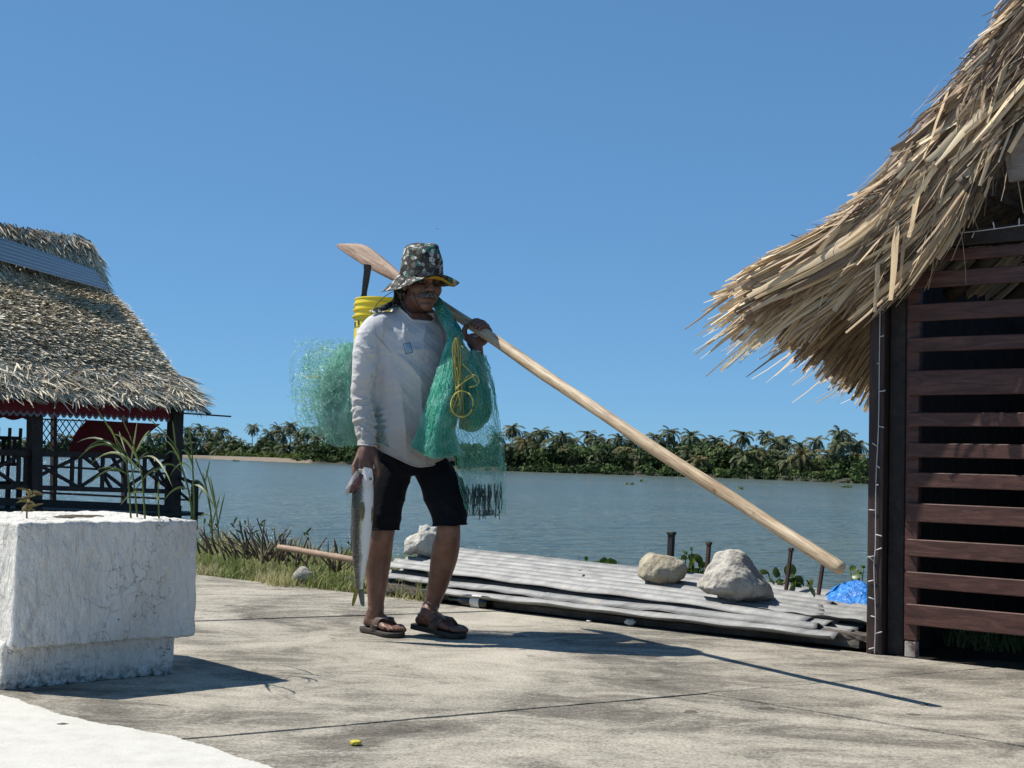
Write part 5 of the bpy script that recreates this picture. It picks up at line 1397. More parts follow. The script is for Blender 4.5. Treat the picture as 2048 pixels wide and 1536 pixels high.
def mous(r_):
    sx = r_.choice([-1, 1]); u = r_.uniform(0, 1); x0 = sx * u * .032; 
    z0 = -.047 - .003 * u + r_.normal() * .0030; y0 = -.1015 + .030 * u ** 2 + r_.normal() * .002
    L = r_.uniform(.012, .020) * (1 + .5 * u)
    d = np.array([sx * (.35 + .55 * u) + r_.normal() * .15, -.25 + .5 * u, -.9 - .1 * u]); d /= np.linalg.norm(d)
    return np.array([hd(x0 + d[0] * L * t, y0 + d[1] * L * t - .004 * math.sin(math.pi * t), z0 + d[2] * L * t) for t in np.linspace(0, 1, 5)])
V1, F1, rn = hairs(520, mous, 0); mk('moustache', V1, F1, M_HAIRG, person, rnd=rn)
def brow(r_):
    sx = r_.choice([-1, 1]); u = r_.uniform(0, 1); x0 = sx * (.014 + u * .034); y0 = -.100 + .016 * u; z0 = .021 + .006 * math.sin(u * 2.5) + r_.normal() * .002
    d = unit(np.array([sx * .8, .1, .35 + r_.normal() * .2])); L = .010
    return np.array([hd(*(np.array([x0, y0, z0]) + d * L * t)) for t in np.linspace(0, 1, 4)])
V1, F1, rn = hairs(160, brow, 0); mk('eyebrows', V1, F1, M_HAIRG, person, rnd=rn)

# ---------------- shirt
def shirt_mat():
    t = NT('white_long_sleeved_shirt'); v = t.coord(); f = t.noise(v, 3.5, 5, .6, .6); w = t.noise(v, 300, 2, .5); m = t.noise(v, 22, 5, .6, 1.4)
    c = t.ramp(f, [(.3, (.40, .37, .34)), (.5, (.52, .50, .48)), (.7, (.60, .59, .58))])
    sep = t.n('SeparateXYZ'); co = t.n('TexCoord'); t.l(co.outputs['Object'], sep.inputs[0])
    low = t.ramp(t.math('MULTIPLY', sep.outputs['Z'], .55), [(.42, (.30, .255, .205)), (.68, (.66, .655, .67))])  # shading gradient put into the colour, darker and browner towards the hem
    c = t.mix(.55, c, low)
    st = t.ramp(t.noise(v, 9, 6, .7), [(.62, (0, 0, 0)), (.78, (.5, .5, .5))]); c = t.mix(st, c, (.42, .36, .29))
    t.set(col=c, rough=.88, spec=.2, sheen=.1); b = t.bump(m, .55, .008); t.bump(w, .2, .001, b); t.translucent(c, .06); return t.m
M_SHIRT = shirt_mat()
def cut(V_, F_, N_, keep):
    ok = keep[F_].all(1); F2 = F_[ok]; used = np.unique(F2); mp = -np.ones(len(V_), int); mp[used] = np.arange(len(used))
    return V_[used], mp[F2], N_[used]
def open_loops(V_, F_):
    e = np.sort(np.vstack([F_[:, [i, (i + 1) % 4]] for i in range(4)]), 1); u_, c_ = np.unique(e, axis=0, return_counts=True)
    return np.unique(u_[c_ == 1])
def edge_band(idx, V_, centre, ax1, ax2, rad, name, mat, parent, n_=70):
    P = V_[idx]; an = np.arctan2((P - centre) @ ax2, (P - centre) @ ax1); o_ = np.argsort(an); P, an = P[o_], an[o_]
    g_ = np.linspace(-math.pi, math.pi, n_, endpoint=False); Q = []
    for a in g_:
        d_ = np.abs((an - a + math.pi) % (2 * math.pi) - math.pi); w_e = np.exp(-(d_ / .09) ** 2) + 1e-9; Q.append((P * w_e[:, None]).sum(0) / w_e.sum())
    Q = np.array(Q + Q[:1]); V1, F1 = tube(Q, rad, 6, False); return mk(name, V1, F1, mat, parent, True)
S = []
ring = [(828, 958, 6.01, .190, .138), (828, 932, 6.01, .190, .138), (826, 905, 6.01, .188, .136), (824, 860, 6.0, .180, .128), (822, 800, 6.0, .170, .120), (820, 745, 6.0, .168, .122), (820, 700, 6.0, .172, .120), (821, 668, 6.01, .168, .110), (822, 648, 6.02, .148, .097), (824, 634, 6.03, .118, .086), (826, 618, 6.035, .088, .074), (827, 606, 6.035, .070, .060)]
S.append(rings_mesh([J(x, y, d) for x, y, d, _, _ in ring], [WD * w for *_, w, _ in ring], [FD * e for *_, e in ring], 2.3, 40))
cuR, cuL = J(733, 889, 5.845), J(951, 708, 5.955)
S.append(limb([J(778, 645, 5.96), J(752, 658, 5.92), J(737, 690, 5.895), J(731, 740, 5.89), J(727, 797, 5.90), J(729, 845, 5.87), J(733, 880, 5.85), J(734, 905, 5.84)], [.050, .062, .064, .060, .055, .051, .044, .040], 48, 24))
S.append(limb([J(862, 642, 6.08), J(880, 655, 6.11), lerp(shL, elL, .35), lerp(shL, elL, .65), elL, lerp(elL, cuL, .5), cuL, cuL + unit(cuL - elL) * .05], [.050, .060, .060, .056, .052, .048, .042, .038], 48, 24))
V, F, N = remesh(S, .0052, 3, .5)
def ridged(ph, k=.8): return 1 - np.abs(np.sin(ph)) ** k
def arm_fold(P, base, amp, freq, seed):
    global V
    P = catmull(np.array(P), 60); L = np.concatenate([[0], np.cumsum(np.linalg.norm(np.diff(P, axis=0), axis=1))])
    D = np.linalg.norm(V[:, None] - P[None, ::2], axis=2); i = D.argmin(1) * 2; near_ = np.exp(-(np.maximum(D.min(1) - base, 0) / .02) ** 2)
    s = L[i] / L[-1]; rel = V - P[i]; ang = np.arctan2(rel @ NV, rel @ np.array([1.0, 0, 0]))
    ph = L[i] * freq + 1.5 * np.sin(ang + seed) + 1.1 * np.sin(ang * 2 + seed * 2 + s * 9) + 2.2 * hnoise(V, 11, seed)
    ph2 = L[i] * freq * .55 - 2.0 * np.sin(ang * 1 + seed + 2) + 2.0 * hnoise(V, 8, seed + 7)
    gate = np.clip(.45 + .9 * hnoise(V, 16, seed + 3), 0, 1.3)
    w = gate * (ridged(ph) - .4) + .8 * (ridged(ph2, .6) - .45)
    V = V + N * (near_ * amp * np.interp(s, [0, .2, .5, .8, .95, 1], [.1, .35, .9, 1.15, .7, .1]) * w)[:, None]
arm_fold([J(742, 662, 5.90), J(733, 715, 5.89), J(727, 800, 5.90), J(729, 845, 5.87), cuR], .068, .0105, 120, 1)
arm_fold([shL, elL, lerp(elL, cuL, .5), cuL], .062, .0075, 110, 4)
T = (V - chest); tx, tz = T @ WD, T[:, 2]; front = np.clip(T @ FD / .08, 0, 1)
pit = np.array([-.13, .06])                                     # folds fan out from the right armpit
ang = np.arctan2(tz - pit[1], tx - pit[0]); dist = np.hypot(tx - pit[0], tz - pit[1])
f1 = ridged(ang * 4.2 + 1.6 * hnoise(V, 6, 3), .6) * np.exp(-((dist - .13) / .10) ** 2) * np.clip((.05 - (tz - pit[1])) / .06, .15, 1)
f2 = ridged((tx * 1.0 + .18 * tz) * 26 + 2.0 * hnoise(V * np.array([1, 1, .4]), 5, 5), .6) * np.exp(-((tz + .24) / .16) ** 2)
f3 = ridged((tx - .28 * tz) * 30 + 1.5 * hnoise(V, 6, 9), .7) * np.exp(-((tz - .15) / .07) ** 2)
V = V + N * (front * (.013 * (f1 - .3) + .017 * (f2 - .25) + .010 * (f3 - .25) + .007 * hnoise(V, 10, 12) + .0035 * hnoise(V, 30, 13)))[:, None]
# cut the neck opening, the curved hem and the cuffs
nk = J(829, 612, 6.025)
rn_ = V - nk; ea, eb = rn_ @ WD / .086, (rn_ @ FD - .008) / .080
neck_hole = (ea ** 2 + eb ** 2 < 1) & (V[:, 2] > nk[2] - .055 - .02 * eb)
armz = (np.abs((V - J(732, 850, 5.86)) @ np.array([1.0, 0, 0])) < .075) & (V[:, 1] < 5.935) & (V[:, 0] < J(757, 900, 5.85)[0])
hemz = J(828, 934, 6.0)[2] + .085 * np.clip(-tx / .18, 0, 1) ** 1.6 + .035 * np.clip(tx / .18, 0, 1) ** 1.5
under_hem = (~armz) & (V[:, 2] < hemz)
cufz = armz & (V[:, 2] < J(733, 892, 5.84)[2])
d2 = unit(cuL - elL); cuf2 = (((V - cuL) @ d2) > .012) & (np.linalg.norm(V - cuL, axis=1) < .075)
V, F, N = cut(V, F, N, ~(neck_hole | under_hem | cufz | cuf2))
shirt = mk('shirt', V, F, M_SHIRT, person, True)
bvh = BVHTree.FromPolygons([tuple(v) for v in V], [tuple(map(int, f)) for f in F])
def cast(px, py, lift=.0015):
    h_ = bvh.ray_cast(Vector(CAM), Vector(ray(px, py)))
    return None if h_[0] is None else np.array(h_[0]) + np.array(h_[1]) * lift
# hem, cuffs, neckband, shoulder seam
lp_ = open_loops(V, F); Pl = V[lp_]
edge_band(lp_[np.linalg.norm(Pl - nk, axis=1) < .14], V, nk, WD, FD, .0058, 'neckband', M_SHIRT, shirt)
edge_band(lp_[(np.linalg.norm(Pl - J(733, 892, 5.84), axis=1) < .07)], V, J(733, 892, 5.84), np.array([1.0, 0, 0]), np.array([0, 1.0, 0]), .0040, 'cuff', M_SHIRT, shirt)
ca_ = unit(np.cross(d2, [.2, .9, .1])); edge_band(lp_[(np.linalg.norm(Pl - cuL, axis=1) < .075)], V, cuL + d2 * .012, ca_, np.cross(d2, ca_), .0040, 'cuff', M_SHIRT, shirt)
hm = lp_[(Pl[:, 2] < .92) & (np.linalg.norm(Pl - J(733, 892, 5.84), axis=1) > .075) & (np.linalg.norm(Pl - cuL, axis=1) > .08)]
edge_band(hm, V, J(828, 930, 6.01), WD, FD, .0036, 'hem', M_SHIRT, shirt)
seam = [q for q in (cast(x, y, .0012) for x, y in zip(np.interp(np.linspace(0, 1, 30), [0, .3, .7, 1], [748, 752, 770, 783]), np.linspace(655, 705, 30))) if q is not None]
M_SEAM = NT('seam_thread').set(col=(.36, .34, .32), rough=.9).m
if len(seam) > 5: V1, F1 = tube(np.array(seam), .0011, 4); mk('shoulder_seam', V1, F1, M_SEAM, shirt)
# printed emblem
M_PRINT = NT('pale_blue_print').set(col=(.28, .40, .50), rough=.9).m; M_PRINT2 = NT('dark_blue_print').set(col=(.10, .15, .22), rough=.9).m; M_PRINT3 = NT('faint_blue_print').set(col=(.42, .48, .56), rough=.9).m
def decal(name, corners, mat, lift, nu=10, nv=8):
    pts = []
    for a in np.linspace(0, 1, nu):
        for b in np.linspace(0, 1, nv):
            c = lerp(lerp(np.array(corners[0], float), np.array(corners[1], float), a), lerp(np.array(corners[3], float), np.array(corners[2], float), a), b)
            q = cast(c[0], c[1], lift)
            if q is None: return None
            pts.append(q)
    return mk(name, np.array(pts), grid_faces(nu, nv), mat, shirt)
em = decal('emblem', [(806, 688), (820, 685), (826, 705), (811, 709)], M_PRINT2, .0020)
decal('emblem_field', [(807.6, 689.2), (819, 686.6), (824.2, 703.6), (811.8, 707.2)], M_PRINT, .0028)
for k in range(3): decal('printed_line', [(827 + k * 1.6, 686 + k * 6.0), (846 - k * 2 + k * 1.6, 682.5 + k * 5.6), (846.4 - k * 2 + k * 1.6, 684.3 + k * 5.6), (827.4 + k * 1.6, 687.8 + k * 6.0)], M_PRINT3, .0020, 8, 2)

# ---------------- shorts
S = []
S.append(rings_mesh([J(828, 880, 6.02), hip_c, J(826, 930, 6.02), J(824, 950, 6.01)], [WD * w for w in (.145, .160, .160, .140)], [FD * w for w in (.100, .112, .112, .095)], 2.3))
hR_, hL_ = J(766, 1060, 5.94), J(900, 1050, 5.915)
S.append(limb([J(792, 925, 5.985), J(777, 975, 5.965), J(769, 1020, 5.95), J(766, 1056, 5.94), J(765, 1085, 5.94)], [.084, .082, .077, .074, .074], 24, 24))
S.append(limb([J(858, 925, 6.02), J(884, 975, 5.97), J(896, 1015, 5.94), J(900, 1046, 5.915), J(902, 1075, 5.91)], [.084, .090, .085, .078, .078], 24, 24))
S.append(ellip(J(921, 985, 5.985), (.020, .035, .075)))
V, F, N = remesh(S, .0055, 4, .5)
V = V + N * (.0055 * hnoise(V * np.array([1, 1, .5]), 17, 21) + .005 * (ridged(V[:, 2] * 30 + V[:, 0] * 25 + 2.5 * hnoise(V, 6, 4), .7) - .3))[:, None]
left_ = V[:, 0] > J(828, 1000, 5.97)[0]
cutm = np.where(left_, (V - hL_) @ unit(np.array([.06, .0, -1.0])) > 0, (V - hR_) @ np.array([0, 0, -1.0]) > 0)
V, F, N = cut(V, F, N, ~cutm)
shorts = mk('shorts', V, F, M_SHORTS, person, True)
lp_ = open_loops(V, F)
for c_, sel in ((hR_, V[lp_][:, 0] < J(828, 1050, 5.95)[0]), (hL_, V[lp_][:, 0] >= J(828, 1050, 5.95)[0])):
    edge_band(lp_[sel], V, c_, np.array([1.0, 0, 0]), np.array([0, 1.0, 0]), .0035, 'hem', M_SHORTS, shorts)
# ---------------- sandals
M_SOLE = pm('dark_rubber_sole', [(.3, (.022, .017, .013)), (.7, (.05, .04, .032))], 30, .75, .3, 120, .001)
M_STRAP = pm('brown_leather_strap', [(.3, (.055, .032, .022)), (.7, (.105, .065, .045))], 25, .6, .4, 90, .002)
for fp, nm_ in ((fpR, 0), (fpL, 1)):
    out = [(-.045, .022), (-.02, .033), (.08, .038), (.25, .038), (.45, .037), (.62, .044), (.80, .050), (.93, .046), (1.02, .034), (1.065, .014)]
    o = catmull(np.array(out), 30); n_ = len(o)
    V1 = []
    for zt, sc in ((-.022, .97), (-.018, 1.0), (-.004, 1.0), (.000, .965)):
        sole = [fp(a, w * sc, zt) for a, w in o] + [fp(a, -w * sc, zt) for a, w in o[::-1]]
        V1 += sole
    m_ = 2 * n_; F1 = [list(range(m_)), [3 * m_ + i for i in range(m_)][::-1]]
    for k in range(3): F1 += [[k * m_ + i, (k + 1) * m_ + i, (k + 1) * m_ + (i + 1) % m_, k * m_ + (i + 1) % m_] for i in range(m_)]
    V1 = np.array(V1); V1[:, 2] = np.maximum(V1[:, 2], .0035)
    sd_ = mk('sandal', V1, F1, M_SOLE, person, True)
    for e in sd_.data.polygons: e.use_smooth = len(e.vertices) == 4
    # wide strap over the instep and toe thong
    for side in (-1, 1):
        pts = [(.46, .040 * side, -.004), (.50, .043 * side, .022), (.58, .034 * side, .050), (.70, .014 * side, .0485), (.80, -.012, .036), (.835, -.0215, .022)]
        c = catmull(np.array([fp(*p_) for p_ in pts]), 16); ax = unit(fp(1, 0, 0) - fp(0, 0, 0))
        hw = np.interp(np.linspace(0, 1, 16), [0, .5, .85, 1], [.024, .019, .010, .005])
        Va = np.stack([c + ax * hw[:, None], c - ax * hw[:, None]], 1).reshape(-1, 3); up_ = unit(fp(0, 0, 1) - fp(0, 0, 0)) * .0035
        Vb = Va + up_; n2 = len(Va); F1 = []
        for i in range(15):
            a, b, c_, d_ = 2 * i, 2 * i + 1, 2 * i + 3, 2 * i + 2
            F1 += [[a, b, c_, d_], [n2 + d_, n2 + c_, n2 + b, n2 + a], [a, d_, n2 + d_, n2 + a], [b, n2 + b, n2 + c_, c_]]
        mk('strap', np.vstack([Va, Vb]), F1, M_STRAP, sd_, True)
# ---------------- hat
def camo():
    t = NT('camouflage_cloth'); v = t.coord(); 
    ns = t.n('TexNoise'); ns.inputs['Scale'].default_value = 22; ns.inputs['Detail'].default_value = 3; t.l(v, ns.inputs['Vector'])
    ad = t.n('VectorMath', operation='MULTIPLY_ADD'); t.l(ns.outputs['Color'], ad.inputs[0]); ad.inputs[1].default_value = (.03, .03, .03); t.l(v, ad.inputs[2])
    vo = t.n('TexVoronoi'); vo.inputs['Scale'].default_value = 52; t.l(ad.outputs[0], vo.inputs['Vector'])
    ve = t.n('TexVoronoi', feature='DISTANCE_TO_EDGE'); ve.inputs['Scale'].default_value = 52; t.l(ad.outputs[0], ve.inputs['Vector'])
    se = t.n('SeparateColor'); t.l(vo.outputs['Color'], se.inputs[0])
    c = t.ramp(se.outputs[0], [(.0, (.022, .024, .022)), (.20, (.06, .058, .05)), (.36, (.15, .145, .125)), (.48, (.035, .16, .125)), (.58, (.09, .085, .075)), (.66, (.52, .51, .48)), (.84, (.28, .27, .24)), (.93, (.035, .035, .032))], 'CONSTANT')
    c = t.mix(t.ramp(ve.outputs['Distance'], [(.03, (1, 1, 1)), (.07, (0, 0, 0))]), c, (.022, .021, .02))
    c = t.mix(t.ramp(t.noise(v, 90, 3, .6), [(.5, (0, 0, 0)), (.62, (.6, .6, .6))]), c, (.05, .05, .046))
    t.set(col=c, rough=.9, spec=.2); t.bump(t.noise(v, 30, 4, .6), .5, .006); return t.m
M_CAMO = camo()
M_YEL = pm('yellow_lining', [(.3, (.40, .24, .01)), (.7, (.55, .36, .03))], 10, .8)
hat = empty('hat_origin', (0, 0, 0)); bpy.data.objects.remove(hat)
HT = hd(-.004, .012, .044); tilt = -.03
HX = unit(RH @ np.array([1, 0, -tilt])); HZ = unit(np.cross(HX, RH @ np.array([0, 1, .10]))); HY = np.cross(HZ, HX)
def hp(th, rad_x, rad_y, z): return HT + HX * rad_x * math.sin(th) - HY * rad_y * math.cos(th) + HZ * z    # th = 0 is the front
nth = 72; V1 = []
prof_h = [(0, .124), (.45, .126), (.80, .122), (.93, .112), (.985, .096), (1.02, .06), (1.06, .02), (1.09, -.006), (1.11, -.014)]
rows = []
for k, (rf, z) in enumerate(prof_h):
    row = []
    for j in range(nth):
        th = 2 * math.pi * j / nth
        w = .004 * math.sin(th * 3 + 1) * (z > .08) + .0025 * math.sin(th * 7 + k)
        rx, ry = .0865 * rf, .101 * rf
        if z > .09: rx *= .90; ry *= .92
        row.append(hp(th, rx + w, ry + w, z + .006 * math.sin(th * 2 + .5) * (z > .09) + .010 * math.sin(th - .4) * (z > .09)))
    rows.append(row)
def brim_z(th, f):          # th 0 front, +pi/2 image right
    side_r = max(0, math.sin(th - .15)); side_l = max(0, math.sin(-th)); back = max(0, -math.cos(th))
    return f * (.016 * max(0, math.cos(th)) ** 2 - .074 * side_l ** 1.3 - .024 * back) + side_r * (-.095 * f + .078 * f ** 2.6) + f * .005 * math.sin(th * 4 + 1)
for f in (.15, .35, .55, .75, .9, 1.0):
    rows.append([hp(2 * math.pi * j / nth, .096 + (.076 + .006 * math.sin(2 * math.pi * j / nth * 2 + 1)) * f, .112 + (.060 - .004 * math.cos(2 * math.pi * j / nth)) * f, -.015 + brim_z(2 * math.pi * j / nth if j <= nth / 2 else 2 * math.pi * j / nth - 2 * math.pi, f)) for j in range(nth)])
def ringgrid(rows):
    n_ = len(rows[0]); V_ = np.array([p for r_ in rows for p in r_]); F_ = [[i * n_ + j, i * n_ + (j + 1) % n_, (i + 1) * n_ + (j + 1) % n_, (i + 1) * n_ + j] for i in range(len(rows) - 1) for j in range(n_)]
    return V_, F_
V1, F1 = ringgrid(rows[1:9]); F1.append(list(range(nth))[::-1])
hatc = mk('hat_crown', V1, F1, M_CAMO, person, True)
Vt_, Ft_ = ringgrid(rows[8:]); Vu = Vt_ - HZ * .0035; n0 = len(Vt_)
F1 = Ft_ + [[i + n0 for i in f[::-1]] for f in Ft_] + [[n0 - nth + j, n0 - nth + (j + 1) % nth, 2 * n0 - nth + (j + 1) % nth, 2 * n0 - nth + j] for j in range(nth)]
mk('brim', np.vstack([Vt_, Vu]), F1, M_CAMO, hatc, True)
# yellow lining strip under the front of the brim
rr_ = []
for f in (.12, .45, .72): rr_.append([hp(th, .096 + .076 * f, .112 + .060 * f, -.0215 + brim_z(th, f)) for th in np.linspace(-.25, 1.25, 24)])
V1 = np.array([p for r_ in rr_ for p in r_]); mk('yellow_lining', V1, grid_faces(3, 24), M_YEL, hatc, True)
# neck flap falling on the right shoulder
g = []
for a in np.linspace(0, 1, 16):
    p0 = catmull([J(786, 572, 6.03), J(800, 570, 6.08), J(822, 566, 6.12)], 16)[int(a * 15)]; p1 = catmull([J(786, 600, 6.0), J(800, 602, 6.03), J(818, 600, 6.06)], 16)[int(a * 15)]; p2 = catmull([J(738, 622, 5.905), J(772, 624, 5.905), J(806, 612, 5.96)], 16)[int(a * 15)]
    for b in np.linspace(0, 1, 14):
        p = catmull([p0, p1, lerp(p1, p2, .35) - UP * .006, p2], 14)[int(b * 13)]; g.append(p + UP * .006 * math.sin(a * 9 + b * 3) + np.array([0, -.008 * math.sin(a * 12), 0]))
mk('neck_flap', np.array(g), grid_faces(16, 14), M_CAMO, hatc, True)
M_CORD = NT('black_cord').set(col=(.012, .012, .012), rough=.7).m
V1, F1 = tube(catmull([hd(-.062, -.055, .05), hd(-.066, -.062, -.01), hd(-.058, -.066, -.065), hd(-.030, -.068, -.112), hd(.004, -.060, -.128), hd(.04, -.05, -.10)], 24), .0016, 5); mk('chin_cord', V1, F1, M_CORD, hatc, True)
V1, F1 = tube(catmull([J(786, 583, 5.95), J(768, 594, 5.94), J(752, 611, 5.93), J(742, 630, 5.93)], 16), .0016, 5); mk('loose_cord', V1, F1, M_CORD, hatc, True)
# chain
M_CHAIN = NT('steel_chain').set(col=(.55, .53, .50), rough=.3, metal=.9).m
cp = catmull([J(800, 590, 6.0), J(804, 606, 5.975), J(812, 620, 5.957), J(824, 631, 5.945)], 80); cp = cp + np.array([0, -.012, 0])
V1, F1 = tube(cp, .0009 + .0009 * np.abs(np.sin(np.arange(80) * .75)), 6); mk('neck_chain', V1, F1, M_CHAIN, person)
# ================================================================== THINGS THE FISHERMAN CARRIES
# ---- paddle
def paddle_wood(name, c0, c1, c2, sc):
    t = NT(name); q = Vector((1, 0, 0)).rotation_difference(Vector(pa))
    co = t.n('TexCoord'); mp = t.n('Mapping', vector_type='POINT'); mp.inputs['Rotation'].default_value = q.inverted().to_euler(); mp.inputs['Scale'].default_value = (1, 1, 1)
    t.l(co.outputs['Object'], mp.inputs['Vector']); m2 = t.n('Mapping'); m2.inputs['Scale'].default_value = (.9, 14, 14); t.l(mp.outputs[0], m2.inputs['Vector'])
    f = t.noise(m2.outputs[0], sc, 7, .65, 1.0); g = t.noise(m2.outputs[0], sc * 6, 4, .6); big = t.noise(mp.outputs[0], 4, 4, .6)
    c = t.ramp(f, [(.3, c0), (.5, c1), (.68, c2)]); c = t.mix(.75, c, t.ramp(g, [(.34, (.42, .34, .27)), (.56, (1, 1, 1))]), 'MULTIPLY')
    c = t.mix(t.ramp(t.noise(mp.outputs[0], 30, 2, .5), [(.70, (0, 0, 0)), (.76, (.7, .7, .7))]), c, (.12, .07, .04))
    c = t.mix(t.ramp(big, [(.52, (0, 0, 0)), (.70, (.55, .55, .55))]), c, (.20, .11, .06))
    t.set(col=c, rough=.6, spec=.35); t.bump(g, .35, .002); return t.m
M_PAD = paddle_wood('pale_paddle_wood', (.33, .225, .125), (.55, .425, .28), (.68, .56, .41), 2.0)
M_BLADE = paddle_wood('worn_blade_wood', (.08, .04, .028), (.30, .19, .13), (.48, .34, .25), 4.5)
paddle = empty('wooden_paddle', PE, 'long pale wooden paddle resting on the fisherman\'s shoulder, blade behind his hat', 'paddle')
ts = np.concatenate([np.linspace(.16, PLEN - .03, 60), [PLEN - .012, PLEN - .003, PLEN]])
rr = np.interp(ts, [.16, 1.0, PLEN - .03, PLEN - .012, PLEN - .003, PLEN], [.0225, .0245, .0235, .0225, .019, .012])
P = np.array([pad(t) + (.005 * np.sin(t * 2.6) + .0015 * np.sin(t * 9)) * bup for t in ts]); rr = rr * (1 + .03 * np.sin(ts * 7) + .02 * np.sin(ts * 17 + 1)); V, F = tube(P, rr, 18)
mk('shaft', V, F, M_PAD, paddle, True)
# blade: a flat board that leaves the shaft and ends in a slanted edge
bl = []
side_b = unit(np.cross(pa, fcam)); side_b = side_b if side_b[2] > 0 else -side_b
def bpt(px, py):
    lam = pad_at_px(px); return lam
secs = [(.24, .021, .021, .021), (.10, .026, .026, .019), (.0, .036, .034, .014), (-.12, .044, .042, .011), (-.20, .046, .043, .010), (-.26, .036, .044, .009), (-.33, .008, .043, .008), (-.385, -.018, .040, .007), (-.40, -.026, .034, .005)]
secs = catmull(np.array(secs), 40)
C, A_, B_ = [], [], []
for t, up_, dn_, th in secs:
    C.append(pad(t) + side_b * (up_ - dn_) / 2); A_.append(side_b * max((up_ + dn_) / 2, .003)); B_.append(fcam * th)
V, F = rings_mesh(C, A_, B_, 3.0, 20); mk('blade', V, F, M_BLADE, paddle, True)

# ---- bucket with machete
M_BUCK = pm('yellow_plastic', [(.3, (.62, .48, .015)), (.7, (.74, .60, .03))], 6, .4, .15, 40, .002)
M_WHITE = pm('white_print', [(.3, (.65, .65, .6)), (.7, (.75, .75, .7))], 20, .6); M_INK = NT('black_print').set(col=(.03, .03, .025), rough=.6).m
bt = J(772, 606, 6.32); bax = unit(np.array([.05, .06, 1.0])); bx_ = unit(np.cross(bax, [0, 1.0, 0])); by_ = np.cross(bax, bx_)
bucket = empty('bucket', bt - bax * .36, 'yellow plastic bucket hanging behind the fisherman\'s back', 'bucket')
def lathe(prof_, n_=48):
    V_ = [bt + bax * z + r_ * (bx_ * math.cos(2 * math.pi * j / n_) + by_ * math.sin(2 * math.pi * j / n_)) for r_, z in prof_ for j in range(n_)]
    F_ = [[i * n_ + j, i * n_ + (j + 1) % n_, (i + 1) * n_ + (j + 1) % n_, (i + 1) * n_ + j] for i in range(len(prof_) - 1) for j in range(n_)]
    return np.array(V_), F_
V, F = lathe([(.001, -.34), (.120, -.36), (.128, -.355), (.136, -.12), (.139, -.085), (.150, -.083), (.150, -.078), (.1395, -.076), (.1405, -.054), (.149, -.052), (.149, -.047), (.141, -.045), (.142, -.026), (.148, -.024), (.148, -.019), (.143, -.017), (.1435, -.003), (.147, 0), (.146, .004), (.139, .004), (.137, -.02), (.126, -.33), (.001, -.335)])
mk('pail', V, F, M_BUCK, bucket, False)
V, F = tube(catmull([bt + bx_ * .148 - bax * .03, bt + bx_ * .08 - by_ * .10 - bax * .13, bt - by_ * .155 - bax * .16, bt - bx_ * .08 - by_ * .10 - bax * .13, bt - bx_ * .148 - bax * .03], 24), .0025, 6); mk('handle', V, F, M_CHAIN, bucket, True)
def bprint(name, th0, th1, z0, z1, mat, lift=.0015):
    g = []
    for a in np.linspace(th0, th1, 10):
        for z in np.linspace(z0, z1, 5):
            rad = np.interp(z, [-.355, -.12, -.085], [.128, .136, .139]) + lift; g.append(bt + bax * z + rad * (bx_ * math.cos(a) - by_ * math.sin(a)))
    return mk(name, np.array(g), grid_faces(10, 5), mat, bucket)
FR = math.atan2(1, 0); s_x = 1 if bx_[0] > 0 else -1; s_y = 1
cen = math.pi if bx_[0] > 0 else 0
toward = 1 if (by_[1] > 0) else -1
for (a0, a1, z0, z1, m_) in ((.25, .42, -.128, -.106, M_INK), (.60, .70, -.126, -.104, M_INK), (.15, 1.3, -.1335, -.131, M_INK), (.55, 1.35, -.23, -.138, M_WHITE)):
    sg = -toward if bx_[0] > 0 else toward
    bprint('print', cen + sg * a0, cen + sg * a1, z0, z1, m_, .0015 if m_ is M_INK else .0011)
M_GRIP = pm('black_grip', [(.3, (.012, .012, .014)), (.7, (.03, .03, .033))], 20, .5); M_STEEL = NT('blade_steel').set(col=(.16, .12, .10), rough=.45, metal=.6).m
mach = empty('machete', J(730, 602, 6.28), 'black handled machete standing in the yellow bucket', 'machete')
m0, m1 = J(727, 596, 6.28), J(737, 529, 6.26); md = unit(m1 - m0); ms = unit(np.cross(md, [0, -1.0, 0])); ms = ms if ms[0] > 0 else -ms; mt = np.cross(md, ms)
L = np.linalg.norm(m1 - m0)
hs = catmull(np.array([[-.02, .0165, .0], [.06, .0155, -.002], [.14, .0125, .0], [.5, .0150, .0005], [.8, .0165, .001], [.92, .0185, .003], [1.0, .0165, .004]]), 30)
V, F = rings_mesh([m0 + md * (t * L) - ms * o_ for t, w, o_ in hs], [ms * w for t, w, o_ in hs], [mt * .010 for _ in hs], 3.5, 20); mk('grip', V, F, M_GRIP, mach, True)
V, F = bbox3(m0 - md * .17, ms * .0135, md * .175, mt * .0012, .001); mk('blade', V, F, M_STEEL, mach)
for t in (.3, .9):
    V, F = ellip(m0 + md * (L * t) - mt * .010 * np.sign(mt[1]), (.003, .003, .003)); mk('rivet', V, F, M_STEEL, mach, True)

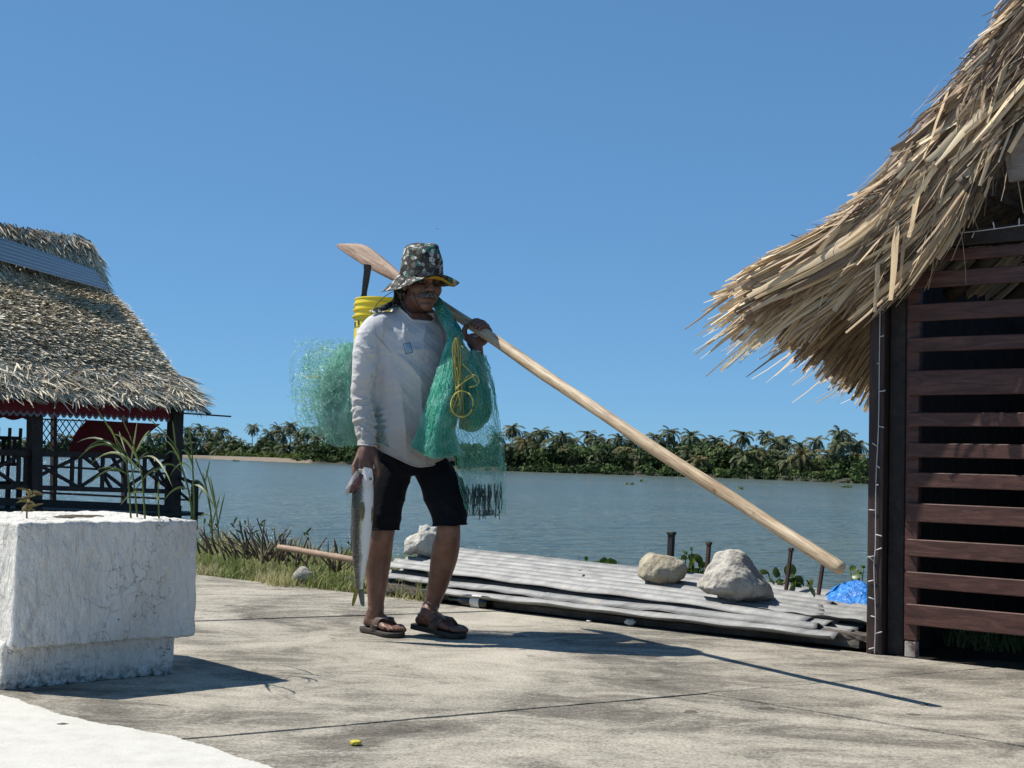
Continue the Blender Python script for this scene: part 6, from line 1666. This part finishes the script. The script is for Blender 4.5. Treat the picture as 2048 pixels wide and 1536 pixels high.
# ---- fish
def fish_mat():
    t = NT('silver_fish_skin'); v = t.coord(); vz = t.coord((1, 1, .5))
    sep = t.n('SeparateXYZ'); t.l(v, sep.inputs[0])
    side = t.math('ADD', t.math('MULTIPLY', sep.outputs['X'], 18), t.math('MULTIPLY', t.noise(vz, 26, 5, .7), .55)); side = t.math('ADD', side, .18)
    c = t.ramp(side, [(.10, (.10, .095, .075)), (.34, (.24, .23, .18)), (.48, (.46, .44, .36)), (.60, (.74, .72, .66)), (.8, (.82, .80, .76))])
    yel = t.math('MULTIPLY', t.ramp(sep.outputs['Z'], [(.0, (0, 0, 0)), (1, (1, 1, 1))]), 1.0)
    zc_ = t.ramp(t.math('ADD', t.math('MULTIPLY', sep.outputs['Z'], 3.0), .45), [(.40, (0, 0, 0)), (.62, (1, 1, 1)), (.85, (1, 1, 1)), (.98, (0, 0, 0))]); bl_ = t.ramp(side, [(.30, (0, 0, 0)), (.5, (.75, .75, .75)), (.62, (0, 0, 0))]); c = t.mix(t.math('MULTIPLY', zc_, bl_), c, (.66, .60, .16))
    sp = t.ramp(t.noise(v, 110, 3, .7), [(.42, (.30, .30, .28)), (.58, (1, 1, 1))]); c = t.mix(t.ramp(side, [(.35, (.85, .85, .85)), (.62, (.08, .08, .08))]), c, sp, 'MULTIPLY')
    t.set(col=c, rough=.45, spec=.35); vo = t.n('TexVoronoi'); vo.inputs['Scale'].default_value = 170; t.l(v, vo.inputs['Vector']); t.bump(vo.outputs['Distance'], .35, .002); return t.m
FDp = 5.79
f0 = J(722, 945, FDp)
fish = empty('fish', J(722, 1080, FDp), 'silver fish with pale belly hanging head up from the fisherman\'s hand', 'fish')
sp = [(727, 938, 10, .010), (727, 955, 17, .020), (726, 980, 21, .028), (724.5, 1010, 22, .032), (723.5, 1045, 21, .032), (722, 1080, 19, .029), (720.5, 1115, 15.5, .024), (719.5, 1145, 11, .017), (719, 1165, 8, .011), (718.5, 1178, 7.5, .007)]
sp = catmull(np.array(sp), 40); k = FDp / FPX
V, F = rings_mesh([J(x, y, FDp) for x, y, w, t in sp], [np.array([1.0, 0, .0]) * w * k for x, y, w, t in sp], [np.array([0, 1.0, 0]) * t for x, y, w, t in sp], 2.0, 28)
mk('body', V, F, fish_mat(), fish, True)
M_FIN = pm('olive_fin', [(.3, (.16, .13, .045)), (.7, (.34, .29, .13))], 40, .5, .6, 160, .002, transl=.25, stretch=(3, 3, .5)); M_FINY = pm('yellow_tail_fin', [(.3, (.20, .17, .02)), (.7, (.38, .33, .05))], 40, .5, transl=.25, stretch=(3, 3, .4)); M_FING = pm('grey_tail_fin', [(.3, (.07, .07, .06)), (.7, (.20, .20, .18))], 40, .5, .6, 160, .002, stretch=(3, 3, .4))
def fin(name, pts, d0, mat, th=.0022, bulge=0.0):
    P = np.array([J(x, y, d0) for x, y in pts]); c = P.mean(0); n_ = len(P)
    V_ = np.vstack([P - [0, th, 0], P + [0, th, 0], [c - [0, th + bulge, 0]], [c + [0, th + bulge, 0]]]); F_ = []
    for i in range(n_):
        j = (i + 1) % n_; F_ += [[i, j, 2 * n_], [n_ + j, n_ + i, 2 * n_ + 1], [i, n_ + i, n_ + j, j]]
    return mk(name, V_, F_, mat, fish)
fin('tail_lobe', [(716, 1168), (709, 1180), (704.5, 1200), (703.5, 1212), (707, 1212), (712, 1200), (718, 1180)], FDp - .002, M_FINY)
fin('tail_lobe', [(715, 1172), (717, 1190), (721, 1208), (725.5, 1213), (729, 1212), (729, 1195), (727, 1178), (722, 1166)], FDp + .006, M_FING)
fin('pectoral_fin', [(722, 1003), (719, 1015), (720, 1030), (724, 1042), (728, 1036), (730, 1020), (728, 1005)], FDp - .033, M_FIN, .0012, .003)
fin('pelvic_fin', [(740, 1003), (737, 1020), (739, 1036), (743, 1046), (747, 1030), (745, 1012)], FDp - .012, M_FIN, .0012, .003)
fin('dorsal_fin', [(704, 1030), (701, 1060), (702, 1095), (706, 1100), (706, 1030)], FDp + .004, M_FING, .0012)
fin('anal_fin', [(734, 1108), (737, 1122), (733, 1138), (729, 1135), (730, 1112)], FDp, M_FIN, .0012)
# flared gill cover and the red gills inside
M_GILLC = pm('pearly_gill_cover', [(.3, (.45, .38, .33)), (.7, (.68, .62, .56))], 25, .35); M_GILL = pm('dark_red_gill', [(.3, (.05, .014, .014)), (.7, (.15, .055, .05))], 60, .4, .5, 120, .003)
fin('gill_cover', [(714, 940), (706, 950), (696, 968), (690.5, 980), (692.5, 991), (697, 990), (704, 978), (712, 968), (718, 950)], FDp - .012, M_GILLC, .003, .006)
fin('gill_arch', [(714, 955), (703, 970), (698, 985), (704, 987), (712, 978), (716, 981), (722, 968), (727, 950), (721, 946)], FDp - .024, M_GILL, .003, .006)
fin('jaw', [(728, 934), (723, 950), (725, 975), (732, 985), (742, 978), (747, 958), (744, 938)], FDp - .016, pm('white_jaw', [(.3, (.55, .53, .50)), (.7, (.72, .70, .67))], 20, .35), .006, .014)
V, F = ellip(J(741, 958, FDp - .028), (.006, .004, .006)); mk('eye', V, F, M_EYE, fish, True)

# ---- cast net
def net_mat(name, c0, c1, c2, rough=.35, tr=.15):
    t = NT(name); v = t.coord(); f = t.noise(v, 18, 4, .6); c = t.ramp(f, [(.3, c0), (.5, c1), (.7, c2)]); t.set(col=c, rough=rough, spec=.6); t.translucent(c, tr); return t.m
M_NET = net_mat('green_net_twine', (.09, .52, .37), (.19, .70, .53), (.45, .86, .74))
M_NET2 = net_mat('pale_green_net_twine', (.28, .68, .54), (.50, .84, .72), (.78, .95, .90), .22, .35)
M_NETD = net_mat('dark_net_twine', (.012, .03, .028), (.02, .055, .05), (.05, .12, .10), .6, .05)
def core_mat():
    t = NT('bunched_net'); v = t.coord((1, 1, .55)); f = t.noise(v, 16, 5, .65, 1.0)
    vo = t.n('TexVoronoi', feature='DISTANCE_TO_EDGE'); vo.inputs['Scale'].default_value = 120; t.l(v, vo.inputs['Vector'])
    c = t.ramp(f, [(.3, (.03, .25, .17)), (.5, (.06, .42, .30)), (.7, (.14, .59, .45))])
    c = t.mix(t.ramp(vo.outputs['Distance'], [(.0, (0, 0, 0)), (.25, (.75, .75, .75))]), c, (.012, .13, .09))
    t.set(col=c, rough=.6, spec=.4); t.bump(vo.outputs['Distance'], -.6, .004); t.translucent(c, .38); return t.m
M_CORE = core_mat()
net = empty('cast_net', J(900, 620, 6.0), 'green cast net slung over the fisherman\'s shoulder, hanging in front and behind', 'fishing net')
def patch(rows_px, n_u, n_v):
    """rows_px: list of rows (top to bottom), each a list of (x, y, depth); returns a smooth interpolating function grid"""
    R = [catmull(np.array([J(*p) for p in r_]), n_u) for r_ in rows_px]
    R = np.array(R); out = np.array([catmull(R[:, i], n_v) for i in range(n_u)])      # (u, v, 3)
    return out
def sample(G, a, b):
    nu_, nv_, _ = G.shape; x = np.clip(a, 0, 1) * (nu_ - 1); y = np.clip(b, 0, 1) * (nv_ - 1); i = np.minimum(x.astype(int), nu_ - 2); j = np.minimum(y.astype(int), nv_ - 2); fx, fy = (x - i)[..., None], (y - j)[..., None]
    return G[i, j] * (1 - fx) * (1 - fy) + G[i + 1, j] * fx * (1 - fy) + G[i, j + 1] * (1 - fx) * fy + G[i + 1, j + 1] * fx * fy
def vnoise(P, sc, seed): return np.stack([hnoise(P, sc, seed + k) for k in range(3)], -1)
def net_layer(G, na, nb, off, wob, seed, rad=.0009, mat=None, name='net_panel', fr=None):
    r_ = np.random.default_rng(seed)
    i = np.arange(na)[:, None]; b = np.linspace(0, 1, nb * 2)[None]; kk = np.arange(nb * 2)[None]
    zig = np.where((kk // 1 + i) % 2 == 0, .46, -.46)
    a = (i + .5 + zig) / na + .004 * r_.normal(size=(na, 1))
    b2 = b + .012 * np.sin(i * .7 + seed) + .02 * (r_.uniform(size=(na, 1)) - .5)
    P = sample(G, a + 0 * b, b2 + 0 * a)
    P = P + np.array(off) + wob * vnoise(P, 9, seed) + wob * .45 * vnoise(P, 24, seed + 5) + r_.normal(size=P.shape) * .0018
    if fr is not None: P = P[r_.uniform(size=na) < fr]
    V_, F_ = strands(P, rad); return V_, F_
def net_obj(name, layers, mat):
    V_ = np.vstack([l[0] for l in layers]); o_ = np.cumsum([0] + [len(l[0]) for l in layers[:-1]]); F_ = np.vstack([l[1] + o for l, o in zip(layers, o_)])
    return tag(mk(name, V_, F_, mat, net), kind='stuff')
# strap of net over the shoulder, gathered at the knot
G1 = patch([[(862, 596, 6.10), (872, 592, 6.07), (884, 604, 6.06)], [(866, 612, 6.02), (880, 606, 5.99), (897, 622, 6.01)], [(880, 640, 5.93), (898, 640, 5.90), (916, 652, 5.94)], [(894, 668, 5.86), (908, 664, 5.84), (926, 676, 5.87)], [(898, 690, 5.82), (908, 688, 5.81), (922, 692, 5.83)]], 24, 30)
# main front fall
G2 = patch([[(896, 682, 5.84), (908, 684, 5.81), (922, 690, 5.84)], [(878, 735, 5.83), (905, 745, 5.77), (938, 742, 5.83)], [(856, 800, 5.83), (888, 810, 5.745), (925, 805, 5.82)], [(838, 860, 5.84), (872, 870, 5.74), (912, 862, 5.82)], [(822, 894, 5.85), (868, 915, 5.745), (925, 908, 5.83)]], 30, 40)
# rounded bag on the right
G3 = patch([[(908, 690, 5.86), (920, 686, 5.84), (934, 696, 5.90)], [(915, 740, 5.84), (945, 742, 5.80), (966, 748, 5.92)], [(918, 790, 5.83), (955, 800, 5.78), (983, 800, 5.93)], [(915, 835, 5.83), (948, 850, 5.80), (982, 832, 5.92)], [(918, 856, 5.86), (940, 863, 5.86), (958, 858, 5.90)]], 30, 40)
# sheer outer veil and lower fringe
G4 = patch([[(945, 700, 5.88), (960, 705, 5.90), (972, 712, 5.93)], [(950, 760, 5.84), (980, 770, 5.88), (990, 772, 5.94)], [(930, 830, 5.82), (975, 845, 5.86), (999, 842, 5.94)], [(915, 890, 5.83), (965, 905, 5.85), (1006, 890, 5.93)], [(918, 935, 5.84), (960, 952, 5.86), (1012, 942, 5.92)]], 30, 40)
G5 = patch([[(905, 845, 5.88), (952, 850, 5.90), (990, 850, 5.95)], [(915, 925, 5.84), (960, 930, 5.85), (1008, 930, 5.92)], [(924, 970, 5.85), (962, 978, 5.86), (1006, 975, 5.91)], [(932, 1018, 5.86), (966, 1028, 5.87), (1004, 1022, 5.90)]], 30, 40)
def core(G, shrink, off, name):
    nu_, nv_, _ = G.shape; c = G.mean(0, keepdims=True); P = c + (G - c) * shrink + np.array(off)
    P = P + .010 * vnoise(P, 10, 4) + np.array([0, -.012, 0]) * np.sin(np.arange(nu_) * 1.7)[:, None, None]
    Fr = P.reshape(-1, 3); Bk = (P + np.array([0, .05, 0]) * np.sin(np.linspace(0.15, math.pi - .15, nu_))[:, None, None]).reshape(-1, 3); n0 = len(Fr); Fg = grid_faces(nu_, nv_)
    rim = []; I = np.arange(n0).reshape(nu_, nv_)
    for seq in (I[0], I[-1][::-1], I[::-1, 0], I[:, -1]):
        for a, b in zip(seq[:-1], seq[1:]): rim.append([a, b, b + n0, a + n0])
    return mk(name, np.vstack([Fr, Bk]), np.vstack([Fg, Fg[:, ::-1] + n0, np.array(rim)]), M_CORE, net, True)
core(G1, .95, (0, .012, 0), 'shoulder_roll'); core(G2, .90, (0, .030, 0), 'front_fold'); core(G3, .93, (0, .025, 0), 'bag_fold')
net_obj('front_mesh', [net_layer(G2, 40, 26, (0, -.004 * k, 0), .007, 100 + k, .0011) for k in range(5)] + [net_layer(G1, 16, 22, (0, -.003 - .003 * k, 0), .005, 120 + k, .0010) for k in range(3)], M_NET)
net_obj('bag_mesh', [net_layer(G3, 26, 22, (0, -.004 * k, 0), .007, 140 + k, .0008) for k in range(3)], M_NET)
net_obj('veil_mesh', [net_layer(G4, 24, 26, (0, .01 * k, 0), .010, 160 + k, .0008) for k in range(2)] + [net_layer(G5, 26, 30, (0, .012 * k, 0), .018, 170 + k, .0007) for k in range(3)], M_NET)
# sinker fringe
r = np.random.default_rng(8); lay = []
n = 62; x0 = r.uniform(932, 1002, n); y0 = r.uniform(965, 985, n); x0 = np.where(r.uniform(size=n) < .75, np.round(x0 / 11) * 11 + r.normal(size=n) * 1.6, x0)
P = np.array([[J(x + .8 * math.sin(t * 6 + x) + r.normal() * .5, y + t * (40 + 16 * math.sin(x * 1.7)), 5.86 + .03 * math.sin(x * 3)) for t in np.linspace(0, 1, 9)] for x, y in zip(x0, y0)])
lay.append(strands(P, .0022, 4))
n = 26; xs_ = r.uniform(936, 1000, n); P = np.array([[J(x + 7 * math.sin(a), 1022 + 9 * math.cos(a) * (1 if a < 7 else 1) + r.normal() * .4, 5.87) for a in np.linspace(-1.8, 1.8, 9)] for x in xs_]); lay.append(strands(P, .0011, 4))
net_obj('sinker_fringe', lay, M_NETD)
# the part behind his back: billowing loose mesh
def shell(cx, cy, rx, ry, d, dz, seed):
    rows_ = []
    for v_ in np.linspace(0, 1, 7):
        yy = cy - ry + 2 * ry * v_; w = rx * math.sqrt(max(.04, 1 - ((v_ - .45) / .62) ** 2))
        rows_.append([(cx - w * 1.0, yy + 4 * math.sin(v_ * 9 + seed), d + dz * .2), (cx - w * .4, yy - 3, d - dz), (cx + w * .4, yy + 3, d - dz * .8), (cx + w, yy, d + dz * .3)])
    return patch(rows_, 30, 40)
back = []
for k, (cx, cy, rx, ry, d, dz) in enumerate(((655, 775, 78, 95, 6.22, .10), (662, 780, 72, 92, 6.28, .05), (668, 785, 66, 88, 6.18, .12), (680, 800, 52, 85, 6.22, .08), (690, 805, 40, 80, 6.20, .08), (672, 775, 60, 80, 6.33, -.05), (690, 790, 34, 90, 6.25, .04), (698, 815, 30, 75, 6.22, .05))):
    back.append(net_layer(shell(cx, cy, rx, ry, d, dz, k), 26, 24, (0, 0, 0), .022, 200 + k * 7, .0010, fr=.9))
net_obj('back_mesh', back, M_NET2)
r = np.random.default_rng(19); n = 1500                        # slack curls of twine
c = np.c_[660 + 34 * r.normal(size=n), 775 + 42 * r.normal(size=n)]; c = c[(c[:, 0] > 578) & (c[:, 0] < 722) & (c[:, 1] > 676) & (c[:, 1] < 890)]
P0 = np.array([J(x, y, 6.22 + .07 * q) for (x, y), q in zip(c, r.normal(size=len(c)))]); dr = unit(r.normal(size=(len(c), 3)) + np.array([.2, 0, -.4])); d2_ = unit(np.cross(dr, r.normal(size=(len(c), 3)))); t = np.linspace(-1, 1, 6)[None, :, None]
P = P0[:, None] + dr[:, None] * t * .016 + d2_[:, None] * .010 * t ** 2
net_obj('back_curls', [strands(P, .0012)], M_NET2)
G6 = patch([[(690, 690, 6.22), (712, 690, 6.16), (735, 690, 6.2)], [(655, 770, 6.24), (705, 770, 6.12), (745, 770, 6.2)], [(650, 835, 6.24), (700, 840, 6.12), (745, 840, 6.2)], [(680, 885, 6.24), (712, 890, 6.16), (745, 880, 6.2)]], 24, 30)
net_obj('back_fold_mesh', [net_layer(G6, 30, 24, (0, -.012 * k, 0), .014, 300 + k, .0010) for k in range(4)], M_NET); net_obj('back_fold_pale_mesh', [net_layer(G6, 26, 24, (-.02, -.03 - .015 * k, 0), .020, 310 + k, .0010) for k in range(3)], M_NET2)
G7 = patch([[(745, 740, 5.98), (752, 740, 5.94), (758, 742, 5.93)], [(744, 810, 5.96), (752, 812, 5.90), (760, 815, 5.90)], [(744, 860, 5.95), (756, 862, 5.87), (772, 872, 5.86)], [(748, 885, 5.94), (760, 888, 5.87), (778, 896, 5.86)]], 16, 30)
net_obj('side_wisp', [net_layer(G7, 8, 22, (0, -.006 * k, 0), .006, 330 + k, .0008) for k in range(2)], M_NET2)

# ---- yellow rope
M_ROPE = pm('yellow_rope', [(.3, (.38, .34, .06)), (.7, (.58, .54, .14))], 60, .6, .5, 300, .002); M_ROPED = pm('old_yellow_rope', [(.3, (.16, .15, .05)), (.7, (.30, .28, .10))], 60, .7, .5, 300, .002)
rope = empty('rope', J(912, 690, 5.78), 'coil of thin yellow rope hanging on the front of the green net', 'rope')
def cord(pts, d, rad, mat, n_=40):
    P = np.array([J(x, y, d + (.006 * math.sin(i * 1.3))) for i, (x, y) in enumerate(pts)]); V_, F_ = tube(catmull(P, n_), rad, 7); return mk('strand', V_, F_, mat, rope, True)
r = np.random.default_rng(4)
for i in range(15):
    xm = 907 + 17 * i / 14; cord([(912 + r.normal() * 2, 676), (xm - 2 + r.normal(), 700), (xm + r.normal() * 2, 740), (xm + 2 + r.normal() * 2.5, 785), (xm - 1 + r.normal() * 4, 825 + r.normal() * 8)], 5.745 + .008 * r.normal(), .0016, M_ROPED if i % 3 else M_ROPE, 30)
def loop(cx, cy, rx, ry, a0, a1, d, rad, mat, rot=0):
    pts = []
    for a in np.linspace(a0, a1, 22):
        x, y = rx * math.cos(a), ry * math.sin(a); pts.append((cx + x * math.cos(rot) - y * math.sin(rot), cy + x * math.sin(rot) + y * math.cos(rot)))
    cord(pts, d, rad, mat, 50)
loop(924, 808, 22, 26, .3, 6.4, 5.725, .0030, M_ROPE, .1)
loop(943, 762, 15, 12, -2.8, 2.2, 5.735, .0022, M_ROPE, -.3)
loop(921, 706, 8, 14, 0, 6.2, 5.76, .0022, M_ROPED, .1); loop(926, 715, 9, 22, -1.8, 3.4, 5.765, .0020, M_ROPED, .2)
loop(932, 800, 24, 32, -.8, 3.6, 5.74, .0018, M_ROPED, .2)
cord([(913, 778), (922, 768), (936, 758), (948, 751)], 5.728, .0032, M_ROPE, 16); cord([(913, 780), (916, 760), (914, 735)], 5.735, .0028, M_ROPE, 14)
cord([(924, 727), (935, 738), (944, 748), (952, 765)], 5.74, .0022, M_ROPE, 16); cord([(906, 697), (908, 680), (916, 672), (922, 690)], 5.77, .0020, M_ROPED, 20)
for k in range(7): cord([(916 + k, 826), (912 + 3.5 * k + r.normal() * 2, 840), (904 + 7 * k + r.normal() * 3, 858)], 5.75, .0014, M_ROPED, 12)
P = np.array([J(612 + 5 * k + r.normal() * 1.5, 752 + r.normal() * 2.0, 6.08) for k in range(8)]); V, F = tube(catmull(P, 24), .0016, 5); mk('loose_strand', V, F, M_ROPE, rope, True)
